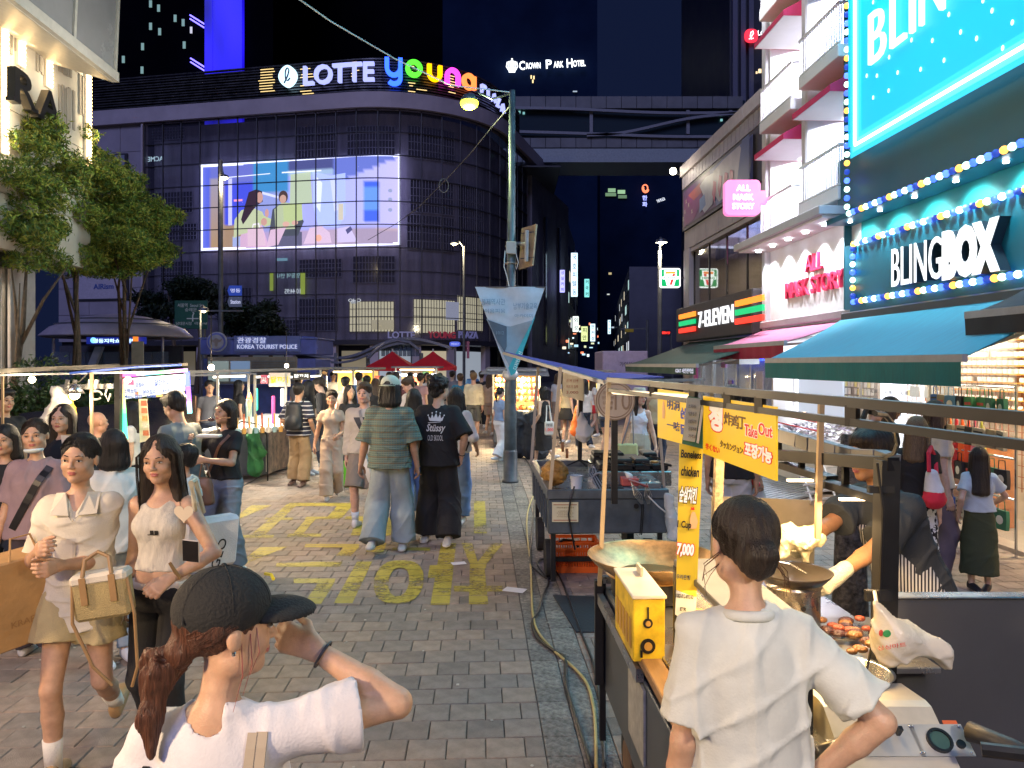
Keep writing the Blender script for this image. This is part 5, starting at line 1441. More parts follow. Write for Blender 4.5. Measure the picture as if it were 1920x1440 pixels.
def fluff(cl,seed,k=16):
 r=np.random.RandomState(seed);o=[]
 for(x,y,z,rx,ry,rz)in cl:
  for _ in rAn(k):
   d=r.normal(size=3);d/=np.linalg.norm(d);q=r.uniform(.2,1.25);e=r.uniform(.25,.5)
   o.append((x+d[0]*rx*q,y+d[1]*ry*q,z+d[2]*rz*q-.05,rx*e,ry*e,rz*e*r.uniform(.6,1.1)))
 return o
def tree(label,px,Y,fork,clumps,n,seed,lean=(0,0),r0=.075,h=4.2):
 t=thing('street_tree',label,'tree',(tx(px,Y),Y,0),0,'leafy trees beside the left shop')
 branchy(t,(tx(px,Y),Y,0.),h,seed,lean,r0*.75,4,.9,fork)
 cl=[(tx(a,Y),Y+dy,tz(b_,Y),rx,ry,rz)for(a,b_,dy,rx,ry,rz)in clumps]
 crown(t,fluff(cl,seed),int(n*1.5),.04,seed)
tree('tree with the lightest foliage, nearest the lit shop window',20,13.5,.35,[(40,330,0,.95,.9,.8),(80,260,.2,.6,.6,.5),(10,430,0,.7,.8,.6),(70,440,0,.8,.8,.55),(-20,300,0,.8,.8,1.),(25,240,0,.5,.5,.35)],11000,1,(.3,0),.1,3.9)
tree('forked tree standing in front of the pale poster',130,16,.42,[(150,350,0,1.,1.,.75),(200,420,0,1.1,1.,.7),(110,450,.1,1.1,.9,.6),(165,290,0,.65,.6,.5),(215,345,0,.7,.7,.55),(130,270,0,.6,.5,.5),(100,240,0,.4,.4,.3),(250,440,0,.7,.7,.5),(160,490,0,.9,.8,.3)],15000,2,(.25,0),.09,5.2)
tree('slender twin-trunk tree at the right end of the tree row',240,17,.5,[(235,400,0,.8,.8,.7),(270,450,0,.6,.6,.5),(215,480,0,.9,.8,.4),(255,350,0,.4,.4,.4),(290,400,0,.3,.3,.5),(280,480,0,.5,.5,.3)],8500,3,(-.05,0),.075,5.4)
t2=thing('street_tree','thin bare-stemmed tree beside the twin trunk, crown merged above','tree',(tx(226,17),17,0),0,'leafy trees beside the left shop');branchy(t2,(tx(226,17),17.1,0),4.6,8,(0.,0),.05,3,.5,.6);crown(t2,[(tx(215,17),17,tz(460,17),.5,.5,.35)],500,.07,8)
m_pine=[leafmat('pine_dark',(.01,.022,.014)),leafmat('pine_dark2',(.014,.028,.018)),leafmat('pine_dark3',(.008,.016,.012))]
for(px,y,w,lab,sd)in((318,560,60,'dark pine tree behind the green road sign',21),(368,548,45,'dark pine tree left of the lamp post with arrow signs',22),(462,590,52,'dark pine tree right of the arrow signs, above the kiosk',23),(500,610,26,'small dark pine at the right of the pine group',24)):
 t=thing('pine_tree',lab,'tree',(xP(px,50),50,0),0,'dark pines across the road');q=50/F
 x=xP(px,50);z=zP(y,50);rr2=RD(sd)
 tU([(x,50,0),(x+.3,50,z*.5),(x-.1,50,z+.5)],[.2,.14,.06],7).bd('trunk',m_bark,t)
 cl=[(x+rr2.uniform(-w,w)*q*.8,50+rr2.uniform(-1,1),z+rr2.uniform(-28,22)*q,rr2.uniform(.7,1.1)*w*q*.45,.9,rr2.uniform(.35,.5))for _ in rAn(11)]
 crown(t,cl,1800,.16,sd,m_pine,elong=2.2)
hd=thing('hedge','clipped green hedge behind the steel panel of the left stall','hedge',(-7,11,0))
cl=[]
for i in rAn(26):
 f=i/25;x=-9.2+f*3.2;y=10.2+f*.6
 cl.append((x,y+1.3,.85,.35,.5,.95))
crown(hd,cl+[(xP(75,12),12,zP(690,12),.45,.4,.18),(xP(95,12.5),12.5,zP(683,12.5),.3,.3,.15)],9000,.05,31,[leafmat('hedge_a',(.035,.07,.02)),leafmat('hedge_b',(.02,.045,.014)),leafmat('hedge_c',(.05,.085,.025))],'foliage',2.)
for i in rAn(8):tU([(-9+i*.38,11.6+i*.05,0),(-9+i*.38,11.6+i*.05,1.5)],.03,6).bd('stem',m_bark,hd)
# left corner shop with the black RA lettering
UL=-8.2
LF=street('fashion_shop','beige corner shop with raised black RA letters and vertical light strips','building')
def lv(px):return sv(px,UL)
def lzz(px,y):return sz(px,y,UL)
m_lw=mat('shop_stone',(.55,.52,.47),.6,var=.08,vs=1.2);m_lw2=mat('shop_stone_groove',(.3,.28,.26),.7,var=.05)
v_end=lv(166);v_near=lv(-140)
z_ov=lzz(166,505)
vv=v_end;col=0
edges=[v_end-.02]
while edges[-1]>v_near:edges.append(edges[-1]-1.15)
zs=[z_ov,4.9,6.4,7.9,9.4,10.9,12.4,13.9]
for i in rAn(len(edges)-1):
 for j in rAn(len(zs)-1):
  z0=zs[j]+0.;B('wall_panel',m_lw,LF,UL-.3,UL-((i+j)%3)*.004,edges[i+1]+.008,edges[i]-.008,z0+.008,zs[j+1]-.008)
B('wall_core',m_lw2,LF,UL-6,UL-.31,v_near,v_end-.04,z_ov+.01,14)
B('end_wall',m_lw,LF,UL-6,UL-.02,v_end-.015,v_end+.12,z_ov,13.9)
for(px,y0,y1)in((10,0,95),(20,0,90),(70,60,135),(76,65,135),(112,60,135),(118,64,138),(124,68,140),(150,140,215),(156,145,215),(118,160,235),(112,160,230),(130,165,240),(148,40,90)):
 v=lv(px);z1,z0=lzz(px,y0),lzz(px,y1)
 for k in rAn(2):B('groove',m_lw2,LF,UL+.001,UL+.022,v-.05+k*.16,v+.02+k*.16,max(z0,z_ov+.05),z1)
m_strip=mat('led_strip_warm',(1,.8,.5),.4,var=0,emit=(1,.72,.36),es=4.)
m_strip.cycles.emission_sampling='NONE'
def stripv(px,y0,y1):
 v=lv(px);z1,z0=lzz(px,y0),lzz(px,y1)
 B('light_channel',mat('channel_lit',(.85,.75,.6),.6,var=0),LF,UL+.001,UL+.05,v-.11,v+.11,z0,z1)
 b=MB(ST);z=z0+.03
 while z<z1:b.box(UL+.051,UL+.09,v-.05,v+.05,z,z+.035);z+=.075
 b.bd('led_strip',m_strip,LF)
 p=ST@Vr((UL+.25,v,(z0+z1)/2));lamp('AREA',p,5*(z1-z0),(1,.75,.42),.12,target=ST@Vr((UL-.1,v,(z0+z1)/2)),sy=(z1-z0))
stripv(36,-60,125);stripv(88,40,165);stripv(162,105,330);stripv(4,-60,290)
m_bl=mat('letter_black',(.012,.012,.014),.35,var=0)
for ch,px,y,w,h in(('R',34,168,44,62),('A',80,200,42,60)):
 q=SV(px,y,UL+.28);Y=(ST@q).y
 M_=fra(ST@q,SD)
 V,Fs,d=glyphs(ch,0.,3)
 lw=.62 if ch=='R' else .7
 hgt=h*Y/F
 text(ch,m_bl,LF,M_,w=lw,h=hgt,ext=.14,bold=.01,name='letter')
 for(dx,dz)in((-.4,-.5),(.4,-.5)):
  mb=MB(M_);mb.box(dx*lw-.1,dx*lw+.1,dz*hgt-.02,dz*hgt+.05,0,.14);mb.bd('letter_serif',m_bl,LF)
gb=street('glazed_canopy','slanting glass-panelled canopy box projecting from the top of the beige shop','canopy')
m_cf=mat('canopy_metal',(.5,.48,.44),.4,metal=.2);m_cg=mat('canopy_glass',(.22,.22,.23),.25,vs=1)
def c3(px,y,U):return SV(px,y,U)
UO=-7.
low_v1=c3(214,141,UO).y;zlo=c3(213,143,UO).z;zhi=zlo+2.
n=7;dv=1.45
for k in rAn(n):
 a,c=low_v1-dv*k,low_v1-dv*(k+1)
 MB(ST).slab((UO,c+.03,zlo+.12),(UO,a-.03,zlo+.12),(UO+.08,a-.03,zhi),(UO+.08,c+.03,zhi),.04).bd('glass_panel',m_cg,gb)
 MB(ST).bar((UO,a,zlo),(UO+.09,a,zhi+.1),.07).bd('frame_post',m_cf,gb)
MB(ST).slab((UO,low_v1-dv*n,zlo),(UO,low_v1+.05,zlo),(UL+.02,low_v1+.05,zlo+.35),(UL+.02,low_v1-dv*n,zlo+.35),.1).bd('soffit',m_cf,gb)
MB(ST).bar((UO,low_v1-dv*n,zlo),(UO,low_v1+.05,zlo),.14,.18).bd('lower_rail',m_cf,gb);MB(ST).bar((UO+.09,low_v1-dv*n,zhi+.1),(UO+.09,low_v1+.05,zhi+.1),.12,.12).bd('upper_rail',m_cf,gb)
MB(ST).slab((UO,low_v1+.02,zlo),(UL,low_v1+.02,zlo+.3),(UL,low_v1+.02,zhi),(UO+.08,low_v1+.02,zhi),.06).bd('end_panel',m_cg,gb)
MB(ST).slab((UO+.1,low_v1-dv*n,zhi+.2),(UO+.1,low_v1+0.,zhi+.2),(UO+.3,low_v1+0.,zhi+4),(UO+.3,low_v1-dv*n,zhi+4),.05).bd('red_panel',mat('red_panel',(.3,.01,.03),.5,var=.2,emit=(.3,0.,.03),es=.25),gb)
zg=z_ov-.02;ve=lv(92)
UI=UL-.25
m_mar=mat('pillar_stone',(.34,.32,.34),.5)
B('corner_pillar',m_mar,LF,UI-.6,UI,ve-.75,ve,0,zg,.01)
B('window_header',mat('header_dark',(.03,.03,.03),.4),LF,UI-.5,UI+.02,ve-7,ve-.76,zg-.25,zg)
for k in rAn(3):B('window_mullion',mat('header_dark'),LF,UI-.05,UI+.01,ve-.86-k*2.3-.06,ve-.86-k*2.3,.3,zg-.26)
B('display_wall',mat('display_cream',(.7,.58,.44),.7,var=.06,vs=1),LF,UI-1.5,UI-1.4,ve-7,ve-.8,0,zg-.26)
B('display_floor',mat('display_cream'),LF,UI-1.39,UI-.1,ve-7,ve-.8,0,.3)
B('side_jamb',mat('jamb_bronze',(.3,.2,.12),.4,metal=.5),LF,UI-1.3,UI-.2,ve-.84,ve-.77,.3,zg-.26)
for k in rAn(3):B('window_pane',mat('shop_glass',(.8,.8,.8),.03,var=0,alpha=.12),LF,UI-.03,UI-.02,ve-.86-(k+1)*2.3+.01,ve-.93-k*2.3,.3,zg-.26)
for k in rAn(3):
 p=ST@Vr((UI-.7,ve-1.8-k*1.8,zg-.4));lamp('AREA',p,60,(1,.8,.55),.5,target=ST@Vr((UI-1.2,ve-1.8-k*1.8,0)))
 bL(ST@Vr((UI-.7,ve-1.8-k*1.8,zg-.5)),.06,8,6).bd('spot_lamp',glow('spot_white',(1,.92,.8),9,True),LF)
text('BVLGARI',mat('vinyl_white',(.85,.8,.7),.5,var=0),LF,fra(ST@(SV(28,590,UI-1.38)),SD),w=1.,h=.16,ext=.01)
lamp('AREA',ST@Vr((UL+3.2,v_end-3,6.4)),60,(1,.92,.8),3.,target=ST@Vr((UL,v_end-3,7.5)),sy=2)
# right-hand row: corner shop (7), pink-awning mask shop, teal case shop
UR=5.6
def rv(px,U=UR):return sv(px,U)
def rz(px,y,U=UR):return sz(px,y,U)
def FR(px,y,U):return fra(ST@SV(px,y,U),-SD)
vA,vB,vC=rv(1283),rv(1437),rv(1597)
m_conc=mat('shop_concrete',(.36,.32,.34),.6,var=.15,vs=1.5,bump=.1);m_dkf=mat('sign_charcoal',(.028,.024,.028),.5)
# 7-eleven building
s7=street('corner_shop','two-storey grey corner shop with 7-ELEVEN sign, wide upper window and purple poster','building')
HB=7.35
z_w0,z_w1=3.5,5.05
B('back_wall',m_conc,s7,UR+5,UR+5.2,vB,vA,0,HB-.2);B('end_wall',m_conc,s7,UR+.3,UR+5,vA-.2,vA-.01,0,HB-.2)
B('roof',m_conc,s7,UR,UR+5.2,vB,vA,HB-.2,HB-.05);B('upper_floor',m_conc,s7,UR+.1,UR+5,vB,vA-.2,3.2,3.45)
n=6
for k in rAn(n):
 a=vB+(vA-vB)*k/n;c=vB+(vA-vB)*(k+1)/n
 B('coping_panel',mat('coping',(.4,.36,.38),.5),s7,UR-.12,UR+.2,a+.01,c-.01,HB-.28,HB)
 B('cladding_panel',m_conc,s7,UR,UR+.28,a+.01,c-.01,z_w1+.02,5.56)
for k in rAn(22):
 a=vB+(vA-vB)*k/22;B('fascia_slat',mat('fascia_slat',(.33,.3,.34),.45),s7,UR-.06,UR+.2,a+.01,a+(vA-vB)/22-.015,HB-.62,HB-.3)
B('corner_pier',m_conc,s7,UR-.02,UR+.29,vA-.55,vA,0,z_w1)
B('window_head',m_conc,s7,UR+.02,UR+.25,vB,vA-.56,z_w1-.1,z_w1)
B('poster_frame',m_dkf,s7,UR-.05,UR+.26,vB+.02,vA-.02,5.58,HB-.64)
vp0,vp1,zp0,zp1=vB+.55,vA-.12,5.66,HB-.72
def pf(u,v):return(UR-.06-PL[0],vp1+(vp0-vp1)*u,zp1+(zp0-zp1)*v)
PL=[0]
def pp(pts,c,e=0.):
 PL[0]+=.003;b=MB(ST);n=len(pts);b.add([pf(u,v)for u,v in pts],[tuple(range(n))[::-1]]);b.bd('poster_print',mat('pp_%02d_%02d_%02d'%tuple(int(x*99)for x in c),c,.5,var=.15,vs=3),s7)
pp(rct(0,0,1,1),(.08,.025,.1));pp([(.45,0),(1,0),(1,1),(.55,1)],(.1,.12,.28))
pp([(.02,.25),(.3,.15),(.34,.6),(.2,.95),(.02,.98)],(.16,.02,.12));pp([(.1,.2),(.3,.12),(.33,.4),(.2,.45)],(.3,.06,.05))
pp([(.3,.2),(.4,.1),(.52,.15),(.5,.9),(.38,.98),(.3,.7),(.36,.5)],(.36,.36,.42));pp([(.3,.55),(.38,.5),(.4,.8),(.3,.9)],(.12,.2,.4))
pp([(.52,.12),(.66,.04),(.86,.02),(.92,.35),(.85,.9),(.6,.95),(.5,.6)],(.36,.32,.36))
for(u,v)in((.52,.35),(.6,.32),(.68,.36),(.75,.4)):pp([(u,v),(u+.04,v+.08),(u+.03,v+.35),(u+.01,v+.55),(u-.02,v+.3)],(.36,.03,.1))
for(u,v)in((.08,.35),(.13,.5),(.07,.62),(.2,.75),(.05,.8)):
 for a in(0,60,120):
  dx,dy=.018*cos(rad(a)),.06*sin(rad(a));pp([(u-dx,v-dy),(u-dx+.006,v-dy),(u+dx+.006,v+dy),(u+dx,v+dy)],(.45,.42,.28))
pp([(.88,.55),(.92,0.),(1,0),(1,1),(.85,1)],(.07,.09,.2))
m_gl7=mat('shop_window_glass',(.9,.95,.95),.02,var=0,trans=1.)
for k in rAn(4):
 a=vB+.05+(vA-.6-vB)*k/4;c=vB+.05+(vA-.6-vB)*(k+1)/4
 B('window_pane',m_gl7,s7,UR+.12,UR+.14,a+.02,c-.02,z_w0+.02,z_w1-.11);B('window_post',m_dkf,s7,UR+.1,UR+.16,c-.018,c+.018,z_w0,z_w1-.1)
B('room_wall',mat('room_yellow',(.5,.38,.16),.7),s7,UR+3.8,UR+3.9,vB,vA-.2,3.46,6)
B('room_ceiling',mat('room_ceiling',(.3,.28,.3),.7),s7,UR+.3,UR+3.8,vB,vA-.2,5.,5.1)
B('counter',mat('room_counter',(.16,.11,.06),.6),s7,UR+1.2,UR+1.7,vB+.6,vB+2.4,3.46,4.15)
B('curtain',mat('room_curtain',(.42,.42,.55),.8,stretch=(1,8,.3),var=.3),s7,UR+.5,UR+.6,vB+.3,vA-1.2,4.62,4.98)
B('orange_sign',glow('orange_lit',(1,.48,.08),.9),s7,UR+2.,UR+2.05,vB+1.3,vB+2.3,4.28,4.44)
b=MB(ST)
for i in rAn(16):b.box(UR+1.1,UR+1.13,vB+.6+i*.12,vB+.62+i*.12,3.8,4.2)
for z in(3.85,4.,4.18):b.box(UR+1.09,UR+1.14,vB+.6,vB+2.45,z,z+.02)
b.bd('wire_rack',mat('rack_white',(.5,.45,.3),.5),s7)
text('7-ELEVEN',mat('sign_faint',(.2,.16,.12),.5,var=0),s7,fra(ST@Vr((UR+1.9,vB+2.6,4.6)),-SD),w=1.1,h=.22,ext=.02,bold=.02)
for k in rAn(3):lamp('AREA',ST@Vr((UR+2,vB+1+k*1.8,4.95)),14,(1,.78,.45),.8,target=ST@Vr((UR+2.3,vB+1+k*1.8,3)))
bz=P(1257,521,SY(1257,5.2));b7=thing('blade_sign','square lit white and green sign with a red 7 on the shop corner','sign',bz)
def rrect(hw,hh,r,n=5):
 o=[]
 for(cx,cy,a0)in((hw-r,hh-r,0),(-hw+r,hh-r,90),(-hw+r,-hh+r,180),(hw-r,-hh+r,270)):
  o+=[(cx+r*cos(rad(a0+90*i/n)),cy+r*sin(rad(a0+90*i/n)))for i in rAn(n+1)]
 return o
Fb=fra(bz);q=bz.y/F
def lay(t,z0,z1,m,pts,name):mb=MB(Fb);mb.prism(pts,z0,z1,'z');return mb.bd(name,m,t)
g_w,g_g,g_o,g_r=glow('seven_white',(.95,1,.97),1.5),glow('seven_green',(0.,.36,.1),1.),glow('seven_orange',(1,.28,.02),1.3),glow('seven_red',(.85,.03,.02),1.2)
hw=19*q;lay(b7,-.12,0.,g_w,rrect(hw,hw*.95,.06),'sign_case');lay(b7,.001,.006,g_g,rrect(hw*.88,hw*.84,.04),'green_field')
lay(b7,.008,.012,g_w,[(-hw*.62,hw*.75),(hw*.62,hw*.75),(hw*.62,hw*.3),(hw*.36,-hw*.75),(-hw*.36,-hw*.75),(-hw*.62,hw*.3)],'shield')
lay(b7,.014,.018,g_o,[(-hw*.5,hw*.62),(hw*.48,hw*.62),(hw*.48,hw*.42),(-hw*.5,hw*.38)],'seven_bar')
lay(b7,.02,.024,g_r,[(hw*.48,hw*.4),(hw*.2,hw*.38),(-hw*.1,-hw*.7),(hw*.14,-hw*.7)],'seven_leg')
lay(b7,.022,.026,g_w,rrect(hw*.8,hw*.15,.02),'name_strip')
text('ELEVEN',g_g,b7,fra(bz+Vr((0,-.03,0))),w=hw*1.3,h=hw*.2,ext=.004,bold=.03)
bA(bz+Vr((hw,.06,0)),bz+Vr((hw+.35,.06,0)),.04).bd('bracket',m_dkf,b7)
B('sign_board',m_dkf,s7,UR-.28,UR+.05,vB+.03,rv(1268,UR-.28),2.55,3.44,.02)
UF=UR-.29
def zf(px,y):return rz(px,y,UF)
for(y_,col,nm)in((0,g_o,'orange_stripe'),(1,g_g,'green_stripe'),(2,g_r,'red_stripe')):
 for(p0,p1)in((1276,1305),(1382,1434)):
  z=3.2-y_*.185;B(nm,[glow('stripe_or',(1,.25,.02),1.2),glow('stripe_gr',(0.,.55,.18),.8),glow('stripe_re',(1,.04,.02),1.1)][y_],s7,UF-.05,UF-.001,rv(p1,UF),rv(p0,UF),z-.06,z+.055)
text('7-ELEVEN',glow('eleven_white',(.95,.97,1),.9),s7,fra(ST@Vr((UF-.002,(rv(1311,UF)+rv(1376,UF))/2,3.02)),-SD),w=(rv(1311,UF)-rv(1376,UF)),h=.38,ext=.03,bold=.008,spacing=1.08)
def awning(t,m,mv,v0,v1,U0_,z0,U1_,z1,val,arms=True,sag=.03,name='canopy_cloth',scal=False):
 b=MB(ST);n=14;k=5;v=[];fs=[]
 for i in rAn(n+1):
  y=v0+(v1-v0)*i/n
  for j in rAn(k+1):
   t_=j/k;v.append((U0_+(U1_-U0_)*t_,y,z0+(z1-z0)*t_-sag*sin(pi*t_)+.008*sin(i*2.1)*t_))
 for i in rAn(n):
  for j in rAn(k):a=i*(k+1)+j;fs.append((a,a+k+1,a+k+2,a+1))
 nv=len(v);v+=[(x,y,z-.012)for x,y,z in v];fs+=[tuple(q+nv for q in f[::-1])for f in fs]
 b.add(v,fs);b.bd(name,m,t,smooth=1)
 b=MB(ST);b.box(U1_-.05,U1_+0.,v0-.01,v1+.01,z1-.06,z1+.01);b.bd('front_bar',mat('awning_bar',(.35,.35,.36),.4),t)
 b=MB(ST);n=40;vs=[];fs=[]
 for i in rAn(n+1):
  y=v0+(v1-v0)*i/n;dx=.012*sin(i*1.3)
  vs+=[(U1_-.055+dx*.3,y,z1-.06),(U1_-.055+dx,y,z1-.06-val+(.03*abs(sin(i*.5))if scal else 0))]
 fs=[(2*i,2*i+1,2*i+3,2*i+2)for i in rAn(n)];b.add(vs,fs);b.bd('valance',mv,t,smooth=1)
 if arms:
  for y in(v0+.4,v1-.4):MB(ST).bar((U0_-.02,y,z0-.3),(U1_+.05,y+.05,z1-.05),.035).bd('arm',mat('awning_bar',(.35,.35,.36)),t)
a7=street('awning','dark green sloping awning under the orange-green-red striped sign','awning')
m_ga=mat('awning_green',(.004,.055,.048),.75,var=.12,stretch=(.4,3,1));m_gv=mat('awning_green_dark',(.006,.05,.04),.8)
awning(a7,m_ga,m_gv,13.,19.4,UR-.1,2.52,3.85,1.95,.13)
text('GSAT 사인천막집',mwt,a7,fra(ST@Vr((3.78,13.7,1.83)),-SD),w=1.2,h=.09,ext=.004)
B('floor',mat('shop_floor',(.35,.33,.31),.4),s7,UR,UR+5,vB,vA,-.01,.04)
for k in rAn(7):
 a=vB+.1+k*.85;B('shop_window',mat('shop_glass2',(.5,.55,.6),.05,var=0,alpha=.35),s7,UR+.05,UR+.08,a,a+.8,.1,2.5);B('window_mullion',mat('alu',(.45,.46,.48),.35,metal=.6),s7,UR+.02,UR+.1,a+.8,a+.85,0,2.5)
B('shop_back',glow('shop7_back',(.35,.4,.5),.25),s7,UR+2.4,UR+2.5,vB+.1,vA-.6,0,2.5)
rs2=RD(5)
for k in rAn(12):
 a=vB+.2+k*.45;z=rs2.uniform(.4,1.9);B('wall_poster',mat('wp%d'%k,(rs2.uniform(.1,.7),rs2.uniform(.1,.6),rs2.uniform(.1,.6)),.5),s7,UR-0.,UR+.03,a,a+rs2.uniform(.2,.4),z,z+rs2.uniform(.2,.5))
B('blue_screen',glow('blue_screen',(.03,.08,1),2.2),s7,UR-.06,UR-.01,rv(1434),rv(1385),2.02,2.34)
B('hood',mat('hood_grey',(.45,.47,.5),.5),s7,UR-.5,UR-.1,vB+.1,vB+1.,1.95,2.3)
lamp('AREA',ST@Vr((UR+1,vB+2.5,2.4)),60,(.85,.92,1),1.5,target=ST@Vr((UR+1,vB+2.5,0)))
pb=thing('delivery_van','pale pink delivery van with small black letters behind the green awning','van',PG(1165,700,26))
B('cargo_box',mat('van_pink',(.5,.4,.5),.5),pb,xP(1130,26),xP(1215,26),26,28.5,.7,zP(658,26),.03);text('가입하고',mat('letter_black'),pb,fra(P(1178,683,25.99)),w=.6,h=.16,ext=.01)
for x in(xP(1140,26),xP(1205,26)):dI((x,26.3,.33),.33,'x',.2).bd('wheel',m_mull,pb)
B('sill',m_mull,pb,xP(1130,26),xP(1215,26),26.1,28.4,.4,.69)
# mask shop
ms=street('mask_shop','bright white ALL MASK STORY shop front with balconies and pink window awnings','building')
m_wht=mat('stucco_white',(.8,.79,.82),.55,var=.04,vs=2);m_grey=mat('stucco_grey',(.5,.5,.55),.55,var=.05);m_pk=mat('awning_crimson',(.6,.03,.12),.7,var=.08);m_pkl=mat('awning_rose',(.55,.1,.22),.7,var=.06)
zs0,zs1=2.62,4.15
B('body',m_wht,ms,UR+.9,UR+5,vC-.3,vB-.02,3.,13)
B('left_edge_column',m_grey,ms,UR-.1,UR+.9,vB-.2,vB-.01,2.5,9.6,.02)
B('left_edge_face',m_wht,ms,UR-.02,UR+.9,vB-.26,vB-.21,4.3,9.6)
vM=rv(1517)
B('mid_column',m_grey,ms,UR-.1,UR+.9,vM-.1,vM+.1,4.3,9.6,.03)
B('sign_panel',mat('sign_panel_white',(.72,.71,.74),.45,var=.06,vs=3),ms,UR+0.,UR+.3,vC-.25,vB-.03,zs0,zs1,.01)
B('sign_ledge',m_grey,ms,UR-.62,UR+.3,vC-.25,vB+.1,zs1+.01,zs1+.14,.01);B('ledge_underside',m_wht,ms,UR-.55,UR-.01,vC-.2,vB,zs1-.03,zs1+.005)
m_rd=mat('letter_rose',(.7,.03,.1),.45,var=0)
for tx_,px,y,w in(('ALL',1530,503,None),('MASK STORY',1532,535,None)):
 wv=rv(1514,UR-.05)-rv(1545,UR-.05)if tx_=='ALL' else rv(1477,UR-.05)-rv(1588,UR-.05)
 vm=(rv(1514,UR)+rv(1545,UR))/2 if tx_=='ALL' else(rv(1477,UR)+rv(1586,UR))/2;text(tx_,m_rd,ms,fra(ST@Vr((UR-.001,vm,3.66 if tx_=='ALL' else 3.28)),-SD),w=wv,h=.29,ext=.05,bold=.005,name='sign_letters')
for k in rAn(5):
 v=vC+.1+(vB-vC-.2)*(k+.2)/4.6
 lA([(.05,0),(.05,.03)],tuple(ST@Vr((UR-.3,v,zs1-.065))),10).bd('downlight',glow('downlight',(.95,.97,1),12,True),ms)
 lamp('SPOT',ST@Vr((UR-.28,v,zs1-.09)),95,(.92,.95,1),.04,target=ST@Vr((UR+.1,v,2.7)),spot=95,blend=.7)
def bay(v0,v1,zb,first):
 B('bay_wall',m_wht,ms,UR+.62,UR+.88,v0,v1,zb-.2,zb+2.1)
 n=3
 wz0,wz1=zb+.12,zb+1.3
 for k in rAn(n):
  a=v0+.12+(v1-v0-.24)*k/n;c=v0+.12+(v1-v0-.24)*(k+1)/n
  B('window_pane',mat('window_pale',(.55,.57,.66),.15),ms,UR+.595,UR+.615,a+.025,c-.025,wz0,wz1)
  for(x0_,x1_,y0_,y1_)in((a,a+.02,wz0,wz1),(c-.02,c,wz0,wz1),(a,c,wz1,wz1+.03),(a,c,(wz0+wz1)/2,(wz0+wz1)/2+.02)):B('window_frame',m_grey,ms,UR+.57,UR+.594,x0_,x1_,y0_,y1_)
 B('balcony_slab',m_wht,ms,UR-.26,UR+.6,v0+.05,v1-.05,zb-.2,zb,.01)
 b=MB(ST);N=17
 for k in rAn(N+1):
  v=v0+.07+(v1-v0-.14)*k/N;b.bar((UR-.23,v,zb+.03),(UR-.23,v,zb+.6),.016)
 for k in rAn(5):b.bar((UR-.2+.15*k,v0+.07,zb+.03),(UR-.2+.15*k,v0+.07,zb+.6),.016)
 b.bd('balusters',m_wht,ms)
 b=MB(ST);b.box(UR-.25,UR-.21,v0+.05,v1-.05,zb+.6,zb+.64);b.box(UR-.25,UR-.21,v0+.05,v1-.05,zb+.01,zb+.04);b.box(UR-.209,UR+.55,v0+.05,v0+.09,zb+.6,zb+.64);b.bd('handrail',m_wht,ms)
 B('spandrel',m_wht,ms,UR+.3,UR+.6,v0,v1,zb-.5,zb-.21)
def hood(v0,v1,z):
 b=MB(ST);n=1;d=.95;h=.52;U_=UR+.58
 a,c=v0+.08,v1-.08
 b.add([(U_,a,z+h),(U_,c,z+h),(U_-d,c,z),(U_-d,a,z),(U_-d,a,z-.1),(U_-d,c,z-.1),(U_,a,z-.1),(U_,c,z-.1)],[(0,1,2,3),(3,2,5,4),(0,3,4,6),(1,7,5,2)])
 b.bd('window_hood',m_pk,ms)
 B('hood_soffit',m_wht,ms,U_-d+.01,U_,a+.01,c-.01,z-.1,z-.085)
 for k in(0,1,2):lamp('AREA',ST@Vr((U_-.28,a+(c-a)*(k+.5)/3,z-.13)),42,(.95,.93,1),.25,target=ST@Vr((U_+0.,a+(c-a)*(k+.5)/3,z-1.2)))
b1=(vM+.1,vB-.26);b2=(vC-.15,vM-.1)
for(v0,v1),zl in((b1,(4.42,6.55,8.7)),(b2,(4.62,6.75,8.9))):
 for z in zl:bay(v0,v1,z,0);hood(v0,v1,z+1.52)
B('roof_eave',m_wht,ms,UR-.95,UR+.9,vC-.3,vB+.25,9.62,9.85,.02)
for v in(vB-.1,vB-1.1,vB-2.1):
 lA([(.09,0),(.09,.03)],tuple(ST@Vr((UR-.45,v,9.585))),12).bd('eave_light',glow('downlight',(.95,.97,1),12),ms);lamp('SPOT',ST@Vr((UR-.45,v,9.56)),130,(.93,.95,1),.08,target=ST@Vr((UR+.05,v,7)),spot=110)
am=street('awning','pink awning with crimson valance under the ALL MASK STORY sign','awning')
awning(am,mat('awning_pink',(.48,.16,.28),.75,stretch=(.4,3,1)),mat('awning_crimson_dark',(.3,.01,.04),.8),vC+.1,vB+.15,UR-.05,2.62,UR-.95,2.3,.2)
B('cassette',m_conc,am,UR-.12,UR+.1,vC-.2,vB+.1,2.64,2.78,.02)
sgn=thing('blade_sign','pink rounded ALL MASK STORY blade sign sticking out over the street','sign',P(1393,370,SY(1437,UR-.4)))
qb=P(1393,370,SY(1437,UR-.3));Fb=fra(qb);q=qb.y/F
lay(sgn,-.16,0,glow('pink_box',(.9,.2,.48),.95),rrect(33*q,33*q,.09),'sign_case');mb=MB(Fb);mb.box(33*q,46*q,-11*q,13*q,-.14,-.02);mb.bd('sign_arm',glow('pink_box',(1,.3,.6),1.1),sgn)
for i,tx_ in eN(('ALL','MASK','STORY')):text(tx_,glow('white_hot',(1,1,1),1.2),sgn,fra(qb+Vr((0,-.01,(17-17*i)*q)),(1,0,0)),w=(26,38,41)[i]*q,h=11*q,ext=.03,bold=.02)
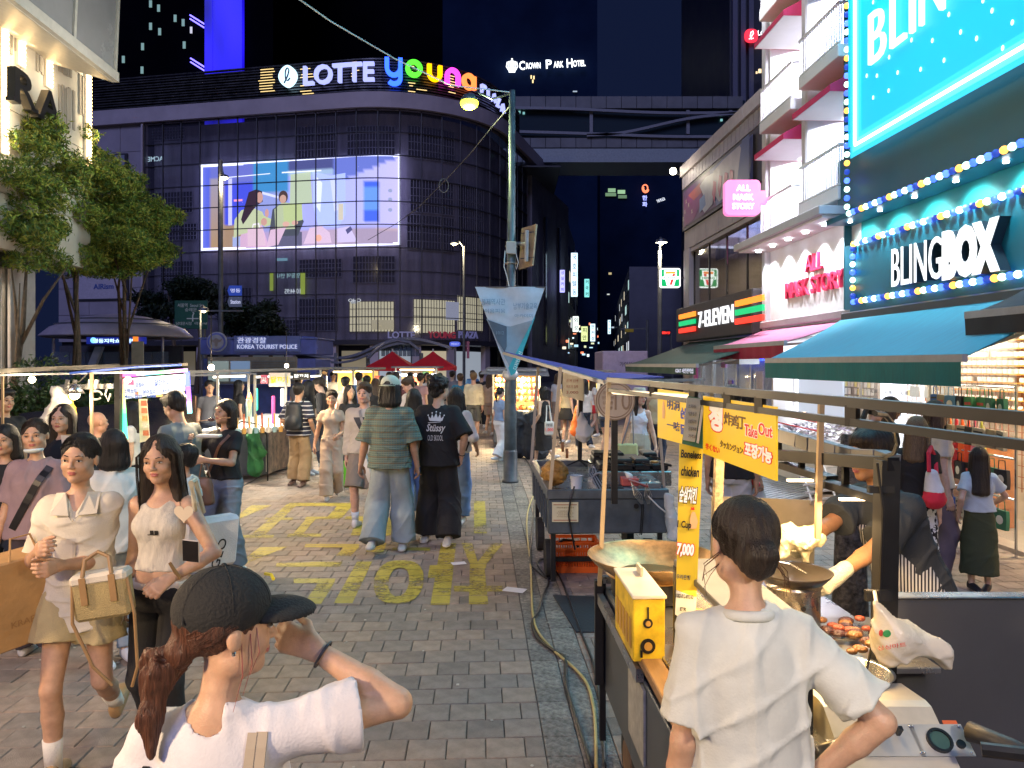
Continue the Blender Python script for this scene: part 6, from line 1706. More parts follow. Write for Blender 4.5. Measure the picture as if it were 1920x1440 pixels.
B('floor',mat('shop_floor_white',(.6,.6,.6),.3),ms,UR,UR+3.5,vC,vB,-.01,.05)
B('ceiling',m_wht,ms,UR+.1,UR+3.5,vC,vB,2.5,2.6);B('back_wall',m_wht,ms,UR+3.3,UR+3.5,vC,vB,0,2.5);B('side_wall',m_wht,ms,UR+.1,UR+3.3,vB-.1,vB-.02,0,2.5)
for v in(vC+.9,vC+2.1):lamp('AREA',ST@Vr((UR+1.2,v,2.45)),130,(.9,.95,1),1.2,target=ST@Vr((UR+1.2,v,0)))
# teal case shop
bs_=street('case_shop','teal BLINGBOX shop front ringed with coloured bulbs below a giant cyan billboard','building')
m_teal=mat('panel_teal',(.006,.13,.2),.42,var=.06,vs=2);m_teal2=mat('panel_teal_dark',(.012,.1,.14),.5,var=.08,vs=2)
vN=1.2
zt1,zt2,zt3=2.8,4.02,5.02
B('sign_panel',m_teal,bs_,UR-.12,UR+.2,vN,vC-.02,2.56,3.72,.01)
B('upper_band',m_teal2,bs_,UR-.22,UR+.2,vN,vC,4.12,zt3-.02,.01)
B('recess_wall',mat('panel_aqua',(.03,.4,.42),.45,var=.04),bs_,UR+.02,UR+.25,vN,vC-.02,3.72,4.12)
B('cornice',m_teal,bs_,UR-.4,UR+0.,vN,vC,4.03,4.11,.01)
B('side_face',m_teal2,bs_,UR-.11,UR+3,vC+0.,vC+.03,2.56,9.8)
B('body',m_teal2,bs_,UR+.3,UR+4,vN,vC-.05,2.75,12)
UBB=UR-.34
m_bb=mat('billboard_cyan',(.02,.35,.55),.5,var=0,emit=(0.,.34,.64),es=1.)
B('billboard_case',m_teal,bs_,UBB+.003,UBB+.3,vN,rv(1590,UBB),5.,12,.01)
B('billboard_face',m_bb,bs_,UBB-.04,UBB,vN,rv(1593,UBB)-.04,5.03,12)
m_tube=glow('halo_white',(.75,1,1),2.6)
v_b=rv(1604,UBB-.05);z_b=rz(1604,272,UBB-.05)
b=MB(ST);b.bar((UBB-.055,v_b,z_b),(UBB-.055,vN,z_b),.035);b.bd('halo_tube',m_tube,bs_);b=MB(ST);b.bar((UBB-.055,v_b,z_b+.02),(UBB-.055,v_b,12),.035);b.bd('halo_tube',m_tube,bs_)
for w_,e in((.16,1.25),(.3,.9)):
 mm=mat('halo_%d'%int(w_*100),(0,.3,.4),.5,var=0,emit=(.1,.75,.95)if w_<.2 else(.03,.55,.85),es=e)
 B('halo_glow',mm,bs_,UBB-.046-(.004 if w_<.2 else 0),UBB-.0445-(.002 if w_<.2 else 0),vN,v_b+w_/2,z_b-w_/2,z_b+w_/2);B('halo_glow',mm,bs_,UBB-.046-(.004 if w_<.2 else 0),UBB-.0445-(.002 if w_<.2 else 0),v_b-w_/2,v_b+w_/2,z_b+w_/2,12)
vb_=rv(1634,UBB-.06)
for k,ch in eN('BLING'):
 wch=(.38,.32,.07,.44,.5)[k];x0_=(0,.52,.95,1.15,1.75)[k]
 text(ch,glow('bb_letter',(.85,.97,1.),.95),bs_,fra(ST@Vr((UBB-.061,vb_-x0_-wch/2,rz(1655,66,UBB))),-SD),w=wch,h=.66,ext=.05,bold=-.012,name='billboard_letter')
rs3=RD(8);b=MB(ST)
for(x,y)in((1637,4),(1667,107),(1709,75),(1748,76),(1779,27),(1801,60),(1831,72),(1625,142),(1644,142),(1683,136),(1726,130),(1770,113),(1666,170),(1637,183),(1843,1),(1898,42),(1860,20),(1880,90)):
 p=SV(x,y,UBB-.05);b.ball((p.x,p.y,p.z),.022,6,4,(.4,1,1.4))
b.bd('billboard_dots',glow('bb_letter',(.85,.97,1.),.95),bs_)
lamp('AREA',ST@Vr((UBB-.5,8,7.6)),320,(.25,.8,1.),5,target=ST@Vr((UBB-3,8,4)),sy=4)
US=UR-.12
w1=rv(1690,US)-rv(1783,US);w2=rv(1790,US)-rv(1896,US)
m_lw3=glow('letter_white_lit',(.95,.98,1),.95);m_side=mat('letter_side',(.01,.03,.05),.5,var=0)
for tx_,p0,p1,h,bd in(('BLING',1690,1785,.5,0.),('BOX',1787,1897,.58,.075)):
 vv0,vv1=rv(p0,US),rv(p1,US);ctr=Vr((US-.002,(vv0+vv1)/2,3.2));Mx=fra(ST@ctr,-SD)
 text(tx_,m_side,bs_,Mx,w=vv0-vv1,h=h,ext=.12,bold=bd+.006,name='letter_return');text(tx_,m_lw3,bs_,fra(ST@(ctr+Vr((-.121,0,0))),-SD),w=vv0-vv1,h=h,ext=.012,bold=bd,name='sign_letters')
cols5=[((.6,1,.88),2.6),((.05,.12,1.),3.2),((.02,.06,.4),.9),((1,.42,.06),2.4),((.55,.98,.8),2.6),((.03,.08,.9),3.)]
bm_=[]
for i,(c,e)in eN(cols5):
 b=MB();b.ball((0,0,0),.042,8,6);me=bpy.data.meshes.new('bulb');me.from_pydata(b.v,[],b.f);mm=glow('bulb_c%d'%i,c,e,True);me.materials.append(mm);me.polygons.foreach_set('use_smooth',np.ones(len(me.polygons),dtype=bool));bm_.append(me)
def bulbs(pts,k0=0):
 for i,p in eN(pts):
  o=bpy.data.objects.new('bulb',bm_[(i*1+k0)%6]);COL.objects.link(o);o.parent=bs_;o.location=p
def row(v0,v1,z,U,sp=.115):n=int((v0-v1)/sp);return[(U,v0-i*sp,z)for i in rAn(n)]
bulbs(row(rv(1592,UR-.42),6.6,4.07,UR-.42),0);bulbs(row(rv(1600,UR-.16),6.6,3.7,UR-.16),3);bulbs(row(rv(1600,UR-.16),6.6,2.86,UR-.16),1)
bulbs([(UR-.16,rv(1600,UR-.16)+.02,2.95+i*.115)for i in rAn(7)],2);bulbs([(UR-.36,rv(1588,UR-.36),4.2+i*.125)for i in rAn(38)],4)
for k in rAn(6):
 v=vC-.45-k*.8;lamp('SPOT',ST@Vr((UR-.34,v,4.)),42,(.75,1,.98),.05,target=ST@Vr((UR+.05,v,3.5)),spot=110,blend=.8)
 lA([(.03,0),(.03,.02)],tuple(ST@Vr((UR-.25,v,4.))),10).bd('recess_lamp',glow('downlight',(.95,.97,1),12),bs_)
ab=street('awning','large bright blue awning with green valance over the case shop display','awning')
awning(ab,mat('awning_blue',(.05,.31,.43),.7,var=.08,stretch=(.3,4,1)),mat('awning_valance',(.01,.17,.17),.75,var=.12,stretch=(1,6,1)),6.42,vC-.05,UR-.12,2.66,4.3,2.03,.22)
B('cassette',mat('cassette_dark',(.05,.06,.07),.5),ab,UR-.2,UR+.1,1.2,vC-.05,2.58,2.72,.02)
dk=street('awning','dark navy awning corner at the right edge beside the blue awning','awning')
awning(dk,mat('awning_navy',(.012,.012,.018),.7),mat('awning_navy'),3.5,7.05,UR-.13,2.78,4.75,2.45,.16,arms=False)
B('floor',mat('shop_tile',(.42,.38,.33),.35),bs_,UR-.1,UR+3,vN,vC,-.011,.045)
B('ceiling',mat('shop_ceiling',(.6,.55,.48),.6),bs_,UR+.05,UR+3,vN,vC,2.5,2.6)
UBK=UR+.95
m_bk=mat('pegboard_cream',(.62,.5,.36),.7,vs=2)
B('back_wall',m_bk,bs_,UBK+.05,UBK+.2,vN,vC-.2,0,2.5)
for k,(v,pw,c)in eN(((10.6,60,(.95,.97,1)),(9.4,90,(1,.93,.82)),(8.1,120,(1,.85,.62)),(6.9,130,(1,.8,.52)),(5.7,100,(1,.8,.52)))):
 lamp('AREA',ST@Vr((UR+.15,v,2.44)),pw*.36,c,.7,target=ST@Vr((UBK+0.,v,1.)))
wg=MB(ST)
for i in rAn(26):v=8.3+i*.115;wg.bar((UBK-0.,v,.4),(UBK-0.,v,2.45),.008)
for i in rAn(16):wg.bar((UBK-.01,8.3,.45+i*.135),(UBK-.01,11.2,.45+i*.135),.008)
wg.bd('wire_grid',mat('wire_rust',(.4,.12,.05),.4,metal=.3),bs_)
rs4=RD(11)
goods=[(.75,.72,.66),(.8,.76,.7),(.7,.66,.6),(.75,.35,.3),(.3,.5,.35),(.25,.35,.6),(.8,.7,.3)]
def card_mesh(kind,c,i):
 b=MB()
 if kind=='mug':b.lathe([(.03,0),(.034,.004),(.034,.055),(.031,.058)],(0,0,0),10);b.tube([(0,.034,.045),(0,.055,.04),(0,.055,.02),(0,.034,.014)],.005,5)
 elif kind=='heart':b.prism([(0.,-.035),(.034,0.),(.036,.018),(.022,.032),(.004,.024),(0,.016),(-.004,.024),(-.022,.032),(-.036,.018),(-.034,0.)],-.008,.008,'x')
 elif kind=='card':b.box(-.006,.006,-.038,.038,-.05,.05,.004);b.box(-.01,-.0065,-.025,.025,-.035,.015,.004)
 elif kind=='charm':b.ball((0,0,0),.026,8,6,(.6,1,1));b.tube([(0,0,.024),(0,0,.055)],.003,4)
 me=bpy.data.meshes.new('souvenir');me.from_pydata(b.v,[],b.f);me.materials.append(mat('goods_%s%d'%(kind,i),c,.4));return me
gm_={k:[card_mesh(k,c,i)for i,c in eN(goods if k!='heart' else[(.85,.82,.76),(.8,.75,.7)])]for k in('mug','heart','card','charm')}
def grw(U,v0,v1,z,kind,sp,par,jit=0,pal=None):
 n=int((v1-v0)/sp)
 for i in rAn(n):
  if rs4.random()<.05:continue
  ms_=gm_[kind];me=ms_[rs4.randrange(len(ms_))if pal is None else pal[rs4.randrange(len(pal))]%len(ms_)]
  o=bpy.data.objects.new('souvenir',me);COL.objects.link(o);o.parent=par;o.location=(U+rs4.uniform(-jit,jit)*.3,v0+sp*(i+.5),z+rs4.uniform(-jit,jit))
wd=street('goods_display','brightly lit wall display of rows of little mugs and hearts at the far right','display')
for i in rAn(10):
 z=2.36-i*.105;grw(UBK-.08,8.4,9.95,z,'mug' if i<8 else 'heart',.095 if i<8 else .11,wd,0,(0,1,2))
 B('shelf',mat('shelf_orange_glow',(.75,.3,.04),.5,var=.05,emit=(1,.4,.05),es=.12),wd,UBK-.13,UBK-.02,8.4,9.95,z-.016,z-.006)  # shelf boards carry a faint glow in their own material
wd2=street('goods_display','rack of small white charms and blister cards behind the glass, left of the mug wall','display')
for i in rAn(13):grw(UBK-.05,10.,11.15,2.3-i*.13,'charm' if i%3 else 'card',.1,wd2,.004,(0,1,2,6)if i<9 else None)
wd3=street('goods_display','rack of packaged keyrings behind the ponytailed girl','display')
for i in rAn(9):grw(6.17,11.45,12.7,1.75-i*.125,'card',.105,wd3,.004,(0,1,2,0,6))
B('backing',mat('card_board',(.42,.38,.34),.7,var=.2),wd3,6.2,6.25,11.4,12.75,.5,1.9)
for(px0,px1,y0,y1,c,lab)in((1497,1580,690,790,(.55,.62,.75),'large white advertising poster in the mask shop'),(1462,1490,700,760,(.75,.78,.85),'pale poster at the mask shop doorway')):
 ps=street('poster',lab,'poster');Uq=UR+.5
 B('sheet',glow('pst%d'%px0,c,.55),ps,Uq,Uq+.03,rv(px1,Uq),rv(px0,Uq),rz(px1,y1,Uq),rz(px0,y0-10,Uq))
 if px0==1497:
  text('MEDIHEAL',mat('letter_black'),ps,fra(ST@Vr((Uq-.005,(rv(px1,Uq)+rv(px0,Uq))/2,rz(1540,748,Uq))),-SD),w=.9,h=.12,ext=.004)
tb=street('sale_table','white display table heaped with silver mask sachets at the mask shop door','table')
B('table_top',m_wht,tb,UR-.5,UR+.55,10.9,13.2,.72,.78,.01);B('table_skirt',m_wht,tb,UR-.46,UR+.5,10.95,13.15,.05,.72)
b=MB(ST)
for _ in rAn(260):
 x,y=rs4.uniform(UR-.45,UR+.45),rs4.uniform(10.95,13.1);z=.79+rs4.uniform(0,.14);a=rs4.uniform(0,3);c_,s_=.07*cos(a),.07*sin(a);t_=rs4.uniform(-.03,.03)
 b.cur=rs4.randrange(3);b.slab((x-c_,y-s_,z+t_),(x+s_*.7,y-c_*.7,z-t_),(x+c_,y+s_,z+t_),(x-s_*.7,y+c_*.7,z+.02),.008)
o=b.bd('mask_sachets',[mat('sachet_silver',(.6,.6,.65),.3,metal=.4),mat('sachet_white',(.75,.75,.78),.4),mat('sachet_lilac',(.45,.4,.55),.4)],tb);o['kind']='stuff'
b=MB(ST)
for z in(.95,1.08):b.bar((UR-.55,11,z),(UR-.55,13.2,z+.02),.02)
b.bd('red_tape',mat('tape_red',(.7,.05,.08),.5,var=0),tb)
for(v,w)in((vC-.2,1.5),(vC-1.9,1.5),(rv(1773),1.1)):
 B('glass_door',mat('door_glass',(.8,.85,.85),.03,var=0,alpha=.1),bs_,UR+.03,UR+.045,v-w,v,.08,2.45);B('door_frame',mat('alu'),bs_,UR+.02,UR+.055,v,v+.03,.05,2.5)
for k,(px,y)in eN(((1640,733),(1667,735),(1697,737))):
 q=SV(px,y,UR-.02);t=thing('notice_card','grey price card stuck on the glass, %s of the three'%('leftmost','middle','rightmost')[k],'notice',ST@q,SA)
 B('card',mat('notice_grey',(.38,.38,.36),.6),t,q.x-.01,q.x,q.y-.12,q.y+.12,q.z-.075,q.z+.075);text('SALE 3000',mat('letter_dim',(.08,.08,.08),.6,var=0),t,fra(ST@(q+Vr((-.012,0,0.))),-SD),w=.18,h=.05,ext=.002)
q=SV(1868,752,UBK-.12);t=thing('framed_notice','framed paper notice hung on the wire grid under the hearts','notice',ST@q,SA);B('frame',mat('notice_tan',(.4,.34,.27),.6),t,q.x-.02,q.x,q.y-.14,q.y+.14,q.z-.13,q.z+.13,.005);B('paper',mat('notice_paper',(.5,.47,.42),.8,var=.25,vs=30),t,q.x-.026,q.x-.021,q.y-.11,q.y+.11,q.z-.1,q.z+.1)
sh=street('shelf_unit','low orange display shelf glowing under the hanging bags','shelf')
for z in(.25,.55,.85):B('shelf',mat('shelf_wood',(.55,.2,.05),.5),sh,UR+.25,UR+.6,8.4,9.3,z,z+.03,.004)
for v in(8.4,9.28):B('side',mat('shelf_wood'),sh,UR+.25,UR+.6,v,v+.03,.05,1.)
rk=street('bag_rack','chrome stand of hanging pouches and bags beside the girl in the olive skirt','rack')
m_ch=mat('chrome',(.6,.6,.6),.2,metal=.9,var=0)
b=MB(ST)
for v in(7.1,8.4):b.tube([(5.25,v,.05),(5.25,v,1.75)],.015,6);b.tube([(5.,v,.05),(5.5,v,.05)],.015,6)
for z in(.62,1.02,1.4,1.72):b.tube([(5.23,7.1,z),(5.23,8.4,z)],.012,6)
b.bd('frame',m_ch,rk)
def bag_mesh(c,k,i,w=.15,h=.19):
 b=MB();pts=[];n=10
 for j in rAn(n+1):
  t=j/n;pts.append((w/2*(1+.1*sin(pi*t)),-h*t))
 poly=[(x,z)for x,z in pts]+[(-x,z)for x,z in pts[::-1]]
 b.prism([(a,c_)for a,c_ in poly],-.02,.02,'x')
 b.tube([(0,-w*.3,0),(0,-w*.25,.09),(0,w*.25,.09),(0,w*.3,0)],.005,5)
 b.cur=1
 if k==0:b.ball((-.022,0,-h*.5),.045,8,6,(.1,1,1));
 elif k==1:
  for a in rAn(3):b.box(-.024,-.0205,-w*.4,w*.4,-h*.25-a*.05,-h*.25-a*.05+.018)
 elif k==2:
  for a in rAn(4):b.box(-.024,-.0205,-w*.35+(a%2)*w*.4,-w*.35+(a%2)*w*.4+.05,-h*.3-(a//2)*.07-.03,-h*.3-(a//2)*.07)
 me=bpy.data.meshes.new('pouch');me.from_pydata(b.v,[],b.f);me.materials.append(mat('pouch%d'%i,c,.7,var=.08));me.materials.append(mat('pouch_print%d'%(i%3),[(.8,.78,.7),(.03,.03,.03),(.7,.1,.08)][i%3],.6,var=0));me.polygons.foreach_set('material_index',b.mi);return me
pc=[(.02,.02,.03),(.04,.12,.42),(.35,.28,.18),(.03,.16,.09),(.5,.45,.35),(.02,.02,.02),(.1,.25,.45),(.5,.05,.05),(.08,.3,.12)]
pms=[bag_mesh(c,i%3,i)for i,c in eN(pc)]
pl_='pouches hanging on the chrome stand'
for zi,z in eN((1.7,1.38,1.,.6)):
 for i in rAn(8):
  o=bpy.data.objects.new('pouch',pms[rs4.randrange(9)]);COL.objects.link(o);o.location=ST@Vr((5.16+rs4.uniform(-.02,.02),7.16+i*.16,z-.09));o.rotation_euler=(rs4.uniform(-.05,.05),0,SA+rs4.uniform(-.3,.3))
  tag(o,'small printed cloth pouch ','pouch',pl_);o['label']='%s pouch, %s from the left, %s row of the chrome pouch stand'%(('black','blue','tan','dark green','cream','plain black','pale blue','red','green')[pms.index(o.data)],ORD[i],('top','second','third','bottom')[zi])
hb=street('hanging_bags','bunch of orange and red flowered bags hanging in the shop doorway','bags')
q0=SV(1805,830,UR-.35)
for k in rAn(7):
 v=q0.y+.32-k*.105;c=[(.75,.1,.03),(.8,.16,.03),(.6,.03,.05),(.85,.12,.02),(.8,.08,.03),(.75,.15,.25),(.6,.55,.08)][k];prim=[Stack((q0.x,v,q0.z+.15),np.eye(3),[-.46-.03*(k%3),-.3,-.1,0.,.12],[.03,.035,.03,.02,.01],[.06,.065,.05,.02,.012],k=.01,rd=.01)]
 org('bag',prim,.012,mat('flame_bag%d'%k,c,.6,emit=c,es=.06),hb,folds(k,.012,(40,25)),ST)
 # the street running away beyond the crossing
fsr=RD(21)
m_fb=[mat('far_block_a',(.16,.15,.19),.6,vs=.5),mat('far_block_b',(.1,.1,.14),.6,vs=.5),mat('far_block_c',(.2,.19,.22),.6,vs=.5)]
def fbd(px0,px1,Y0,Y1,ytop,side,label,seed,windows=.4):
 r=RD(seed)
 t=thing('far_building',label,'building',(xP(px0,Y0),Y0,0))
 xa,xb=xP(px0,Y0),xP(px1,Y1);zt=zP(ytop,Y0);m=m_fb[seed%3]
 w=12*side
 V=[(xa,Y0,0),(xb,Y1,0),(xb+w,Y1,0),(xa+w,Y0,0)];V+=[(x,y,zt)for x,y,_ in V]
 b=MB();b.add(V,[(0,1,5,4),(1,2,6,5),(2,3,7,6),(3,0,4,7),(4,5,6,7)]);b.bd('wall',m,t)
 n=max(3,int((Y1-Y0)/3.2));nf=int(zt/3.3)
 for i in rAn(n):
  for j in rAn(1,nf):
   s0,s1=(i+.18)/n,(i+.82)/n;z0=j*3.3+.9
   lit=r.random()<windows*(.55 if j>2 else 1)
   o_=-.06*side
   p0=(xa+(xb-xa)*s0+o_,Y0+(Y1-Y0)*s0);p1=(xa+(xb-xa)*s1+o_,Y0+(Y1-Y0)*s1)
   bb=MB();bb.slab((p0[0],p0[1],z0),(p1[0],p1[1],z0),(p1[0],p1[1],z0+1.5),(p0[0],p0[1],z0+1.5),.04)
   c=[(.9,.95,1),(1,.85,.6),(.6,.9,.85)][r.randrange(3)]
   bb.bd('window',glow('fw_%d%d%d'%tuple(int(x*9)for x in c),c,.55,True)if lit else m_dk,t)
 return t,xa,xb,Y0,Y1
def vsign(px,y0,y1,w,Y,col,es,label,n=3):
 x0=xP(px,Y);x1=xP(px+w,Y);z1,z0=zP(y0,Y),zP(y1,Y)
 t=thing('vertical_sign',label,'sign',((x0+x1)/2,Y,z0))
 B('sign_case',glow('vs_%d'%px,col,es,True),t,x0,x1,Y,Y+.25,z0,z1,.03)
 nn=max(2,int((z1-z0)/((x1-x0)*1.15)));rr_=RD(px)
 ch=['명','동','약','국','안','경','치','과','병','원','성','형','외','커','피','호','텔','미','용','실']
 mm=mat('sign_ink_%d'%(px%3),[(.02,.02,.12),(.01,.02,.02),(.25,.01,.03)][px%3],.5,var=0)
 for k in rAn(min(nn,7)):
  text(ch[rr_.randrange(20)],mm,t,fra(((x0+x1)/2,Y-.005,z1-(k+.5)*(z1-z0)/min(nn,7))),w=(x1-x0)*.62,h=(z1-z0)/min(nn,7)*.62,ext=.01,bold=.01)
fbd(1052,1078,92,125,378,-1,'narrow grey block with lit side windows right of the store',1,.45)
fbd(1080,1100,128,190,470,-1,'low dark block further up the side street',2,.5)
fbd(1180,1150,120,240,500,1,'dark block on the right of the side street',4,.25)
t,x0,x1,zt=tower('tall dark tower closing the side street with sparse lit windows',1125,1290,290,230,20,m_tower2)
for(x,y,w,h,c,e)in((1140,354,14,7,(.5,.85,.45),.35),(1158,357,14,7,(.5,.85,.45),.45),(1138,362,20,6,(.4,.7,.35),.25),(1160,366,16,6,(.4,.7,.35),.2)):lwn(t,x+7,y+3,w,h,229.6,c,e)
for k in rAn(26):lwn(t,fsr.uniform(1140,1280),fsr.uniform(500,640),fsr.uniform(2,7),fsr.uniform(2,4),229.7,[(1,.8,.4),(.7,.85,1),(.9,.95,.9)][k%3],fsr.uniform(.15,.6))
for(tx_,x,y,w,h,c)in(('한화',1209,376,9,24,(.35,.4,1)),('THE PLAZA',1239,375,16,9,(.8,.8,.9))):
 sg=thing('rooftop_sign',{'한화':'red spiral logo with small lit Korean letters on the dark tower','THE PLAZA':'tiny white THE PLAZA sign on the dark tower'}[tx_],'sign',P(x,y,226));q=228/F
 if tx_=='한화':
  text('한',glow('hc',c,1.4,True),sg,fra(P(1209,371,228)),w=9*q,h=9*q,ext=.1,bold=.02);text('화',glow('hc',c,1.4,True),sg,fra(P(1209,383,228)),w=9*q,h=9*q,ext=.1,bold=.02)
  tU([P(1210+6.5*cos(a)*(1-i*.02),353+8.5*sin(a)*(1-i*.02),228)for i,a in eN(nL(.3,6.9+3,26))],.2,6).bd('spiral',glow('orange_ring',(1,.22,.1),1.3,True),sg)
 else:text(tx_,glow('hw',(.8,.85,.95),1.,True),sg,fra(P(x,y,228),(1,0,.35 if tx_=='THE PLAZA' else 0)),w=w*q,h=h*q*.6,ext=.1)
vsign(1071,474,556,12,88,(.62,.85,1.),1.3,'tall white vertical sign with dark letters high on the side street')
vsign(1050,506,548,9,86,(.42,.42,1.),1.2,'lilac vertical sign left of the tall white one')
vsign(1096,523,557,9,120,(.25,.8,.75),.8,'narrow green and white vertical sign')
vsign(1074,593,622,11,84,(.85,.95,.85),1.,'small white vertical sign above the crossing')
vsign(1090,612,640,12,90,(.75,.85,.35),.8,'yellow-green hanging sign low in the side street')
vsign(1107,607,640,9,110,(.7,.9,1),1.,'pale blue hanging sign low in the side street')
vsign(1140,600,626,5,150,(.6,.85,1.),1.3,'thin white sign on the right of the side street')
for k in rAn(24):
 px=1058+k*2.8;y=fsr.uniform(600,668);Y=80+(px-1056)*.8+fsr.uniform(0,20);c=[(1,.85,.6),(.75,.9,1),(1,.25,.12),(.5,.8,1),(.9,.95,.6)][k%5];w=fsr.uniform(2,9);h=fsr.uniform(2,5);q=Y/F;a=P(px,y,Y)
 o=bX(a.x-w*q/2,a.x+w*q/2,Y,Y+.2,a.z-h*q/2,a.z+h*q/2,.02).bd('shop_sign',glow('ss%d'%(k%5),c,[.9,1.1,1.2,.8,.6][k%5],True));tag(o,None,'sign','small lit shop signs down the side street');o['label']='%s shop sign down the side street, %s of its colour from the left'%(('warm','bluish white','red','light blue','yellow-green')[k%5],ORD[k//5])
rd_=thing('traffic_display','small red lit traffic display board on the right of the crossing','sign',P(1246,624,60));q=60/F
B('board',m_mull,rd_,xP(1236,60),xP(1258,60),60,60.2,zP(630,60),zP(619,60));text('●●●4 9.9',glow('led_red',(1,.03,.02),1.6,True),rd_,fra(P(1247,624,59.98)),w=18*q,h=5*q,ext=.02,bold=.03);tU([P(1258,624,60.1),PG(1262,700,60.1)+zV(0)],.08,6).bd('post',m_pole,rd_)
ygs=thing('traffic_signal','unlit yellow horizontal signal box on an arm across the side street','traffic light',P(1180,622,62));bA(P(1163,617,62),P(1215,616,62),.12).bd('arm',m_pole,ygs);tU([PG(1214,700,62),P(1214,600,62)],.12,8).bd('post',m_pole,ygs);q=P(1180,620,61.8);B('signal_box',mat('signal_yellow',(.42,.3,.02),.5),ygs,q.x-.35,q.x+.35,61.7,61.95,q.z-.14,q.z+.14,.02)
vbn=thing('wall_banner','hanging pink and dark banner pair at the store entrance','banner',P(875,640,57))
B('cloth',mat('banner_rose',(.3,.05,.1),.7),vbn,xP(868,57),xP(873,57),57,57.1,zP(672,57),zP(640,57));B('cloth',mat('banner_pink',(.35,.12,.18),.7),vbn,xP(875,57),xP(880,57),57,57.1,zP(672,57),zP(640,57))
# stalls
m_ss=mat('stainless',(.5,.5,.51),.28,metal=.9,var=.15,vs=4,bump=.05,bs=6);m_sd=mat('stall_grey',(.085,.095,.105),.45,var=.2,vs=4,metal=.2)
m_blk=mat('steel_black',(.008,.008,.01),.42,var=.15,vs=8);m_wd=mat('wood_trim',(.3,.17,.07),.55,var=.2,stretch=(8,1,8))
m_tubew=mat('pipe_pale',(.55,.5,.42),.35,metal=.5)
# fried-chicken cart, near right (everything in camera coordinates; it stands almost square to the view)
U_L,V_N,V_F,U_W=.6,2.02,3.78,1.02
ck=thing('food_cart','fried chicken cart with dark grey body, wooden edge and steel top at the right foreground','cart',ST@Vr((U_L,V_N,0)),SA)
CS=ST
zt_=.86
B('body',m_sd,ck,U_L+.03,U_L+.62,V_N,V_F,.3,zt_-.04,.01,M=CS);B('body',m_sd,ck,U_L+.621,U_L+U_W,2.88,V_F,.3,zt_-.04,.01,M=CS)
B('side_panel',mat('panel_blue_grey',(.1,.115,.13),.4,var=.2,metal=.3),ck,U_L+.015,U_L+.028,V_N+.05,V_F-.75,.34,zt_-.1,.004,M=CS)
B('notice_plate',mat('plate_pale',(.4,.4,.36),.5,var=.2,vs=20),ck,U_L+.004,U_L+.013,V_N+.72,V_N+1.,.46,.74,M=CS)
B('top',m_ss,ck,U_L+.08,U_L+.62,V_N,V_F,zt_-.04,zt_,.004,M=CS);B('top',m_ss,ck,U_L+.622,U_L+U_W,2.86,V_F,zt_-.04,zt_,.004,M=CS);B('edge_board',m_wd,ck,U_L,U_L+.078,V_N,V_F-.55,zt_-.045,zt_-.008,.004,M=CS)
for(a,b_)in(((U_L,V_F-.02),(U_L+U_W,V_F-.02)),):MB(CS).bar((a[0],a[1],zt_-0.),(b_[0],b_[1],zt_-0.),.035).bd('frame_rail',m_ss,ck)
MB(CS).bar((U_L,V_F+0.,zt_-.08),(U_L,V_F-1.,zt_-.08),.03,.05).bd('side_rail',m_ss,ck)
for(u,v)in((U_L+.02,V_F-.02),(U_L+U_W-.03,V_F-.02)):MB(CS).bar((u,v,.05),(u,v,zt_),.03).bd('leg',m_blk,ck)
for v in(V_N+.55,V_F-.45):
 b=MB(CS);c=(U_L+.1,v,.17);b.disc(c,.165,'x',.07,26);w_=b.bd('wheel',mat('tyre',(.02,.02,.02),.8,bump=.3),ck);MB(CS).disc((U_L+.062,v,.17),.085,'x',.012,20).bd('rim',mat('rim_rust',(.22,.13,.07),.6,var=.4),ck)
pn_=thing('roof_rails','pale pole and long dark roof rails over the fried chicken cart','stall frame',PG(1127,1090,3.72))
p_top=P(1142,712,3.72);p_bot=P(1124,1098,3.72)
bA(p_bot,p_top,.02).bd('pole',mat('pole_warm',(.5,.38,.22),.45),pn_)
bA(p_bot+Vr((0,.03,-.5)),p_bot+Vr((0,.03,.02)),.04).bd('leg',m_blk,pn_)
def railp(px,py0,py1=None):
 t=(px-1142)/(1925-1142.);
 X0,Y0=p_top.x,3.72;X1,Y1=xP(1925,1.28),1.28
 k=(px-CX)/F;tt=(k*Y0-X0)/((X1-X0)-k*(Y1-Y0));Y=Y0+(Y1-Y0)*tt;return P(px,py0,Y)
for dz,w_ in((0,.026),(-.046,.02)):
 p0,p1=railp(1142,712),railp(1960,788);p0=p0+zV(dz*1.1);p1=p1+zV(dz);bA(p0,p1,w_,w_*.9).bd('roof_rail',mat('rail_grey',(.02,.02,.024),.4,metal=.4,var=.2),pn_)
for px,py in((1225,722),(1366,737),(1425,745),(1598,762),(1300,731)):
 q=railp(px,py);bA(q+Vr((-.008,.01,-.022)),q+Vr((.008,-.012,-.022)),.02,.05).bd('rail_clip',m_blk,pn_)
tU([railp(1150,735),railp(1200,738),railp(1300,746)],.011,6).bd('light_tube',glow('tube_warm',(1,.8,.5),1.2,True),pn_)
tU([railp(1640,775),P(1660,778,1.9),P(1678,800,2.),P(1684,830,2.1),P(1676,850,2.3),P(1655,858,2.5)],.007,6).bd('hose',m_blk,pn_)
bA(P(1540,748,2.9),P(1533,1010,2.9),.02).bd('pole',mat('pole_bronze',(.34,.24,.14),.4,metal=.4),pn_)
bA(P(1352,770,3.45),P(1340,1085,3.45),.038).bd('pole',mat('pole_greasy',(.4,.3,.17),.5,var=.5,vs=14,bump=.4),pn_)
bp_=thing('stall_post','thick black square post with arm and heat-lamp bars in front of the gloved vendor','post',PG(1655,1300,2.55))
bA(P(1655,1310,2.55),P(1663,862,2.55),.062).bd('post',m_blk,bp_)
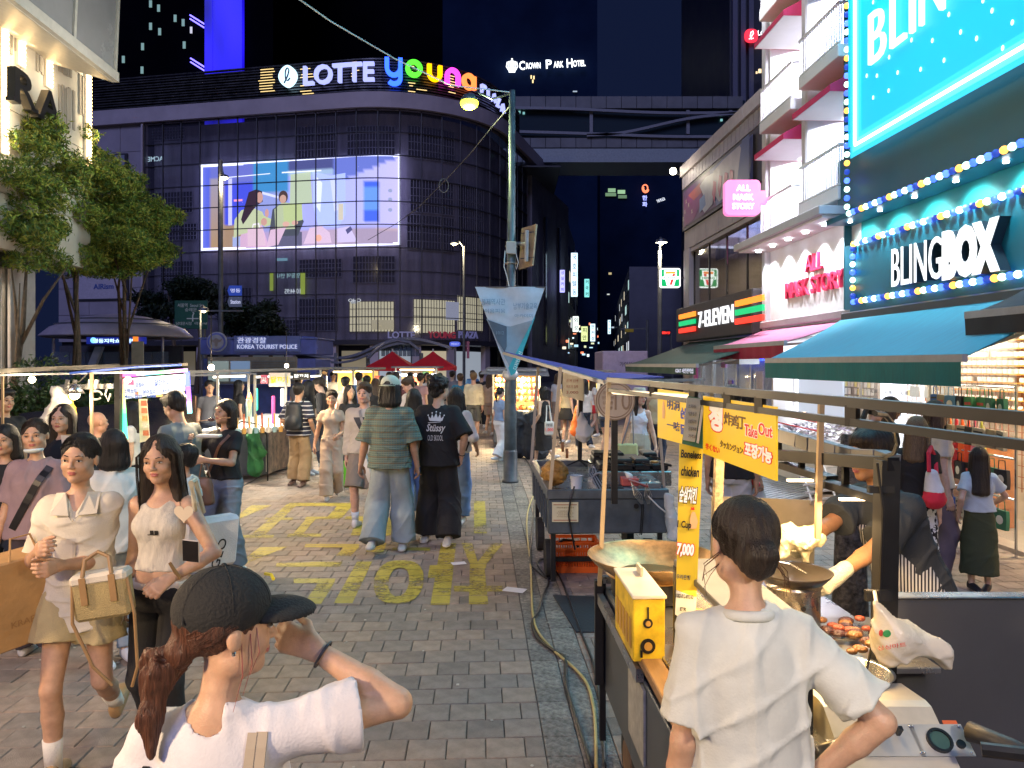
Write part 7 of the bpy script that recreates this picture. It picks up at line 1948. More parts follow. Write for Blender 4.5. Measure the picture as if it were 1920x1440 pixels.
bA(P(1676,870,2.52),P(1446,852,3.3),.045).bd('cross_arm',m_blk,bp_)
for(a,c,y,y2,Y0,Y1)in((1470,1560,872,899,3.2,2.95),(1545,1650,905,935,2.95,2.65)):bA(P(a,y,Y0),P(c,y2,Y1),.06,.028).bd('heat_lamp',m_blk,bp_)
for(px,y0,y1,Y)in((1503,856,882,3.1),(1535,858,905,3.),(1585,862,920,2.85),(1460,812,850,3.3),(1583,835,862,2.9)):bA(P(px,y0,Y),P(px,y1,Y),.022).bd('hanger',m_blk,bp_)
seg=[(1450,812,3.3),(1500,826,3.15),(1523,833,3.05),(1575,848,2.9),(1606,856,2.8),(1650,858,2.65),(1678,868,2.55)]
for i in rAn(len(seg)-1):
 a,c=P(*seg[i]),P(*seg[i+1]);bA(a.lerp(c,.02),a.lerp(c,.96),.045,.055).bd('arm_segment',mat('segment_%d'%(i%2),(.1,.105,.115)if i%2 else(.15,.155,.17),.45),bp_)
tU([P(1645,868,2.5),P(1656,960,2.49),P(1650,1100,2.49),P(1640,1180,2.48),P(1625,1260,2.46),P(1628,1330,2.45)],.0045,6).bd('cable',m_blk,bp_)
bX(xP(1633,2.49),xP(1680,2.49),2.5,2.52,zP(925,2.5),zP(912,2.5)).bd('tape',mat('tape_black',(.03,.03,.03),.25),bp_)
bX(xP(1628,2.49),xP(1675,2.49),2.5,2.52,zP(1128,2.5),zP(1108,2.5)).bd('tape',mat('tape_black'),bp_)
for(px,y,Y,pw,s_)in((1500,897,3.,7,.25),(1600,932,2.75,9,.25),(1330,770,3.2,8,.12),(1480,770,2.4,3,.12)):
 q=P(px,y,Y);lamp('AREA',q+zV(-.04),pw,(1,.66,.3),s_,target=q+Vr((0,0.,-1)),sy=.1)
 bX(q.x-.05,q.x+.05,q.y-.01,q.y+.01,q.z-.012,q.z-.004).bd('lamp_bar',glow('cart_bar',(1,.72,.4),8,True),bp_ if y>880 else pn_)
for(x,y,z,pw,c)in((1.25,.35,2.12,66,(1,.86,.68)),(-1.7,.2,2.2,170,(1,.73,.44)),(-3.6,2.4,2.2,170,(1,.7,.4)),(-2.9,7.2,1.92,75,(1,.72,.42)),(-3.2,10.6,1.93,100,(1,.76,.46))):  # extra bulbs added to warm the paving and the near figures
 t=thing('added_fill_bulb','added fill bulb on a cord %s'%('above the near end of the chicken cart rails' if x>1 else 'over the near left of the street' if y<1 else 'over the left stall row, out of view' if y<3 else 'beside the rainbow frame' if y<8 else 'in front of the skewer stall'),'lamp',(x,y,z));bL((x,y,z),.03,10,6).bd('bulb',glow('bulb_warm',(1,.8,.5),14,True),t);tU([(x,y,z+.04),(x,y,z+.5)],.006,5).bd('cord',m_blk,t)
 lamp('POINT',(x,y,z-.07),pw,c,.09)
def board_at(px0,px1,yt0,yt1,yb0,yb1,lab,m,name='menu_board',th=.006,cat='sign',yo=0.):
 a,c=railp(px0,0),railp(px1,0);Ya,Yc=a.y+yo,c.y+yo
 A_,B_,C_,D_=P(px0,yb0,Ya),P(px1,yb1,Yc),P(px1,yt1,Yc),P(px0,yt0,Ya)
 t=thing(name,lab,cat,(A_+C_)/2);sL(A_,B_,C_,D_,th).bd('plate',m,t)
 u=(B_-A_)
 def at(px,py,off=.004):
  k=(px-px0)/(px1-px0);kk=(px-CX)/F;tt=(kk*Ya-A_.x)/((B_.x-A_.x)-kk*(Yc-Ya));Y=Ya+(Yc-Ya)*tt
  p=P(px,py,Y);Mx=fra(p+Vr((0,-off,0)),u);return Mx
 return t,at,u
m_yel=mat('board_yellow',(.8,.52,.01),.45,var=.04,emit=(1,.62,.02),es=.16)
m_rdt=mat('print_red',(.7,.015,.01),.5,var=0,emit=(1,.02,.01),es=.1);m_wtt=mat('print_white',(.85,.82,.75),.5,var=0,emit=(1,.95,.8),es=.15);m_nvt=mat('print_navy',(.03,.03,.16),.5,var=0);m_brt=mat('print_brown',(.16,.07,.01),.5,var=0)
t1,at1,u1=board_at(1318,1455,742,763,850,902,'yellow board reading 炸鸡丁 and Take Out hung from the roof rail',m_yel)
def btext(tx_,px,py,wpx,hpx,m,at=at1,outline=None,bold=.02,t=t1):
 Y=at(px,py).translation.y;Mx=at(px,py,.004)
 w=(at(px+wpx/2,py).translation-at(px-wpx/2,py).translation).length;h=hpx*Y/F
 if outline is not None:text(tx_,outline,t,at(px,py,.0035),w=w*1.08,h=h*1.1,ext=.001,bold=bold+.045)
 return text(tx_,m,t,at(px,py,.006),w=w,h=h,ext=.0012,bold=bold)
btext('정',1341,783,26,50,m_wtt,outline=m_rdt,bold=.06)
btext('炸',1364,785,15,24,m_brt);btext('鸡',1377,790,14,25,m_brt);btext('丁',1390,793,13,24,m_brt)
btext('Take',1407,808,24,22,m_rdt,outline=m_wtt,bold=.02);btext('Out',1434,806,26,23,m_rdt,outline=m_wtt,bold=.02)
btext('タッカンジョン',1370,838,42,14,m_brt);btext('포장가능',1420,848,50,28,m_wtt,outline=m_rdt,bold=.045);btext('辛くない',1335,840,26,13,m_rdt)
t2,at2,u2=board_at(1233,1292,729,737,820,836,'yellow board with a chicken mascot and 明洞 lettering left of the green price card',m_yel,yo=0.)
btext('明',1256,757,11,22,m_nvt,at2,t=t2);btext('洞',1268,759,11,22,m_nvt,at2,t=t2);btext('一味',1262,798,24,17,m_nvt,at2,t=t2);btext('순살',1282,775,13,22,mat('print_blue',(.03,.05,.45),.5,var=0),at2,t=t2,bold=.05);btext('닭',1282,805,13,20,mat('print_blue'),at2,t=t2,bold=.05)
M_=at2(1244,768,.004);b=MB(M_);b.prism([(x*.022,y*.035)for x,y in((-.6,-1),(.5,-1),(.8,-.2),(.5,.5),(.3,.9),(-.1,1),(-.4,.7),(-.6,.1))],0,.001,'z');b.bd('chicken_print',mat('print_peach',(.8,.45,.2),.5,var=0),t2);b=MB(at2(1245,750,.004));b.prism([(-.006,0),(-.006,.01),(0.,.006),(.003,.013),(.006,0)],0,.002,'z');b.bd('comb_print',m_rdt,t2)
q=railp(1312,745).y-.02
t3=thing('price_card','green and grey curled price card clipped over the yellow boards','sign',P(1310,800,q))
def freeq(name,pts,m,t,Y,th=.004):return sL(*[P(x,y,Y_)for(x,y),Y_ in zip(pts,Y if isinstance(Y,(list,tuple))else[Y]*4)],th).bd(name,m,t)
freeq('card',[(1279,832),(1318,842),(1340,752),(1290,742)],mat('card_green',(.03,.12,.07),.5,var=.15),t3,q)
freeq('paper',[(1281,825),(1303,829),(1316,748),(1288,745)],mat('card_greygreen',(.34,.36,.3),.6,var=.15),t3,q-.008)
for i,(tx_,y)in eN((('소자두',762),('양념',776),('순살닭강정',790),('공정거래',804),('가격표',818))):text(tx_,mat('letter_dim'),t3,fra(P(1298,y,q-.015),(1,0,-.1)),w=15*q/F,h=7*q/F,ext=.001)
freeq('stripe',[(1306,830),(1310,832),(1320,760),(1316,758)],mat('card_pale',(.5,.5,.45),.6),t3,q-.012)
q=2.62
t4=thing('menu_board','tall yellow vertical board reading boneless chicken 1 Cup 7,000','sign',P(1295,1000,q))
freeq('plate',[(1268,1106),(1306,1120),(1318,840),(1274,832)],mat('board_mustard',(.66,.46,.02),.45,var=.06,emit=(1,.6,.05),es=.05),t4,q)
freeq('lower_plate',[(1266,1152),(1302,1178),(1306,1121),(1268,1107)],mat('board_grey',(.5,.5,.48),.5,var=.08),t4,q+.0005)
def vt(tx_,px,y,w,h,m,ol=None,bold=.02):
 if ol:text(tx_,ol,t4,fra(P(px,y,q-.007),(1,0,-.1)),w=w*q/F*1.08,h=h*q/F*1.12,ext=.001,bold=bold+.04)
 text(tx_,m,t4,fra(P(px,y,q-.0095),(1,0,-.1)),w=w*q/F,h=h*q/F,ext=.001,bold=bold)
vt('Boneless',1296,852,38,15,m_blk,None,.03);vt('chicken',1294,884,34,19,m_blk,None,.03);vt('순살치킨',1290,928,32,30,m_wtt,m_blk,.03);vt('1 Cup',1283,985,26,17,m_blk,None,.03);vt('7,000',1285,1032,32,26,m_wtt,m_rdt,.05);vt('우리은행',1281,1082,26,9,mat('board_grey_dark',(.1,.1,.1),.5,var=0));vt('1002-812-892182',1284,1118,33,8,m_blk,None,.02);vt('E*R',1281,1142,12,7,m_blk,None,.03)
b=MB(fra(P(1300,975,q-.006)));b.prism([(x*.02,y*.03)for x,y in((-.6,-1),(.5,-1),(.8,-.2),(.5,.5),(.3,.9),(-.1,1),(-.4,.7),(-.6,.1))],0,.001,'z');b.bd('chicken_print',mat('print_peach'),t4);b=MB(fra(P(1299,956,q-.006)));b.prism([(-.006,0),(-.006,.01),(0.,.006),(.003,.013),(.006,0)],0,.002,'z');b.bd('comb_print',m_rdt,t4)
YC_=5.6;q=P(1153,751,YC_)
t5=thing('coin_sign','round tan coin-shaped sign with a big 10 above the grill cart','sign',q)
m_cn=mat('coin_tan',(.5,.4,.28),.6,var=.08);m_cd=mat('coin_line',(.28,.19,.11),.6,var=0);r_=37*YC_/F
dI(q,r_,'y',.03,40).bd('disc',m_cn,t5)
for rr_ in(.96,.84):tU([(q.x+r_*rr_*cos(a),q.y-.016,q.z+r_*rr_*sin(a))for a in nL(0,2*pi*39/40,40)],.004,5,closed=True).bd('ring',m_cd,t5)
text('10',m_cd,t5,fra(q+Vr((.055,-.016,0.))),w=.12,h=.14,ext=.004);
for i,tx_ in eN(('경주 맛집','경주 십원빵','십원빵','10원빵')):text(tx_,m_cd,t5,fra(q+Vr((-.055,-.016,.06-i*.038))),w=(.075,.09,.08,.07)[i],h=.024,ext=.003)
bA((q.x+0.,q.y+.03,.9),(q.x+0.,q.y+.03,q.z),.045).bd('stand',m_blk,t5)
# wok, boxes, warmer on the cart
wk=thing('wok','huge shallow oily wok on the far left corner of the chicken cart','wok',(P(1222,1000,3.52).x,3.52,.94));wc_=(xP(1222,3.52),3.52,1.)
prof=[(0.,-.055),(.12,-.047),(.2,-.022),(.27,.022),(.298,.05),(.302,.055),(.3,.05),(.27,.015),(.2,-.032),(.12,-.058),(0.,-.066)]
m_wk=mat('wok_steel',(.6,.38,.18),.42,metal=.8,var=.5,vs=6,bump=.1,bs=30)
lA(prof,wc_,44).bd('bowl',m_wk,wk,smooth=1)
lA([(0,-.04),(.2,-.036),(.215,-.034)],wc_,40).bd('oil',mat('frying_oil',(.45,.22,.04),.3,spec=1.),wk,smooth=1)
lA([(.17,-.13),(.18,-.04),(.19,-.04),(.19,-.13)],wc_,28).bd('ring_stand',m_blk,wk);lA([(.14,-.13),(.15,-.05)],wc_,28).bd('burner',m_ss,wk)
bx=thing('cash_box','yellow printed carton with a white lid standing on the cart edge','box',HZ(1200,1120,.9))
m_ybx=mat('carton_yellow',(.72,.5,.02),.5,var=.25,vs=14)
B('carton',m_ybx,bx,U_L-.03,U_L+.09,2.76,3.13,.84,1.075,.004,M=CS);B('lid',mat('lid_cream',(.66,.6,.48),.35),bx,U_L-.035,U_L+.095,2.75,3.14,1.076,1.09,.003,M=CS)
for(z,r_)in((.985,.018),(.9,.028)):
 MB(CS).disc((U_L+.045+(.02 if z<.9 else-.02),2.756,z),r_,'y',.004,20).bd('guitar_print',m_blk,bx);MB(CS).disc((U_L+.045+(.02 if z<.9 else-.02),2.752,z),r_*.55,'y',.004,16).bd('guitar_hole',mat('print_gold',(.5,.28,.05),.5),bx)
MB(CS).bar((U_L+.025,2.754,1.),(U_L+.025,2.754,1.045),.006).bd('guitar_neck',m_blk,bx);MB(CS).bar((U_L+0.,2.754,.86),(U_L+0.,2.754,.885),.008).bd('figure_print',m_blk,bx)
for k in rAn(5):B('side_print',mat('print_gold'),bx,U_L-.033,U_L-.031,2.79+k*.065,2.83+k*.065,.88,.99,M=CS)
B('handle',mat('handle_cream',(.7,.6,.4),.4),bx,U_L+.05,U_L+.06,3.,3.08,1.091,1.125,M=CS)
wm=thing('food_warmer','glass-fronted warmer with black frame and golden light inside','warmer',ST@Vr((U_L+.25,2.5,zt_)))
w0,w1_,v0_,v1_=U_L+.16,U_L+.36,2.15,2.86
for(u,v)in((w0,v0_),(w0,v1_),(w1_,v0_),(w1_,v1_)):MB(CS).bar((u,v,zt_+.01),(u,v,1.17),.022).bd('frame_post',m_blk,wm)
B('top',mat('warmer_top',(.16,.15,.13),.5,metal=.4,var=.2),wm,w0-.01,w1_+.01,v0_-.01,v1_+.01,1.17,1.195,.004,M=CS);B('base',m_blk,wm,w0-.01,w1_+.01,v0_-.01,v1_+.01,zt_+.002,.92,.004,M=CS)
B('glass',mat('warmer_glass',(.9,.85,.7),.03,var=0,alpha=.14),wm,w0-.004,w0+.002,v0_+.02,v1_-.02,.925,1.165,M=CS)
for k in rAn(3):B('tray',m_ss,wm,w0+.02,w1_-.02,v0_+.05+k*.26,v0_+.28+k*.26,.93+0.,.945,M=CS)
for k in rAn(24):
 r2=RD(k);p=ST@Vr((w0+.05+r2.random()*.2,v0_+.08+r2.random()*.7,.965+r2.random()*.03));
 if k%2==0:bL(p,.022+.01*r2.random(),7,5,(1.2,1,.8)).bd('fried_piece',mat('fried_gold',(.5,.22,.04),.5,bump=.8,bs=120),wm,smooth=1)
lamp('AREA',ST@Vr(((w0+w1_)/2,(v0_+v1_)/2,1.155)),5.5,(1,.66,.25),.3,target=ST@Vr(((w0+w1_)/2,(v0_+v1_)/2,0)),sy=.7)
B('back_glow',mat('warmer_back',(.8,.6,.25),.4,var=.05,emit=(1,.6,.15),es=.5),wm,w1_-.006,w1_,v0_+.02,v1_-.02,.925,1.165,M=CS)
for(v,)in((2.25,),):MB(CS).disc((w0-.03,v,.9),.028,'x',.04,16).bd('knob',m_ss,wm);MB(CS).tube([(w0-.012,2.12,.91),(w0-.06,2.14,.905),(w0-.06,2.26,.885),(w0-.012,2.3,.89)],.007,6).bd('handle',m_ss,wm)
YS=3.05
pt=thing('steamer_pot','steel steamer pot topped by a dark wok in front of the vendor','pot',(xP(1487,YS),YS,.86));pc_=(xP(1487,YS),YS,0)
lA([(.105,.86),(.105,1.045),(.112,1.05)],pc_,30).bd('pot_body',mat('pot_warm',(.55,.48,.4),.28,metal=.85,var=.15),pt,smooth=1)
lA([(.06,1.05),(.12,1.068),(.15,1.1),(.156,1.108),(.15,1.105),(.115,1.078),(0,1.066)],pc_,36).bd('wok_lid',mat('wok_black',(.06,.05,.045),.35,metal=.6,var=.3),pt,smooth=1)
dI((pc_[0]-0.,YS-.107,.985),.01,'y',.006,14).bd('vent',m_blk,pt)
tU([(pc_[0]+.02,YS-.09,1.12),(pc_[0]-.02,YS-.02,1.14),(pc_[0]-.1,YS+0.,1.15)],.004,5).bd('handle',m_ss,pt)
fd=thing('grill_tray','tray of dark glazed skewers and chicken right of the steamer pot','food',(xP(1560,2.9),2.9,.86))
B('tray',m_ss,fd,xP(1535,2.9),xP(1640,2.9)+.1,2.62,3.15,.862,.885,.004)
for k in rAn(34):
 r2=RD(100+k);p=(xP(1548,2.9)+r2.random()*.2,2.66+r2.random()*.42,.905+r2.random()*.02)
 bL(p,.016+.01*r2.random(),7,5,(1.3,.9,.7)).bd('skewer_piece',mat(('glazed_dark','glazed_red','grilled_brown')[k%3],((.06,.02,.02),(.28,.06,.03),(.2,.09,.03))[k%3],.25,bump=.5,bs=120),fd,smooth=1)
for(px,py,r_,lab)in((1597,1265,.12,'large steel bowl behind the standing woman'),):
 p=HZ(px,py,.95);t=thing('steel_bowl',lab,'bowl',(p.x,p.y,.86));lA([(.06,0.),(r_*.8,.03),(r_,.1),(r_+.008,.105),(r_-.004,.1),(r_*.78,.036),(0,.012)],(p.x,p.y,.862),32).bd('bowl',m_ss,t,smooth=1)
sgd=thing('splash_guard','tan-lit steel splash guard panel standing behind the cart','panel',P(1430,1000,3.75));sL(P(1334,1060,3.72),P(1526,1072,3.72),P(1530,938,3.72),P(1334,930,3.72),.006).bd('plate',mat('guard_steel',(.5,.42,.3),.38,metal=.6,var=.15,vs=3),sgd)
for x,y in((1341,936),(1523,943)):dI(P(x,y,3.7),.012,'y',.01,12).bd('bolt',m_ss,sgd)
gp=thing('grey_panel','large dark grey board wall of a stall at the bottom right corner','panel',PG(1800,1400,2.75))
bX(xP(1668,2.75),3.4,2.75,2.79,.05,zP(1122,2.75),.006).bd('board',mat('board_charcoal',(.085,.085,.085),.5,vs=2,bump=.05),gp);bX(xP(1668,2.75),3.4,2.735,2.8,zP(1122,2.75)+.001,zP(1117,2.75),.004).bd('top_edge',m_ss,gp)
ge=thing('generator','beige portable control unit with knobs and a round gauge at the bottom right','machine',PG(1720,1440,2.1)+zV(.5))
YG=1.98;m_ge=mat('case_beige',(.5,.46,.38),.4,var=.12,vs=5)
gx0,gx1=xP(1600,YG),xP(1822,YG);zg1=1.
MB().prism([(YG,.45),(YG,.8),(YG+.02,.83),(YG+.19,.955),(YG+.22,.96),(YG+.36,.95),(YG+.38,.92),(YG+.38,.45)],gx0,gx1,'x').bd('case',m_ge,ge)
def slope(px,t):return fra((xP(px,YG+.1),YG+.02+.17*t,.832+.125*t+.001),(1,0,0),(0,.805,.59))
for cx_,w_ in((1668,.085),(1768,.075)):
 Mq=slope(cx_,.52);MB(Mq).box(-w_,w_,-.045,.045,0,.003).bd('control_plate',mat('plate_steel',(.42,.42,.4),.4,metal=.2),ge)
 for dx in(-w_+.01,w_-.01):
  for dz in(-.037,.037):MB(Mq).ball((dx,dz,.004),.004,6,4).bd('screw',m_ss,ge)
MB(slope(1655,.6)).lathe([(.021,0),(.02,.02),(.015,.028)],(0,0,0),16).bd('knob',m_blk,ge);MB(slope(1690,.6)).box(-.005,.005,-.006,.006,0,.035).bd('switch',m_blk,ge)
Mq=slope(1762,.5);MB(Mq).lathe([(.034,0),(.034,.014),(.027,.014),(.027,.008)],(0,0,0),24).bd('gauge_rim',m_blk,ge);MB(Mq).disc((0,0,.008),.026,'z',.003,24).bd('gauge_face',mat('gauge_green',(.05,.1,.09),.2,var=0),ge);MB(Mq).disc((.055,-.01,.006),.012,'z',.01,14).bd('button',m_blk,ge)
for px,t in((1640,.05),(1740,0.),(1775,.06),(1800,.75)):MB(slope(px,t)).box(-.02,.02,-.008,.008,0,.002).bd('warning_label',mat('label_orange',(.6,.12,.03),.5,var=0),ge)
hz_=thing('black_hose','thick dark hose and handle coming out of the beige unit at the right edge','hose',P(1850,1400,1.95));tU([P(1818,1372,2.05),P(1860,1385,2.),P(1900,1400,1.95),P(1960,1430,1.9)],[.028,.022,.02,.018],12).bd('hose',mat('rubber_grey',(.03,.03,.033),.5),hz_,smooth=1);tU([P(1840,1405,1.93),P(1900,1412,1.9),P(1970,1420,1.88)],.018,8).bd('handle',m_blk,hz_)
lg=thing('dark_cylinder','dark metal cylinder lying between the woman and the beige unit','canister',P(1575,1410,1.95));tU([P(1540,1422,1.93),P(1590,1400,1.97)],.03,14).bd('cylinder',mat('cyl_metal',(.12,.11,.1),.3,metal=.7),lg,smooth=1);B('collar',m_blk,lg,P(1560,1430,1.95).x,P(1580,1430,1.95).x,1.93,1.99,.93,.95)
pb_=thing('plastic_bag','thin translucent plastic carrier bag with green and red print tied to the black post','bag',P(1650,1200,2.42))
m_pb=mat('plastic_film',(.8,.74,.62),.25,var=.06,alpha=.8,bump=.4,bs=18)
Yb=2.4;pr=[Cone(P(1642,1135,Yb),P(1672,1200,Yb),.01,.055,k=.03),Cone(P(1672,1200,Yb),P(1668,1232,Yb),.06,.035,k=.03),Cone(P(1690,1195,Yb),P(1762,1222,Yb-.02),.045,.03,k=.04),Ell(P(1775,1232,Yb-.02),(.02,.02,.035),None,.03)]
o=org('film',pr,.007,m_pb,pb_,folds(77,.018,(48,26)))
text('싱싱마트',mat('print_red2',(.7,.08,.05),.5,var=0),pb_,fra(P(1672,1212,Yb-.078),(1,0,.15)),w=.09,h=.014,ext=.001);bL(P(1663,1188,Yb-.066),.012,8,6,(1.1,.3,1)).bd('fruit_print',mat('print_green',(.05,.35,.1),.5,var=0),pb_);bL(P(1652,1187,Yb-.064),.009,8,6,(.8,.3,1.2)).bd('fruit_print',mat('print_red2'),pb_)
tU([P(1640,1110,2.5),P(1643,1128,2.44),P(1645,1140,2.42)],.006,6).bd('handle',m_pb,pb_)
# grill cart with the coin cakes
gy0=6.36;zgc=.85;gx0_,gx1_=xP(1028,gy0),xP(1254,gy0);gzb=.5
gc=thing('food_cart','dark blue-grey coin-cake grill cart with a paper notice, standing behind an orange crate','cart',(gx0_,gy0,0),SA)
Wg=WM[gc.name];GLd=1.95;gw=gx1_-gx0_
m_cg2=mat('cart_bluegrey',(.085,.105,.125),.42,var=.2,vs=5,metal=.3,bump=.08,bs=30)
B('body',m_cg2,gc,0,gw,0,GLd,gzb,zgc-.05,.012,M=Wg)
b=MB(Wg);
for(x0,x1,y0,y1)in((0,gw,0,.04),(0,gw,GLd-.04,GLd),(0,.04,.04,GLd-.04),(gw-.04,gw,.04,GLd-.04)):b.box(x0-.01,x1+.01,y0-.01 if y0==0 else y0,y1,zgc-.05,zgc+.03,.006)
b.bd('rim',mat('cart_rim',(.14,.16,.18),.35,metal=.5,var=.2),gc);B('worktop',m_ss,gc,.04,gw-.04,.04,GLd-.04,zgc-.055,zgc-.035,M=Wg)
for i in rAn(8):B('side_rib',m_cg2,gc,-.014,-.002,.15+i*.22,.18+i*.22,gzb+.03,zgc-.07,M=Wg)
for(x,y)in((.02,.5),(.02,1.5),(gw-.08,.5),(gw-.08,1.5)):MB(Wg).disc((x+.03,y,.17),.17,'x',.07,24).bd('wheel',mat('tyre'),gc);
for(x,y)in((.05,.08),(gw-.05,.08),(.05,GLd-.08),(gw-.05,GLd-.08)):MB(Wg).bar((x,y,.08),(x,y,gzb),.04).bd('leg',m_blk,gc)
B('axle',m_blk,gc,.05,gw-.05,.48,.52,.14,.18,M=Wg)
nt_=thing('paper_notice','cream framed notice stuck on the front of the coin-cake cart','notice',P(1058,960,gy0-.01));x0,x1=xP(1035,gy0),xP(1084,gy0);z0,z1=zP(978,gy0),zP(941,gy0)
B('sheet',mat('paper_cream',(.62,.58,.38),.6,var=.05),nt_,x0,x1,gy0-.016,gy0-.013,z0,z1);B('border',mat('paper_border',(.35,.14,.08),.6),nt_,x0+.012,x1-.012,gy0-.018,gy0-.0165,z1-.025,z1-.018);B('border',mat('paper_border'),nt_,x0+.012,x1-.012,gy0-.018,gy0-.0165,z0+.012,z0+.019)
text('거리가게 운영 준수사항',m_brt,nt_,fra(((x0+x1)/2,gy0-.018,z1-.045)),w=.15,h=.014,ext=.001)
for k in rAn(4):text('본 거리가게는 중구청의 허가를 받음',m_brt,nt_,fra(((x0+x1)/2,gy0-.018,z1-.075-k*.016)),w=.12+.02*(k%2),h=.007,ext=.001)
bd=thing('bread_model','lumpy golden walnut-cake model on the left end of the coin-cake cart','food model',P(1042,905,6.9));c0_=P(1040,880,6.95)
pr=[Ell(c0_+zV(-.03),(.12,.13,.12),None,.03)];r2=np.random.RandomState(3)
for _ in rAn(34):
 v=unit(r2.normal(size=3));pr.append(Ell(nA(c0_)+v*V3(.105,.115,.105)+V3(0,0,-.03),(.032,.03,.024),None,.015))
org('cake',pr,.008,mat('cake_gold',(.42,.22,.05),.45,var=.35,vs=20,bump=.5,bs=60),bd,folds(5,.008,(70,50)))
for i,(x,y)in eN(((1055,838),(1063,850))):t=thing('coin_cake','upper hanging coin cake token above the cake model' if i==0 else 'lower hanging coin cake token above the cake model','food model',P(x,y,6.8));dI(P(x,y,6.8),.045,'x',.022,20).bd('token',mat('token_brown',(.3,.14,.05),.5),t)
gr=thing('waffle_grill','black multi-plate coin cake grill machine with handles and wires','grill',P(1160,870,7.1))
m_gi=mat('cast_iron',(.022,.022,.024),.45,metal=.4,var=.3);zq=zgc-.03
for i in rAn(4):
 for j in rAn(2):
  x=xP(1120,7.1)+i*.165;y=6.95+j*.5;B('grill_plate',m_gi,gr,x,x+.15,y,y+.3,zq+.14,zq+.2,.01);
  if(i+j)%3!=0:B('grill_lid',m_gi,gr,x+.005,x+.145,y+.02,y+.28,zq+.201,zq+.245,.01)
  tU([(x+.07,y,zq+.21),(x+.07,y-.12,zq+.22),(x+.13,y-.2,zq+.215)],.012,6).bd('handle',m_gi,gr)
B('grill_base',m_ss,gr,xP(1120,7.1)-.02,xP(1120,7.1)+.67,6.93,7.8,zq,zq+.135,.006)
for k in rAn(3):bL((xP(1190,7.1)+k*.09,7.05,zq+.21),.035,8,5,(1.2,1,.35)).bd('coin_cake',mat('cake_toasty',(.55,.28,.07),.5),gr,smooth=1)
for k in rAn(6):tU([(xP(1105,7)+k*.012,6.95,zq+.16),(xP(1100,7)+.02*k,6.85,zq+.1),(xP(1100,7)+k*.01,6.7,zq+.15),(xP(1112,7)+k*.015,6.6,zq+.02)],.006,5).bd('wire',m_blk if k%2 else mat('wire_grey',(.25,.25,.27),.4),gr)
tU([(xP(1122,6.7)+.055*cos(a),6.68,zq+.1+.055*sin(a))for a in nL(0,5.8,16)],.009,6).bd('coil',mat('wire_grey'),gr)
cbx=thing('control_box','black dial control box on the grill cart front edge','box',P(1157,915,6.5));B('box',m_gi,cbx,xP(1140,6.5),xP(1168,6.5),6.45,6.6,zq,zq+.07,.006)
for x in(1148,1160):dI(PG(x,0,6.5)+Vr((0,-.055,zq+.035)),.014,'y',.016,12).bd('dial',m_ss,cbx)
tbx=thing('tissue_box','red tissue box with a white tissue sticking out on the grill cart','box',P(1180,900,6.6));B('box',mat('tissue_red',(.5,.1,.09),.5),tbx,xP(1165,6.6),xP(1196,6.6),6.55,6.68,zq+.06,zq+.13,.006);org('tissue',[Cone(P(1172,885,6.6),P(1180,893,6.6),.008,.025,k=.02),Cone(P(1180,893,6.6),P(1184,898,6.6),.025,.015,k=.02)],.006,mat('tissue_white',(.75,.75,.75),.8,var=0),tbx)
tub=thing('white_tub','small white plastic tub beside the cake model','tub',P(1082,900,6.7));lA([(.05,0),(.058,.12),(.062,.125),(.05,.12)],(xP(1081,6.75),6.75,zq),20).bd('tub',mat('tub_white',(.6,.62,.65),.4),tub)
prn=thing('steel_tray','steel tray with a sheet of paper on the right of the grill cart','tray',P(1215,905,6.6));B('tray',m_ss,prn,xP(1195,6.6),xP(1236,6.6),6.5,6.9,zq,zq+.1,.006)
wsk=thing('wire_whisks','pair of wire whisks and fork handles hanging over the cart front','whisks',P(1200,915,6.3))
for(x0_,y0_,x1_,y1_)in((1183,903,1204,945),(1212,905,1216,945)):
 for k in rAn(5):
  a,c_=P(x0_,y0_,6.33),P(x1_,y1_,6.33);o_=(k-2)*.008;m_=a.lerp(c_,.6)+Vr((o_*2.,-.01*abs(k-2),0));tU([a,m_,c_+Vr((o_*.6,0,0))],.0028,5).bd('wire_loop',m_ss,wsk)
tU([P(1178,900,6.35),P(1215,912,6.33)],.012,6).bd('handle',mat('handle_red',(.35,.06,.05),.5),wsk)
cab=thing('power_cable','pale and black cables looping down the grill cart front','cable',P(1090,950,6.3))
tU([P(1077,912,6.33),P(1070,935,6.3),P(1066,965,6.3),P(1072,1000,6.3),P(1078,1030,6.5)],.008,6).bd('cable',m_blk,cab);tU([P(1215,930,6.32),P(1235,950,6.3),P(1250,962,6.3)],.006,6).bd('cable',mat('cable_pale'),cab)
for x in(1204,1207):tU([P(x,945,6.33),P(x-2,980,6.33),P(x-4,1003,6.34)],.005,5).bd('cable',m_blk,cab)
dI(P(1193,949,6.355),.022,'y',.008,16).bd('grommet',m_blk,cab)
pl2=thing('roof_rails','two thin poles with a bright blue tarpaulin edge over the grill cart','stall frame',PG(1000,900,8.2))
bA(P(996,870,8.3),P(1009,688,8.3),.03).bd('pole',mat('pole_brushed',(.42,.38,.33),.4,metal=.4),pl2);bA(P(1031,925,6.4),P(1051,688,6.4),.028).bd('pole',mat('pole_yellowed',(.55,.44,.28),.45),pl2)
m_tarp=mat('tarp_blue',(.004,.012,.24),.75,var=.2,bump=.3,bs=10);m_tarp2=mat('tarp_grey',(.16,.17,.2),.6,var=.2,bump=.3,bs=10)
sL(P(945,659,9.),P(1135,715,5.9),P(1143,700,7.2),P(952,662,10.5),.02).bd('tarp',m_tarp,pl2)
sL(P(1135,712,5.95),P(1245,706,8.3),P(1180,700,9.5),P(1080,697,8.5),.015).bd('tarp',m_tarp,pl2)
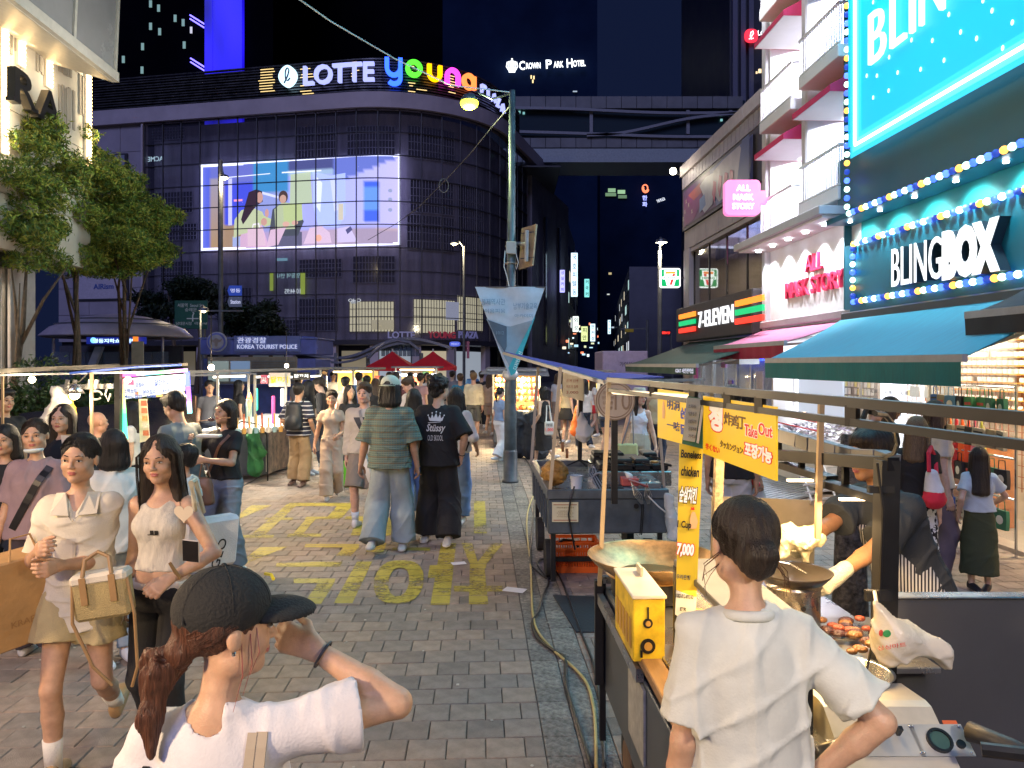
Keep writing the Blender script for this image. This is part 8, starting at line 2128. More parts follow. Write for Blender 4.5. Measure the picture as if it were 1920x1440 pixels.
bA(P(945,662,9.),P(1136,718,5.9),.03).bd('edge_pipe',mat('pipe_dull',(.25,.25,.27),.4,metal=.4),pl2);bA(P(1134,716,5.9),P(1320,712,8.),.03).bd('edge_pipe',mat('pipe_dull'),pl2)
bA(P(1238,820,6.5),P(1252,1000,6.5)+zV(0),.022).bd('pole',mat('pole_brushed'),pl2)
ss=thing('menu_sign','tilted cream menu card with red writing on a black stand right of the pale poles','sign',P(1090,730,7.6))
sL(P(1055,742,7.6),P(1094,752,7.2),P(1094,708,7.2),P(1055,698,7.6),.01).bd('card',mat('card_cream',(.5,.46,.42),.6,var=.12,vs=12),ss)
for k in rAn(3):text(('경주빵 십원빵','치즈가 듬뿍','3,000')[k],mat('print_maroon',(.3,.05,.04),.5,var=0),ss,fra(P(1073,714+k*11,7.3),(1,-.35,-0.)),w=.12,h=.03,ext=.002)
bA(P(1087,865,7.4),P(1090,705,7.4),.04).bd('stand',m_blk,ss)
for k in rAn(4):a=k*1.57+.4;bA(P(1087,862,7.4),P(1087,862,7.4)+Vr((.14*cos(a),.14*sin(a),-.05)),.012).bd('foot',m_blk,ss)
wt=thing('paper_bag','crumpled white paper bag hanging on the black stand','bag',P(1096,790,7.3));org('bag',[Cone(P(1090,775,7.3),P(1094,815,7.3),.02,.075,k=.03),Ell(P(1098,808,7.3),(.07,.04,.07),None,.03)],.011,mat('bag_white',(.65,.65,.66),.7,var=.05),wt,folds(8,.02,(40,24)))
oc=thing('crate','orange slatted plastic crate under the grill cart','crate',G(1082,1075));q0,q1=G(1046,1075),G(1122,1075);xx0,xx1,yy0=xP(1036,q0.y),xP(1122,q0.y),q0.y
m_oc=mat('crate_orange',(.78,.13,.015),.45,var=.06);hC=.285;dC=.3
b=MB()
def cratewall(p0,p1,th,horiz=True):
 d=(Vector(p1)-Vector(p0));L_=d.length;d.normalize();nn=Vr((-d.y,d.x,0))*th
 def seg_(s0,s1,z0,z1):b.slab(Vector(p0)+d*s0+zV(z0),Vector(p0)+d*s1+zV(z0),Vector(p0)+d*s1+zV(z1),Vector(p0)+d*s0+zV(z1),th)
 seg_(0,L_,.003,.06);seg_(0,L_,.215,.235);seg_(0,L_,.262,hC);seg_(0,L_,.125,.14);seg_(0,.03,.06,.262);seg_(L_-.03,L_,.06,.262)
 n=int((L_-.06)/.022)
 for i in rAn(n):s=.03+(L_-.06)*i/n;seg_(s,s+.012,.06,.215)
 m_=6
 for i in rAn(m_+1):s=(L_-.02)*i/m_;seg_(s,s+.012,.235,.262)
for(p0,p1)in(((xx0,yy0,0),(xx1,yy0,0)),((xx1,yy0,0),(xx1,yy0+dC,0)),((xx1,yy0+dC,0),(xx0,yy0+dC,0)),((xx0,yy0+dC,0),(xx0,yy0,0))):cratewall(p0,p1,.006)
b.bd('slatted_wall',m_oc,oc);B('crate_floor',m_oc,oc,xx0+.01,xx1-.01,yy0+.01,yy0+dC-.01,.01,.02)
b=MB();
for(x0,x1,y0,y1)in((xx0-.012,xx1+.012,yy0-.014,yy0+0.),(xx0-.012,xx1+.012,yy0+dC,yy0+dC+.014),(xx0-.014,xx0,yy0,yy0+dC),(xx1,xx1+.014,yy0,yy0+dC)):b.box(x0,x1,y0,y1,hC-.012,hC+.006,.003)
b.bd('rim',m_oc,oc);tU([(xx0+.05,yy0+.1,.25),(xx0+.1,yy0+.05,.3),(xx0+.2,yy0+.12,.28),(xx0+.25,yy0+.1,.22)],.012,6).bd('cable_end',m_blk,oc)
mt_=thing('floor_mat','black rubber mat lying on the blocks by the chicken cart','mat',G(1100,1150));pts=[G(1080,1187),G(1152,1187),G(1150,1122),G(1037,1118)]
b=MB();b.slab(*[p+zV(.012)for p in pts],.009);b.bd('sheet',mat('mat_black',(.025,.027,.032),.7,var=.2,bump=.2),mt_)
def gcab(pts,r,m,lab,name='ground_cable'):
 ps=[G(x,y)+zV(r+.004)for x,y in pts];sm=[]
 for i in rAn(len(ps)-1):
  p0,p1,p2,p3=ps[max(i-1,0)],ps[i],ps[i+1],ps[min(i+2,len(ps)-1)]
  for k in rAn(5):t=k/5.;sm.append(.5*((2*p1)+(-p0+p2)*t+(2*p0-5*p1+4*p2-p3)*t*t+(-p0+3*p1-3*p2+p3)*t*t*t))
 sm.append(ps[-1]);tag(tU(sm,r,8).bd(name,m,smooth=1),lab,'cable')
m_cy=mat('cable_yellow',(.5,.38,.14),.5,var=.15);m_ck=mat('cable_black',(.014,.014,.016),.45)
gcab([(1000,930),(990,960),(988,1000),(995,1060),(997,1120),(1000,1160),(1010,1190),(1040,1225),(1075,1255),(1100,1285),(1113,1330),(1117,1380),(1118,1445)],.0095,m_cy,'yellowish cable running down the granite border stones')
gcab([(1012,905),(1004,935),(999,985),(994,1050),(1004,1070),(1030,1088),(1025,1055),(1012,1052),(1008,1062),(1028,1090),(1018,1120),(1010,1150),(998,1170),(1008,1200),(1040,1225),(1060,1240),(1062,1290),(1080,1350),(1110,1445)],.0105,m_ck,'thick black cable winding beside the yellow one')
gcab([(1028,1052),(1052,1090),(1075,1150),(1090,1190),(1110,1240),(1120,1290),(1128,1345),(1134,1445)],.0085,m_ck,'thin straight black cable nearest the chicken cart')
gcab([(965,848),(985,862),(996,880),(1000,905),(1004,918)],.008,m_ck,'short dark cable from the lamp post foot to the grill cart')
gcab([(445,918),(470,905),(500,890),(540,880)],.01,m_ck,'black cable lying along the front of the bright left stall')
# left stall with rainbow light frame
YL=7.6
lf=thing('led_stall','food stall with a rainbow light frame round a bright menu board','stall',PG(290,900,YL))
bA(PG(222,690,YL-.05),P(222,688,YL-.05),.055).bd('post',m_blk,lf)
def rainbow(a,c,cols,n=14,w=.035):
 for i in rAn(n):
  t0,t1=i/n,(i+1)/n;tt=(i+.5)/n*(len(cols)-1);k=min(int(tt),len(cols)-2);f_=tt-k;col=tuple(cols[k][j]*(1-f_)+cols[k+1][j]*f_ for j in rAn(3))
  bA(a.lerp(c,t0),a.lerp(c,t1),w).bd('led_tube',glow('rb_%02d%02d%02d'%tuple(int(x*20)for x in col),col,2.6),lf)
fA,fB=P(229,703,YL),P(352,692,YL+.25)
rainbow(P(228,712,YL),P(236,838,YL),[(1,.1,.12),(.6,.5,.15),(.05,1,.25),(.05,1,.4),(.05,.9,.7)])
rainbow(P(228,704,YL),P(352,694,YL+.25),[(1,.08,.15),(.8,.05,.9),(.1,.6,.9),(.1,.9,.3),(.9,.25,.8),(.3,.25,1)])
rainbow(P(351,697,YL+.25),P(356,775,YL+.25),[(.05,.1,1),(.1,.05,1),(.5,.1,.9),(.1,.8,.7)])
mb_=glow('menu_white',(.7,.85,1),.4)
sL(P(231,749,YL+.01),P(347,733,YL+.23),P(347,701,YL+.23),P(231,710,YL+.01),.04).bd('menu_board',mb_,lf)
for(tx_,x,y,w,h)in(('소떡소떡',244,733,22,9),('Menu 찹쌀',250,743,30,8),('오징어',262,722,14,9),('문어꼬치',280,735,22,10),('닭강정',300,718,18,14),('회오리',320,715,14,16),('감자',335,716,12,14),('새우버터구이',318,732,26,9),('5,000',284,743,16,6)):
 Yq=YL+0.+(x-231)/116*.22;text(tx_,mat('menu_blue',(.02,.07,.35),.5,var=0),lf,fra(P(x,y,Yq-.012),(1,.35,0)),w=w*YL/F,h=h*YL/F,ext=.003,bold=.02)
for(x,y,w,h,c)in((247,717,10,9,(.5,.08,.2)),(258,738,6,8,(.3,.15,.05)),(300,742,12,4,(.6,.3,.1))):Yq=YL+(x-231)/116*.22;q=YL/F;a=P(x,y,Yq);bX(a.x-w*q/2,a.x+w*q/2,Yq-.016,Yq-.012,a.z-h*q/2,a.z+h*q/2).bd('food_photo',mat('mfood%d'%x,c,.5,emit=c,es=.5),lf)
m_st2=mat('steel_panel',(.42,.38,.33),.16,metal=.95,vs=2,bump=.25,bs=1.2)
sL(P(36,900,9.2),P(366,880,9.2),P(366,742,9.2),P(36,775,9.2),.03).bd('steel_panel',m_st2,lf)
B('counter_body',mat('counter_steel',(.4,.38,.35),.35,metal=.7,var=.2),lf,xP(20,7.),xP(330,7.),6.9,7.75,.1,.8,.01);B('counter_top',m_ss,lf,xP(16,7.),xP(335,7.),6.85,7.8,.801,.84,.006)
bA(P(-40,697,6.4),P(222,686,7.5),.04).bd('roof_pipe',m_blk,lf);bA(P(215,688,7.5),P(352,683,7.8),.03).bd('roof_pipe',m_blk,lf);bA(P(-40,704,6.4),P(352,696,7.9),.018).bd('roof_pipe',mat('pipe_dull'),lf)
tU([P(130,700,6.9),P(170,696,7),P(260,688,7.4),P(340,684,7.7)],.012,6).bd('blue_hose',mat('hose_blue',(.03,.08,.4),.5),lf)
for(x,y1,w)in((5,900,.018),(172,835,.024)):bA(P(x,698,7.1),P(x,y1+100,7.1),w).bd('pole',mat('pole_bronze'),lf)
bA(P(113,726,7.3),P(212,724,7.3),.02,.05).bd('bracket_rail',m_ss,lf)
for(x,y0,y1)in((127,712,733),(141,712,738),(170,712,730),(182,712,730)):bA(P(x,y0,7.2),P(x-3,y1,7.2),.028).bd('bracket',m_ss,lf)
tU([P(180+11*cos(a),741-8*sin(a),7.2)for a in nL(0,5.6,16)],.01,6).bd('cable_coil',mat('cable_pale'),lf);tU([P(200,730,7.2),P(197,740,7.2),P(203,752,7.2),P(207,738,7.2)],.009,6).bd('cable_coil',mat('cable_pale'),lf)
tU([P(126,722,7.),P(150,715,7.),P(165,700,7.)],.005,5).bd('wire',m_blk,lf)
sL(P(262,830,7.7),P(280,826,7.7),P(274,748,7.7),P(260,748,7.7),.02).bd('photo_strip',mat('strip_board',(.6,.5,.38),.5),lf)
for k,c in eN(((.5,.08,.04),(.35,.1,.05),(.6,.25,.1),(.5,.45,.4),(.4,.12,.06))):sL(P(264+k*1.,761+k*14,7.66),P(275+k*.9,761+k*14,7.66),P(274+k*.9,751+k*14,7.66),P(264+k*1.,751+k*14,7.66),.01).bd('food_photo',mat('fph%d'%k,c,.5,var=.3,vs=60),lf)
q=P(140,738,6.9);lA([(.02,.09),(.05,.06),(.085,0.)],(q.x,q.y,q.z),16).bd('lamp_shade',m_ss,lf,smooth=1);bL((q.x,q.y,q.z-.01),.045,10,6).bd('bulb',glow('bulb_warm',(1,.8,.5),14,True),lf)
lamp('POINT',(q.x,q.y,q.z-.09),15,(1,.8,.52),.06)
for(x,Y,pw)in((60,6.6,12),(240,6.9,15),(320,7.4,12)):p=P(x,712,Y);lamp('POINT',p,pw,(1,.74,.42),.08);bL(p,.03,8,6).bd('bulb',glow('bulb_warm',(1,.8,.5),14),lf)
hb2=thing('hanging_bags','white plastic bags with a yellow one hanging beside the left stall lamp','bags',P(115,760,7.3))
org('white_bag',[Cone(P(115,745,7.2),P(100,795,7.2),.05,.12,k=.05),Cone(P(112,745,7.2),P(108,735,7.2),.05,.06,k=.03),Cone(P(120,760,7.2),P(100,840,7.2),.06,.03,k=.05)],.014,mat('bag_white_lit',(.5,.49,.46),.6,var=.05),hb2,folds(18,.03,(26,15)));org('yellow_bag',[Cone(P(128,748,7.22),P(138,778,7.22),.03,.035,k=.02)],.012,mat('bag_yellow',(.75,.45,.06),.6,var=.05),hb2,folds(19,.02,(30,20)))
# bright second stall
Y2=12.6
s2=thing('skewer_stall','brightly lit skewer stall with white counter and brown speckled front','stall',PG(500,880,Y2))
def seg3(x0,y0,x1,y1,z0,z1,m,name,th=.03,t=s2):sL((x0,y0,z0),(x1,y1,z0),(x1,y1,z1),(x0,y0,z1),th).bd(name,m,t)
fx0,fy0=xP(503,12.7),12.7;fx1,fy1=xP(612,16.5),16.5;lx0=xP(385,12.3)
m_fr=mat('granite_print',(.16,.11,.08),.5,var=.7,vs=7);m_ctw=mat('counter_white',(.75,.72,.66),.35,var=.05)
seg3(fx0,fy0,fx1,fy1,.08,.8,m_fr,'front_panel');seg3(lx0,12.3,fx0,fy0,.08,.8,m_sd,'side_panel')
b=MB();b.add([(lx0-.1,12.2,.81),(fx0+.06,fy0-.08,.81),(fx1+.05,fy1,.81),(lx0-.4,16.5,.81)]+[(lx0-.1,12.2,.86),(fx0+.06,fy0-.08,.86),(fx1+.05,fy1,.86),(lx0-.4,16.5,.86)],[(0,1,2,3)[::-1],(4,5,6,7),(0,1,5,4),(1,2,6,5),(2,3,7,6),(3,0,4,7)]);b.bd('counter_top',m_ctw,s2)
bsg=thing('price_banner','white and yellow price banner on the low front of the bright skewer stall','sign',P(540,855,13.2));sL(P(501,884,12.72)+Vr((0,-.04,0)),P(597,858,15.9)+Vr((.02,-.04,0)),P(597,835,15.9)+Vr((.02,-.04,0)),P(501,850,12.72)+Vr((0,-.04,0)),.01).bd('cloth',mat('banner_white',(.65,.6,.52),.6,var=.05),bsg)
u_=(P(597,858,15.9)-P(501,884,12.72));text('나는형 닭꼬치',mat('print_gold2',(.65,.45,.03),.5,var=0),bsg,fra((P(501,867,12.72)+P(597,846,15.9))/2+Vr((-0.,-.09,0.)),Vr((u_.x,u_.y,0))),w=1.9,h=.16,ext=.004,bold=.04)
bA(P(352,698,11.5),P(640,690,19),.05).bd('roof_pipe',mat('pipe_dull'),s2);bA(P(352,704,11.5),P(480,701,12.6),.03).bd('roof_pipe',mat('pipe_dull'),s2)
for(px,Y,y0)in((408,12.2,698),(478,12.6,700),(536,13.2,700),(601,16.5,694),(466,14.5,700)):bA(P(px,y0,Y),PG(px,0,Y)+zV(.8),.035).bd('pole',mat('pole_pale',(.6,.56,.48),.4,var=.05),s2)
tub_=glow('tube_white',(1,.93,.78),4,True)
for(x0_,x1_,Y)in((400,460,12.6),(480,530,13.4),(545,600,15.2)):
 a,c_=P(x0_,707,Y),P(x1_,705,Y);tU([a,c_],.018,8).bd('light_tube',tub_,s2);lamp('AREA',(a+c_)/2+zV(-.05),62,(1,.9,.72),(c_-a).length,target=(a+c_)/2+zV(-2),sy=.06)
def ssg(px,py,w,h,Y,m,tx_,mt_c,lab,tcol,name='stall_sign'):
 a=P(px,py,Y);q=Y/F;t=thing(name,lab,'sign',a);B('plate',m,t,a.x-w*q/2,a.x+w*q/2,Y,Y+.03,a.z-h*q/2,a.z+h*q/2,.004)
 if tx_:text(tx_,tcol,t,fra(a+Vr((0,-.004,0))),w=w*q*.8,h=h*q*.5,ext=.004,bold=.04)
 return t
ssg(524,712,40,26,13.3,mat('s_cream',(.75,.62,.5),.5,emit=(1,.8,.6),es=.25),'닭꼬치',None,'cream sign with yellow Korean letters above the skewer stall',mat('s_gold',(.7,.5,.02),.5,var=0,emit=(1,.7,.05),es=.4))
ssg(495,711,13,16,13.2,mat('s_pink',(.5,.12,.16),.5,emit=(.6,.1,.15),es=.4),'맛',None,'small pink sign left of the cream sign',mat('s_wh',(.8,.8,.8),.5))
ssg(565,705,33,14,14.4,m_blk,'닭꼬치',None,'black sign with white Korean brush letters over the far end of the skewer stall',glow('s_w2',(1,.97,.9),1.))
ssg(609,699,11,12,17,mat('s_dark',(.06,.04,.04),.5),'메뉴',None,'little dark menu plate among the yellow-lit stalls',mat('s_or',(.6,.3,.1),.5,emit=(.6,.3,.1),es=.5))
for(px,y0,y1,c,lab,w)in((468,735,765,(1,.22,.03),'orange glowing spindle-shaped sign with a red disc on the skewer stall',6),(480,728,770,(.05,.85,.35),'green glowing cup-shaped sign on the skewer stall',0),(512,742,795,(.9,.08,.25),'pink glowing fish-shaped sign on the skewer stall',0),(529,728,762,(1,.95,.85),'white glowing tube sign on the skewer stall',0)):
 Y=12.9;t=thing('glowing_sign',lab,'sign',P(px,(y0+y1)/2,Y));q=Y/F;hh=(y1-y0)*q/2;cz=P(px,(y0+y1)/2,Y)
 if w:lA([(.005,-hh),(.035,-hh*.6),(.052,0),(.035,hh*.6),(.005,hh)],tuple(cz),14).bd('spindle',glow('neon%d'%px,c,2.2),t,smooth=1);dI(cz+Vr((0,-.055,0)),.026,'y',.01,14).bd('disc',glow('neon_red',(1,.03,.02),1.5),t);lA([(.004,-hh*1.3),(.018,-hh*1.05),(.004,-hh*.9)],tuple(cz),10).bd('tip',glow('neon_y',(1,.75,.05),2.),t)
 else:B('panel',glow('neon%d'%px,c,1.2),t,cz.x-.03,cz.x+.03,Y-.01,Y+.03,cz.z-hh,cz.z+hh,.02)
for k in rAn(4,12):
 r2=RD(200+k);x=400+k*11.5;p=HZ(x,806-k*.6,.95);
 t=thing('skewer_cup','cup of upright snack skewers on the white counter','food',(p.x,p.y,.861),0,'skewer cups on the white counter');t['label']='%s cup with a %s snack skewer, %s from the left on the white counter'%(('white','teal','orange')[k%3],('brown','golden','red')[k%3],ORD[k-4])
 lA([(.03,0),(.042,.09)],(p.x,p.y,.862),12).bd('cup',mat('cup_%d'%(k%3),[(.7,.68,.6),(.3,.5,.55),(.6,.35,.1)][k%3],.4),t)
 tU([(p.x,p.y,.87),(p.x+r2.uniform(-.02,.02),p.y,1.1+r2.random()*.1)],[.016,.012],7).bd('skewer',mat('skewer_%d'%(k%3),[(.62,.3,.08),(.7,.45,.12),(.55,.12,.05)][k%3],.5),t)
tw_=thing('glass_jar','tall clear cylinder with a green label on the corner of the skewer stall','jar',P(467,800,12.5));q=P(467,0,12.5);lA([(.05,.86),(.05,1.35),(.045,1.36)],(q.x,12.5,0),18).bd('cylinder',mat('jar_glass',(.6,.8,.7),.05,var=0,alpha=.45),tw_,smooth=1)
clo=thing('green_coat','dark green jacket draped over a chair at the skewer stall corner','clothing',G(478,895));org('jacket',[Cone(P(476,812,12.3),P(478,880,12.3),.08,.12,k=.05),Cone(P(470,820,12.3),P(490,850,12.3),.07,.08,k=.05)],.016,mat('jacket_green',(.015,.13,.035),.7,var=.2),clo,folds(61,.035,(26,16)))
chb=MB();chb.tube([PG(440,895,12.1)+zV(0.),P(442,800,12.1),P(452,790,12.2),P(485,795,12.3),P(500,815,12.4),PG(502,895,12.5)],.012,6);tag(chb.bd('chair_back',m_blk),'thin black metal chair back behind the woman eating at the skewer stall','chair')
# far yellow-lit stalls
def fst(px0,px1,Y,lab,warm=(1,.62,.18),es=1.2,pw=90,ybar=694,goods=True,seed=0):
 t=thing('food_stall',lab,'stall',P((px0+px1)/2,0,Y).xy.to_3d());x0,x1=xP(px0,Y),xP(px1,Y);r=RD(seed)
 B('counter',m_sd,t,x0,x1,Y,Y+.9,.1,.85,.02);zt=zP(ybar,Y);B('roof',mat('stall_roof',(.25,.24,.24),.6,var=.2),t,x0-.15,x1+.15,Y-.1,Y+1.2,zt,zt+.06,.01)
 for x in(x0,x1):bA((x,Y,.8),(x,Y,zt),.04).bd('pole',mat('pole_pale',(.6,.56,.48)),t)
 B('lit_back',mat('lit_back_%s'%lab[:9],warm,.6,var=.4,vs=5,emit=warm,es=es),t,x0+.05,x1-.05,Y+1.,Y+1.04,.9,zt-.05)
 tU([(x0+.1,Y+.3,zt-.06),(x1-.1,Y+.3,zt-.06)],.02,6).bd('light_tube',glow('tube_yellow',(1,.8,.4),6,True),t)
 lamp('AREA',((x0+x1)/2,Y+.3,zt-.12),pw,(1,.78,.45),x1-x0,target=((x0+x1)/2,Y+.1,0),sy=.1)
 for k in rAn(14):bL((x0+(x1-x0)*r.random(),Y+.2+r.random()*.5,.9),.05+.03*r.random(),7,5).bd('food',mat('ffood%d'%(k%3),[(.6,.3,.06),(.7,.15,.04),(.5,.45,.2)][k%3],.5),t,smooth=1)
 for k in rAn(5):x=x0+(x1-x0)*r.random();z=r.uniform(1.1,zt-.4);B('price_card',mat('pcard%d'%(k%4),[(.8,.6,.1),(.7,.7,.65),(.7,.12,.08),(.1,.3,.15)][k%4],.5,emit=[(.8,.6,.1),(.7,.7,.65),(.7,.12,.08),(.1,.3,.15)][k%4],es=.5),t,x,x+.22,Y+.95,Y+.98,z,z+.3)
 return t
fst(612,662,18.5,'yellow glowing stall beyond the skewer stall',(1,.68,.12),1.3,110,693,seed=1)
fst(655,700,21,'orange-lit stall behind the man in the olive cap',(1,.55,.2),.7,80,693,seed=2)
t=fst(742,818,26,'stall under the red parasols edged with white lamps',(.3,.22,.15),.5,120,690,seed=3)
for k in rAn(13):bL(P(742+k*6.2,703,25.8),.05,8,6).bd('bulb',glow('bulb_cool',(.85,.92,1),5,True),t)
B('lit_sign',glow('far_wh',(.95,.98,1),1.6),t,xP(742,25.7),xP(747,25.7),25.7,25.75,zP(740,25.7),zP(700,25.7));B('lit_sign',glow('far_wh',(.95,.98,1),1.6),t,xP(812,25.7),xP(817,25.7),25.7,25.75,zP(740,25.7),zP(700,25.7));B('yellow_sign',glow('far_ye',(1,.9,.5),1.4),t,xP(790,25.7),xP(808,25.7),25.7,25.75,zP(722,25.7),zP(712,25.7))
t=fst(925,1012,17.5,'stall with warm hanging snack packets under a grey tarp right of the lamp post',(.75,.36,.12),.55,150,697,seed=4)
b=MB();b.slab(P(900,700,16.8),P(1030,704,16.4),P(1025,690,19.5),P(915,688,19.5),.02);b.bd('tarp',m_tarp2,t)
for k in rAn(48):
 r=RD(300+k);x=930+(k%12)*7;y=712+(k//12)*12;bL(P(x+r.uniform(-2,2),y,17.9),.055,6,5,(.7,.5,1.3)).bd('snack_packet',mat('pk%d'%(k%4),[(.7,.25,.05),(.8,.5,.15),(.6,.1,.05),(.75,.65,.4)][k%4],.5),t,smooth=1)
bL(P(980,714,17.2),.05,8,6).bd('bulb',glow('bulb_warm',(1,.8,.5),14),t);lamp('POINT',P(980,718,17),60,(1,.78,.45),.08)
fst(1092,1145,21,'dim stall with cloth front beyond the menu card',(.25,.28,.32),.4,40,698,seed=5)
cc=thing('covered_cart','cart covered with dark cloths and cables below the hanging snack stall','cart',G(985,870));org('cloth_cover',[Cone((xP(968,15.6),15.6,.2),(xP(968,15.6),15.6,.75),.24,.22,k=.1),Cone((xP(1005,15.4),15.4,.2),(xP(1005,15.4),15.4,.8),.26,.22,k=.1),Ell((xP(985,15.6),15.6,.8),(.4,.25,.12),None,.1)],.03,mat('cloth_dark',(.03,.035,.045),.8,var=.3),cc,folds(70,.05,(14,9)))
stl=thing('stool','small black folding step stool near the woman in the black dress','stool',G(1040,838));q=G(1040,838)
for(a,c_)in(((-.18,0,0),(-.1,.05,.4)),((.18,0,0),(.1,.05,.4)),((-.18,.3,0),(-.1,.2,.4)),((.18,.3,0),(.1,.2,.4))):bA(q+Vector(a),q+Vector(c_),.03).bd('leg',m_blk,stl)
B('seat',m_blk,stl,q.x-.14,q.x+.14,q.y,q.y+.26,.4,.43,.01);B('step',m_blk,stl,q.x-.15,q.x+.15,q.y-.05,q.y+.1,.2,.22)
orb=thing('orange_cloth','bright orange cloth hanging from a stall behind the black stand','cloth',G(1082,810));org('cloth',[Cone(P(1083,765,17),P(1080,808,17),.06,.13,k=.03)],.02,mat('cloth_orange',(.8,.16,.02),.7),orb,folds(71,.03,(20,12)))
rp_=thing('ramp','pale corrugated metal ramp in front of the mask shop','ramp',G(1470,900));b=MB();A_,B_,C_,D_=G(1420,960),G(1530,930),G(1500,880),G(1380,900)
for i in rAn(16):
 t0,t1=i/16,(i+.7)/16;b.slab(A_.lerp(D_,t0)+zV(.05),B_.lerp(C_,t0)+zV(.05),B_.lerp(C_,t1)+zV(.05),A_.lerp(D_,t1)+zV(.05),.03)
b.bd('ribbed_plate',mat('alu_plate',(.42,.46,.5),.4,metal=.5),rp_)
fr_=thing('folded_rack','folded white metal rack lying beside the ramp','rack',G(1560,940));q=G(1575,945)
for k in rAn(5):bA(q+Vr((-.45,.1*k,.05+.09*k)),q+Vr((.35,.1*k+.25,.08+.09*k)),.022).bd('rail',mat('rack_white2',(.5,.5,.52),.4),fr_)
for k in rAn(3):bA(q+Vr((-.4+.35*k,-.05,0.)),q+Vr((-.35+.35*k,.6,.5)),.022).bd('post',mat('rack_white2'),fr_)
tk=thing('tree_trunk','rough grey bark trunk standing behind the heat-lamp bars','tree',(xP(1590,4.75),4.75,0));tU([(xP(1592,4.75),4.75,0),(xP(1594,4.75),4.75,.6),(xP(1596,4.75),4.75,1.25),(xP(1600,4.75),4.75,1.5)],[.13,.1,.085,.07],14).bd('trunk',mat('bark_rough',(.1,.09,.08),.9,var=.6,vs=20,bump=1.5,bs=30),tk,smooth=1)
pcb=thing('plastic_cover','clear plastic sheet bundled at the right side of the grill cart','sheet',P(1262,950,6.2));org('sheet',[Cone(P(1250,930,6.25),P(1268,1000,6.25),.03,.07,k=.03),Cone(P(1268,1000,6.25),P(1275,1040,6.25),.06,.03,k=.03)],.014,mat('film_clear',(.6,.64,.66),.25,var=.05,alpha=.5),pcb,folds(90,.03,(30,20)))
# the people
PI=pi
def at(px,Y):return((px-CX)/F*Y,Y)
def cloth(c,**k):
 name='_%02d_%02d_%02d'%tuple(int(x*99)for x in c)+str(len(k))
 k.setdefault('var',.1);k.setdefault('bump',.25);k.setdefault('bs',180);return mat('cloth_'+name,c,k.pop('rough',.85),**k)
SK1,SK2,SK3,SK4=(.52,.31,.2),(.45,.26,.165),(.58,.37,.26),(.38,.22,.14)
def walk(st=.2,lead='l',w=.07):
 a,b=(w,-st,0),(-w,st*.9,.05)
 if lead=='l':return dict(fl=a,fr=b)
 return dict(fl=(w,st*.9,.05),fr=(-w,-st,0))
def strap(fig,a,b,m,w=.02,front=True,name='strap',n=14,lift=.012):
 """band over the shirt from a to b (local torso coords), hugging the surface"""
 part=fig.parts['shirt'];me=part.data;vs=[v.co for v in me.vertices];bv=BVHTree.FromPolygons([Vector(v)for v in vs],[list(p.vertices)for p in me.polygons])
 s=fig.s;pts=[]
 for i in rAn(n+1):
  t=i/n;p=fig.T(*(V3(*a)*(1-t)+V3(*b)*t));d=fig.Rt@V3(0,-1 if front else 1,0);o=Vector(p+d*.5)
  h,nn,ii,dd=bv.ray_cast(o,Vector(-d),.8)
  if h is not None:pts.append(h+Vector(d)*lift*.5)
 if len(pts)<3:return
 mb=MB();u=(pts[-1]-pts[0]).normalized();side=u.cross(Vector(fig.Rt@V3(0,-1,0))).normalized()*w/2
 for i in rAn(len(pts)-1):
  nn=Vector(fig.Rt@V3(0,-1 if front else 1,0)).normalized()*.006
  a0,b0=pts[i],pts[i+1];mb.slab(a0-side,b0-side,b0+side,a0+side,.006)
 mb.bd(name,m,fig.root,fig.M)
def prt(fig,body,cx,cz,w,h,m,back=False,bold=0.,slant=0.,name='print',part='shirt'):
 """lettering pushed onto the shirt; cx, cz torso coordinates"""
 s=fig.s;d=fig.Rt@V3(0,1 if back else-1,0);c=fig.T(cx,0,cz);xr=fig.Rt@V3(-1 if back else 1,0,0);up=fig.Rt@V3(0,0,1)
 Ml=Matrix.Identity(4)
 for j in rAn(3):Ml[j][0]=xr[j];Ml[j][1]=up[j];Ml[j][2]=d[j];Ml[j][3]=c[j]
 M_=fig.M@Ml;dirv=-(M_.to_3x3()@zV(1))
 if isinstance(body,str):return tex_print(body,fig.parts[part],fig.root,M_,w,h,m,dirv,bold,.012,name=name,slant=slant)
 V2,F2=tess([(x,y,0)for x,y in body[0]],body[1],.014)
 return decal(fig.parts[part],[M_@Vector(v)for v in V2],F2,m,fig.root,None,dirv,name)
m_wshirt=cloth((.62,.57,.47),bump=.2);m_khaki=cloth((.42,.34,.18));m_bc=cloth((.012,.012,.014));m_whitec=cloth((.62,.61,.58));m_navy=cloth((.012,.018,.035))
# foreground left pair
f=person('woman walking forward in an open white shirt and khaki shorts, hands clasped',at(150,3.55),1.6,.25,0,skin=SK1,hair='tied',head=(-.1,.05,.05),hl=(-.02,-.24,1.12),hr=(-.1,-.26,1.2),el=(.5,1,-.6),er=(-.5,.8,-.7),curl=.9,top=dict(m=m_wshirt,ease=.014,loose=.6,bust=.3,hem=-.17,hemw=1.2,slv=1.02,sr=1.6,vneck=1,neck=.062),btm=dict(kind='shorts',m=m_khaki,to=.48,wide=.055),fl=(.09,.3,.14),fr=(-.1,-.08,0),socks=((.72,.7,.65),.62),sho=(.38,.24,.12),sole=(.12,.1,.1))
p1=f
b=MB();
for q in(-1,1):
 c=[f.T(q*.02,-.115,.4),f.T(q*.105,-.11,.405),f.T(q*.1,-.02,.5),f.T(q*.05,-.055,.505)];
 b.slab(*[Vector(x)for x in(c if q>0 else c[::-1])],.006)
b.bd('collar',m_wshirt,f.root,f.M)
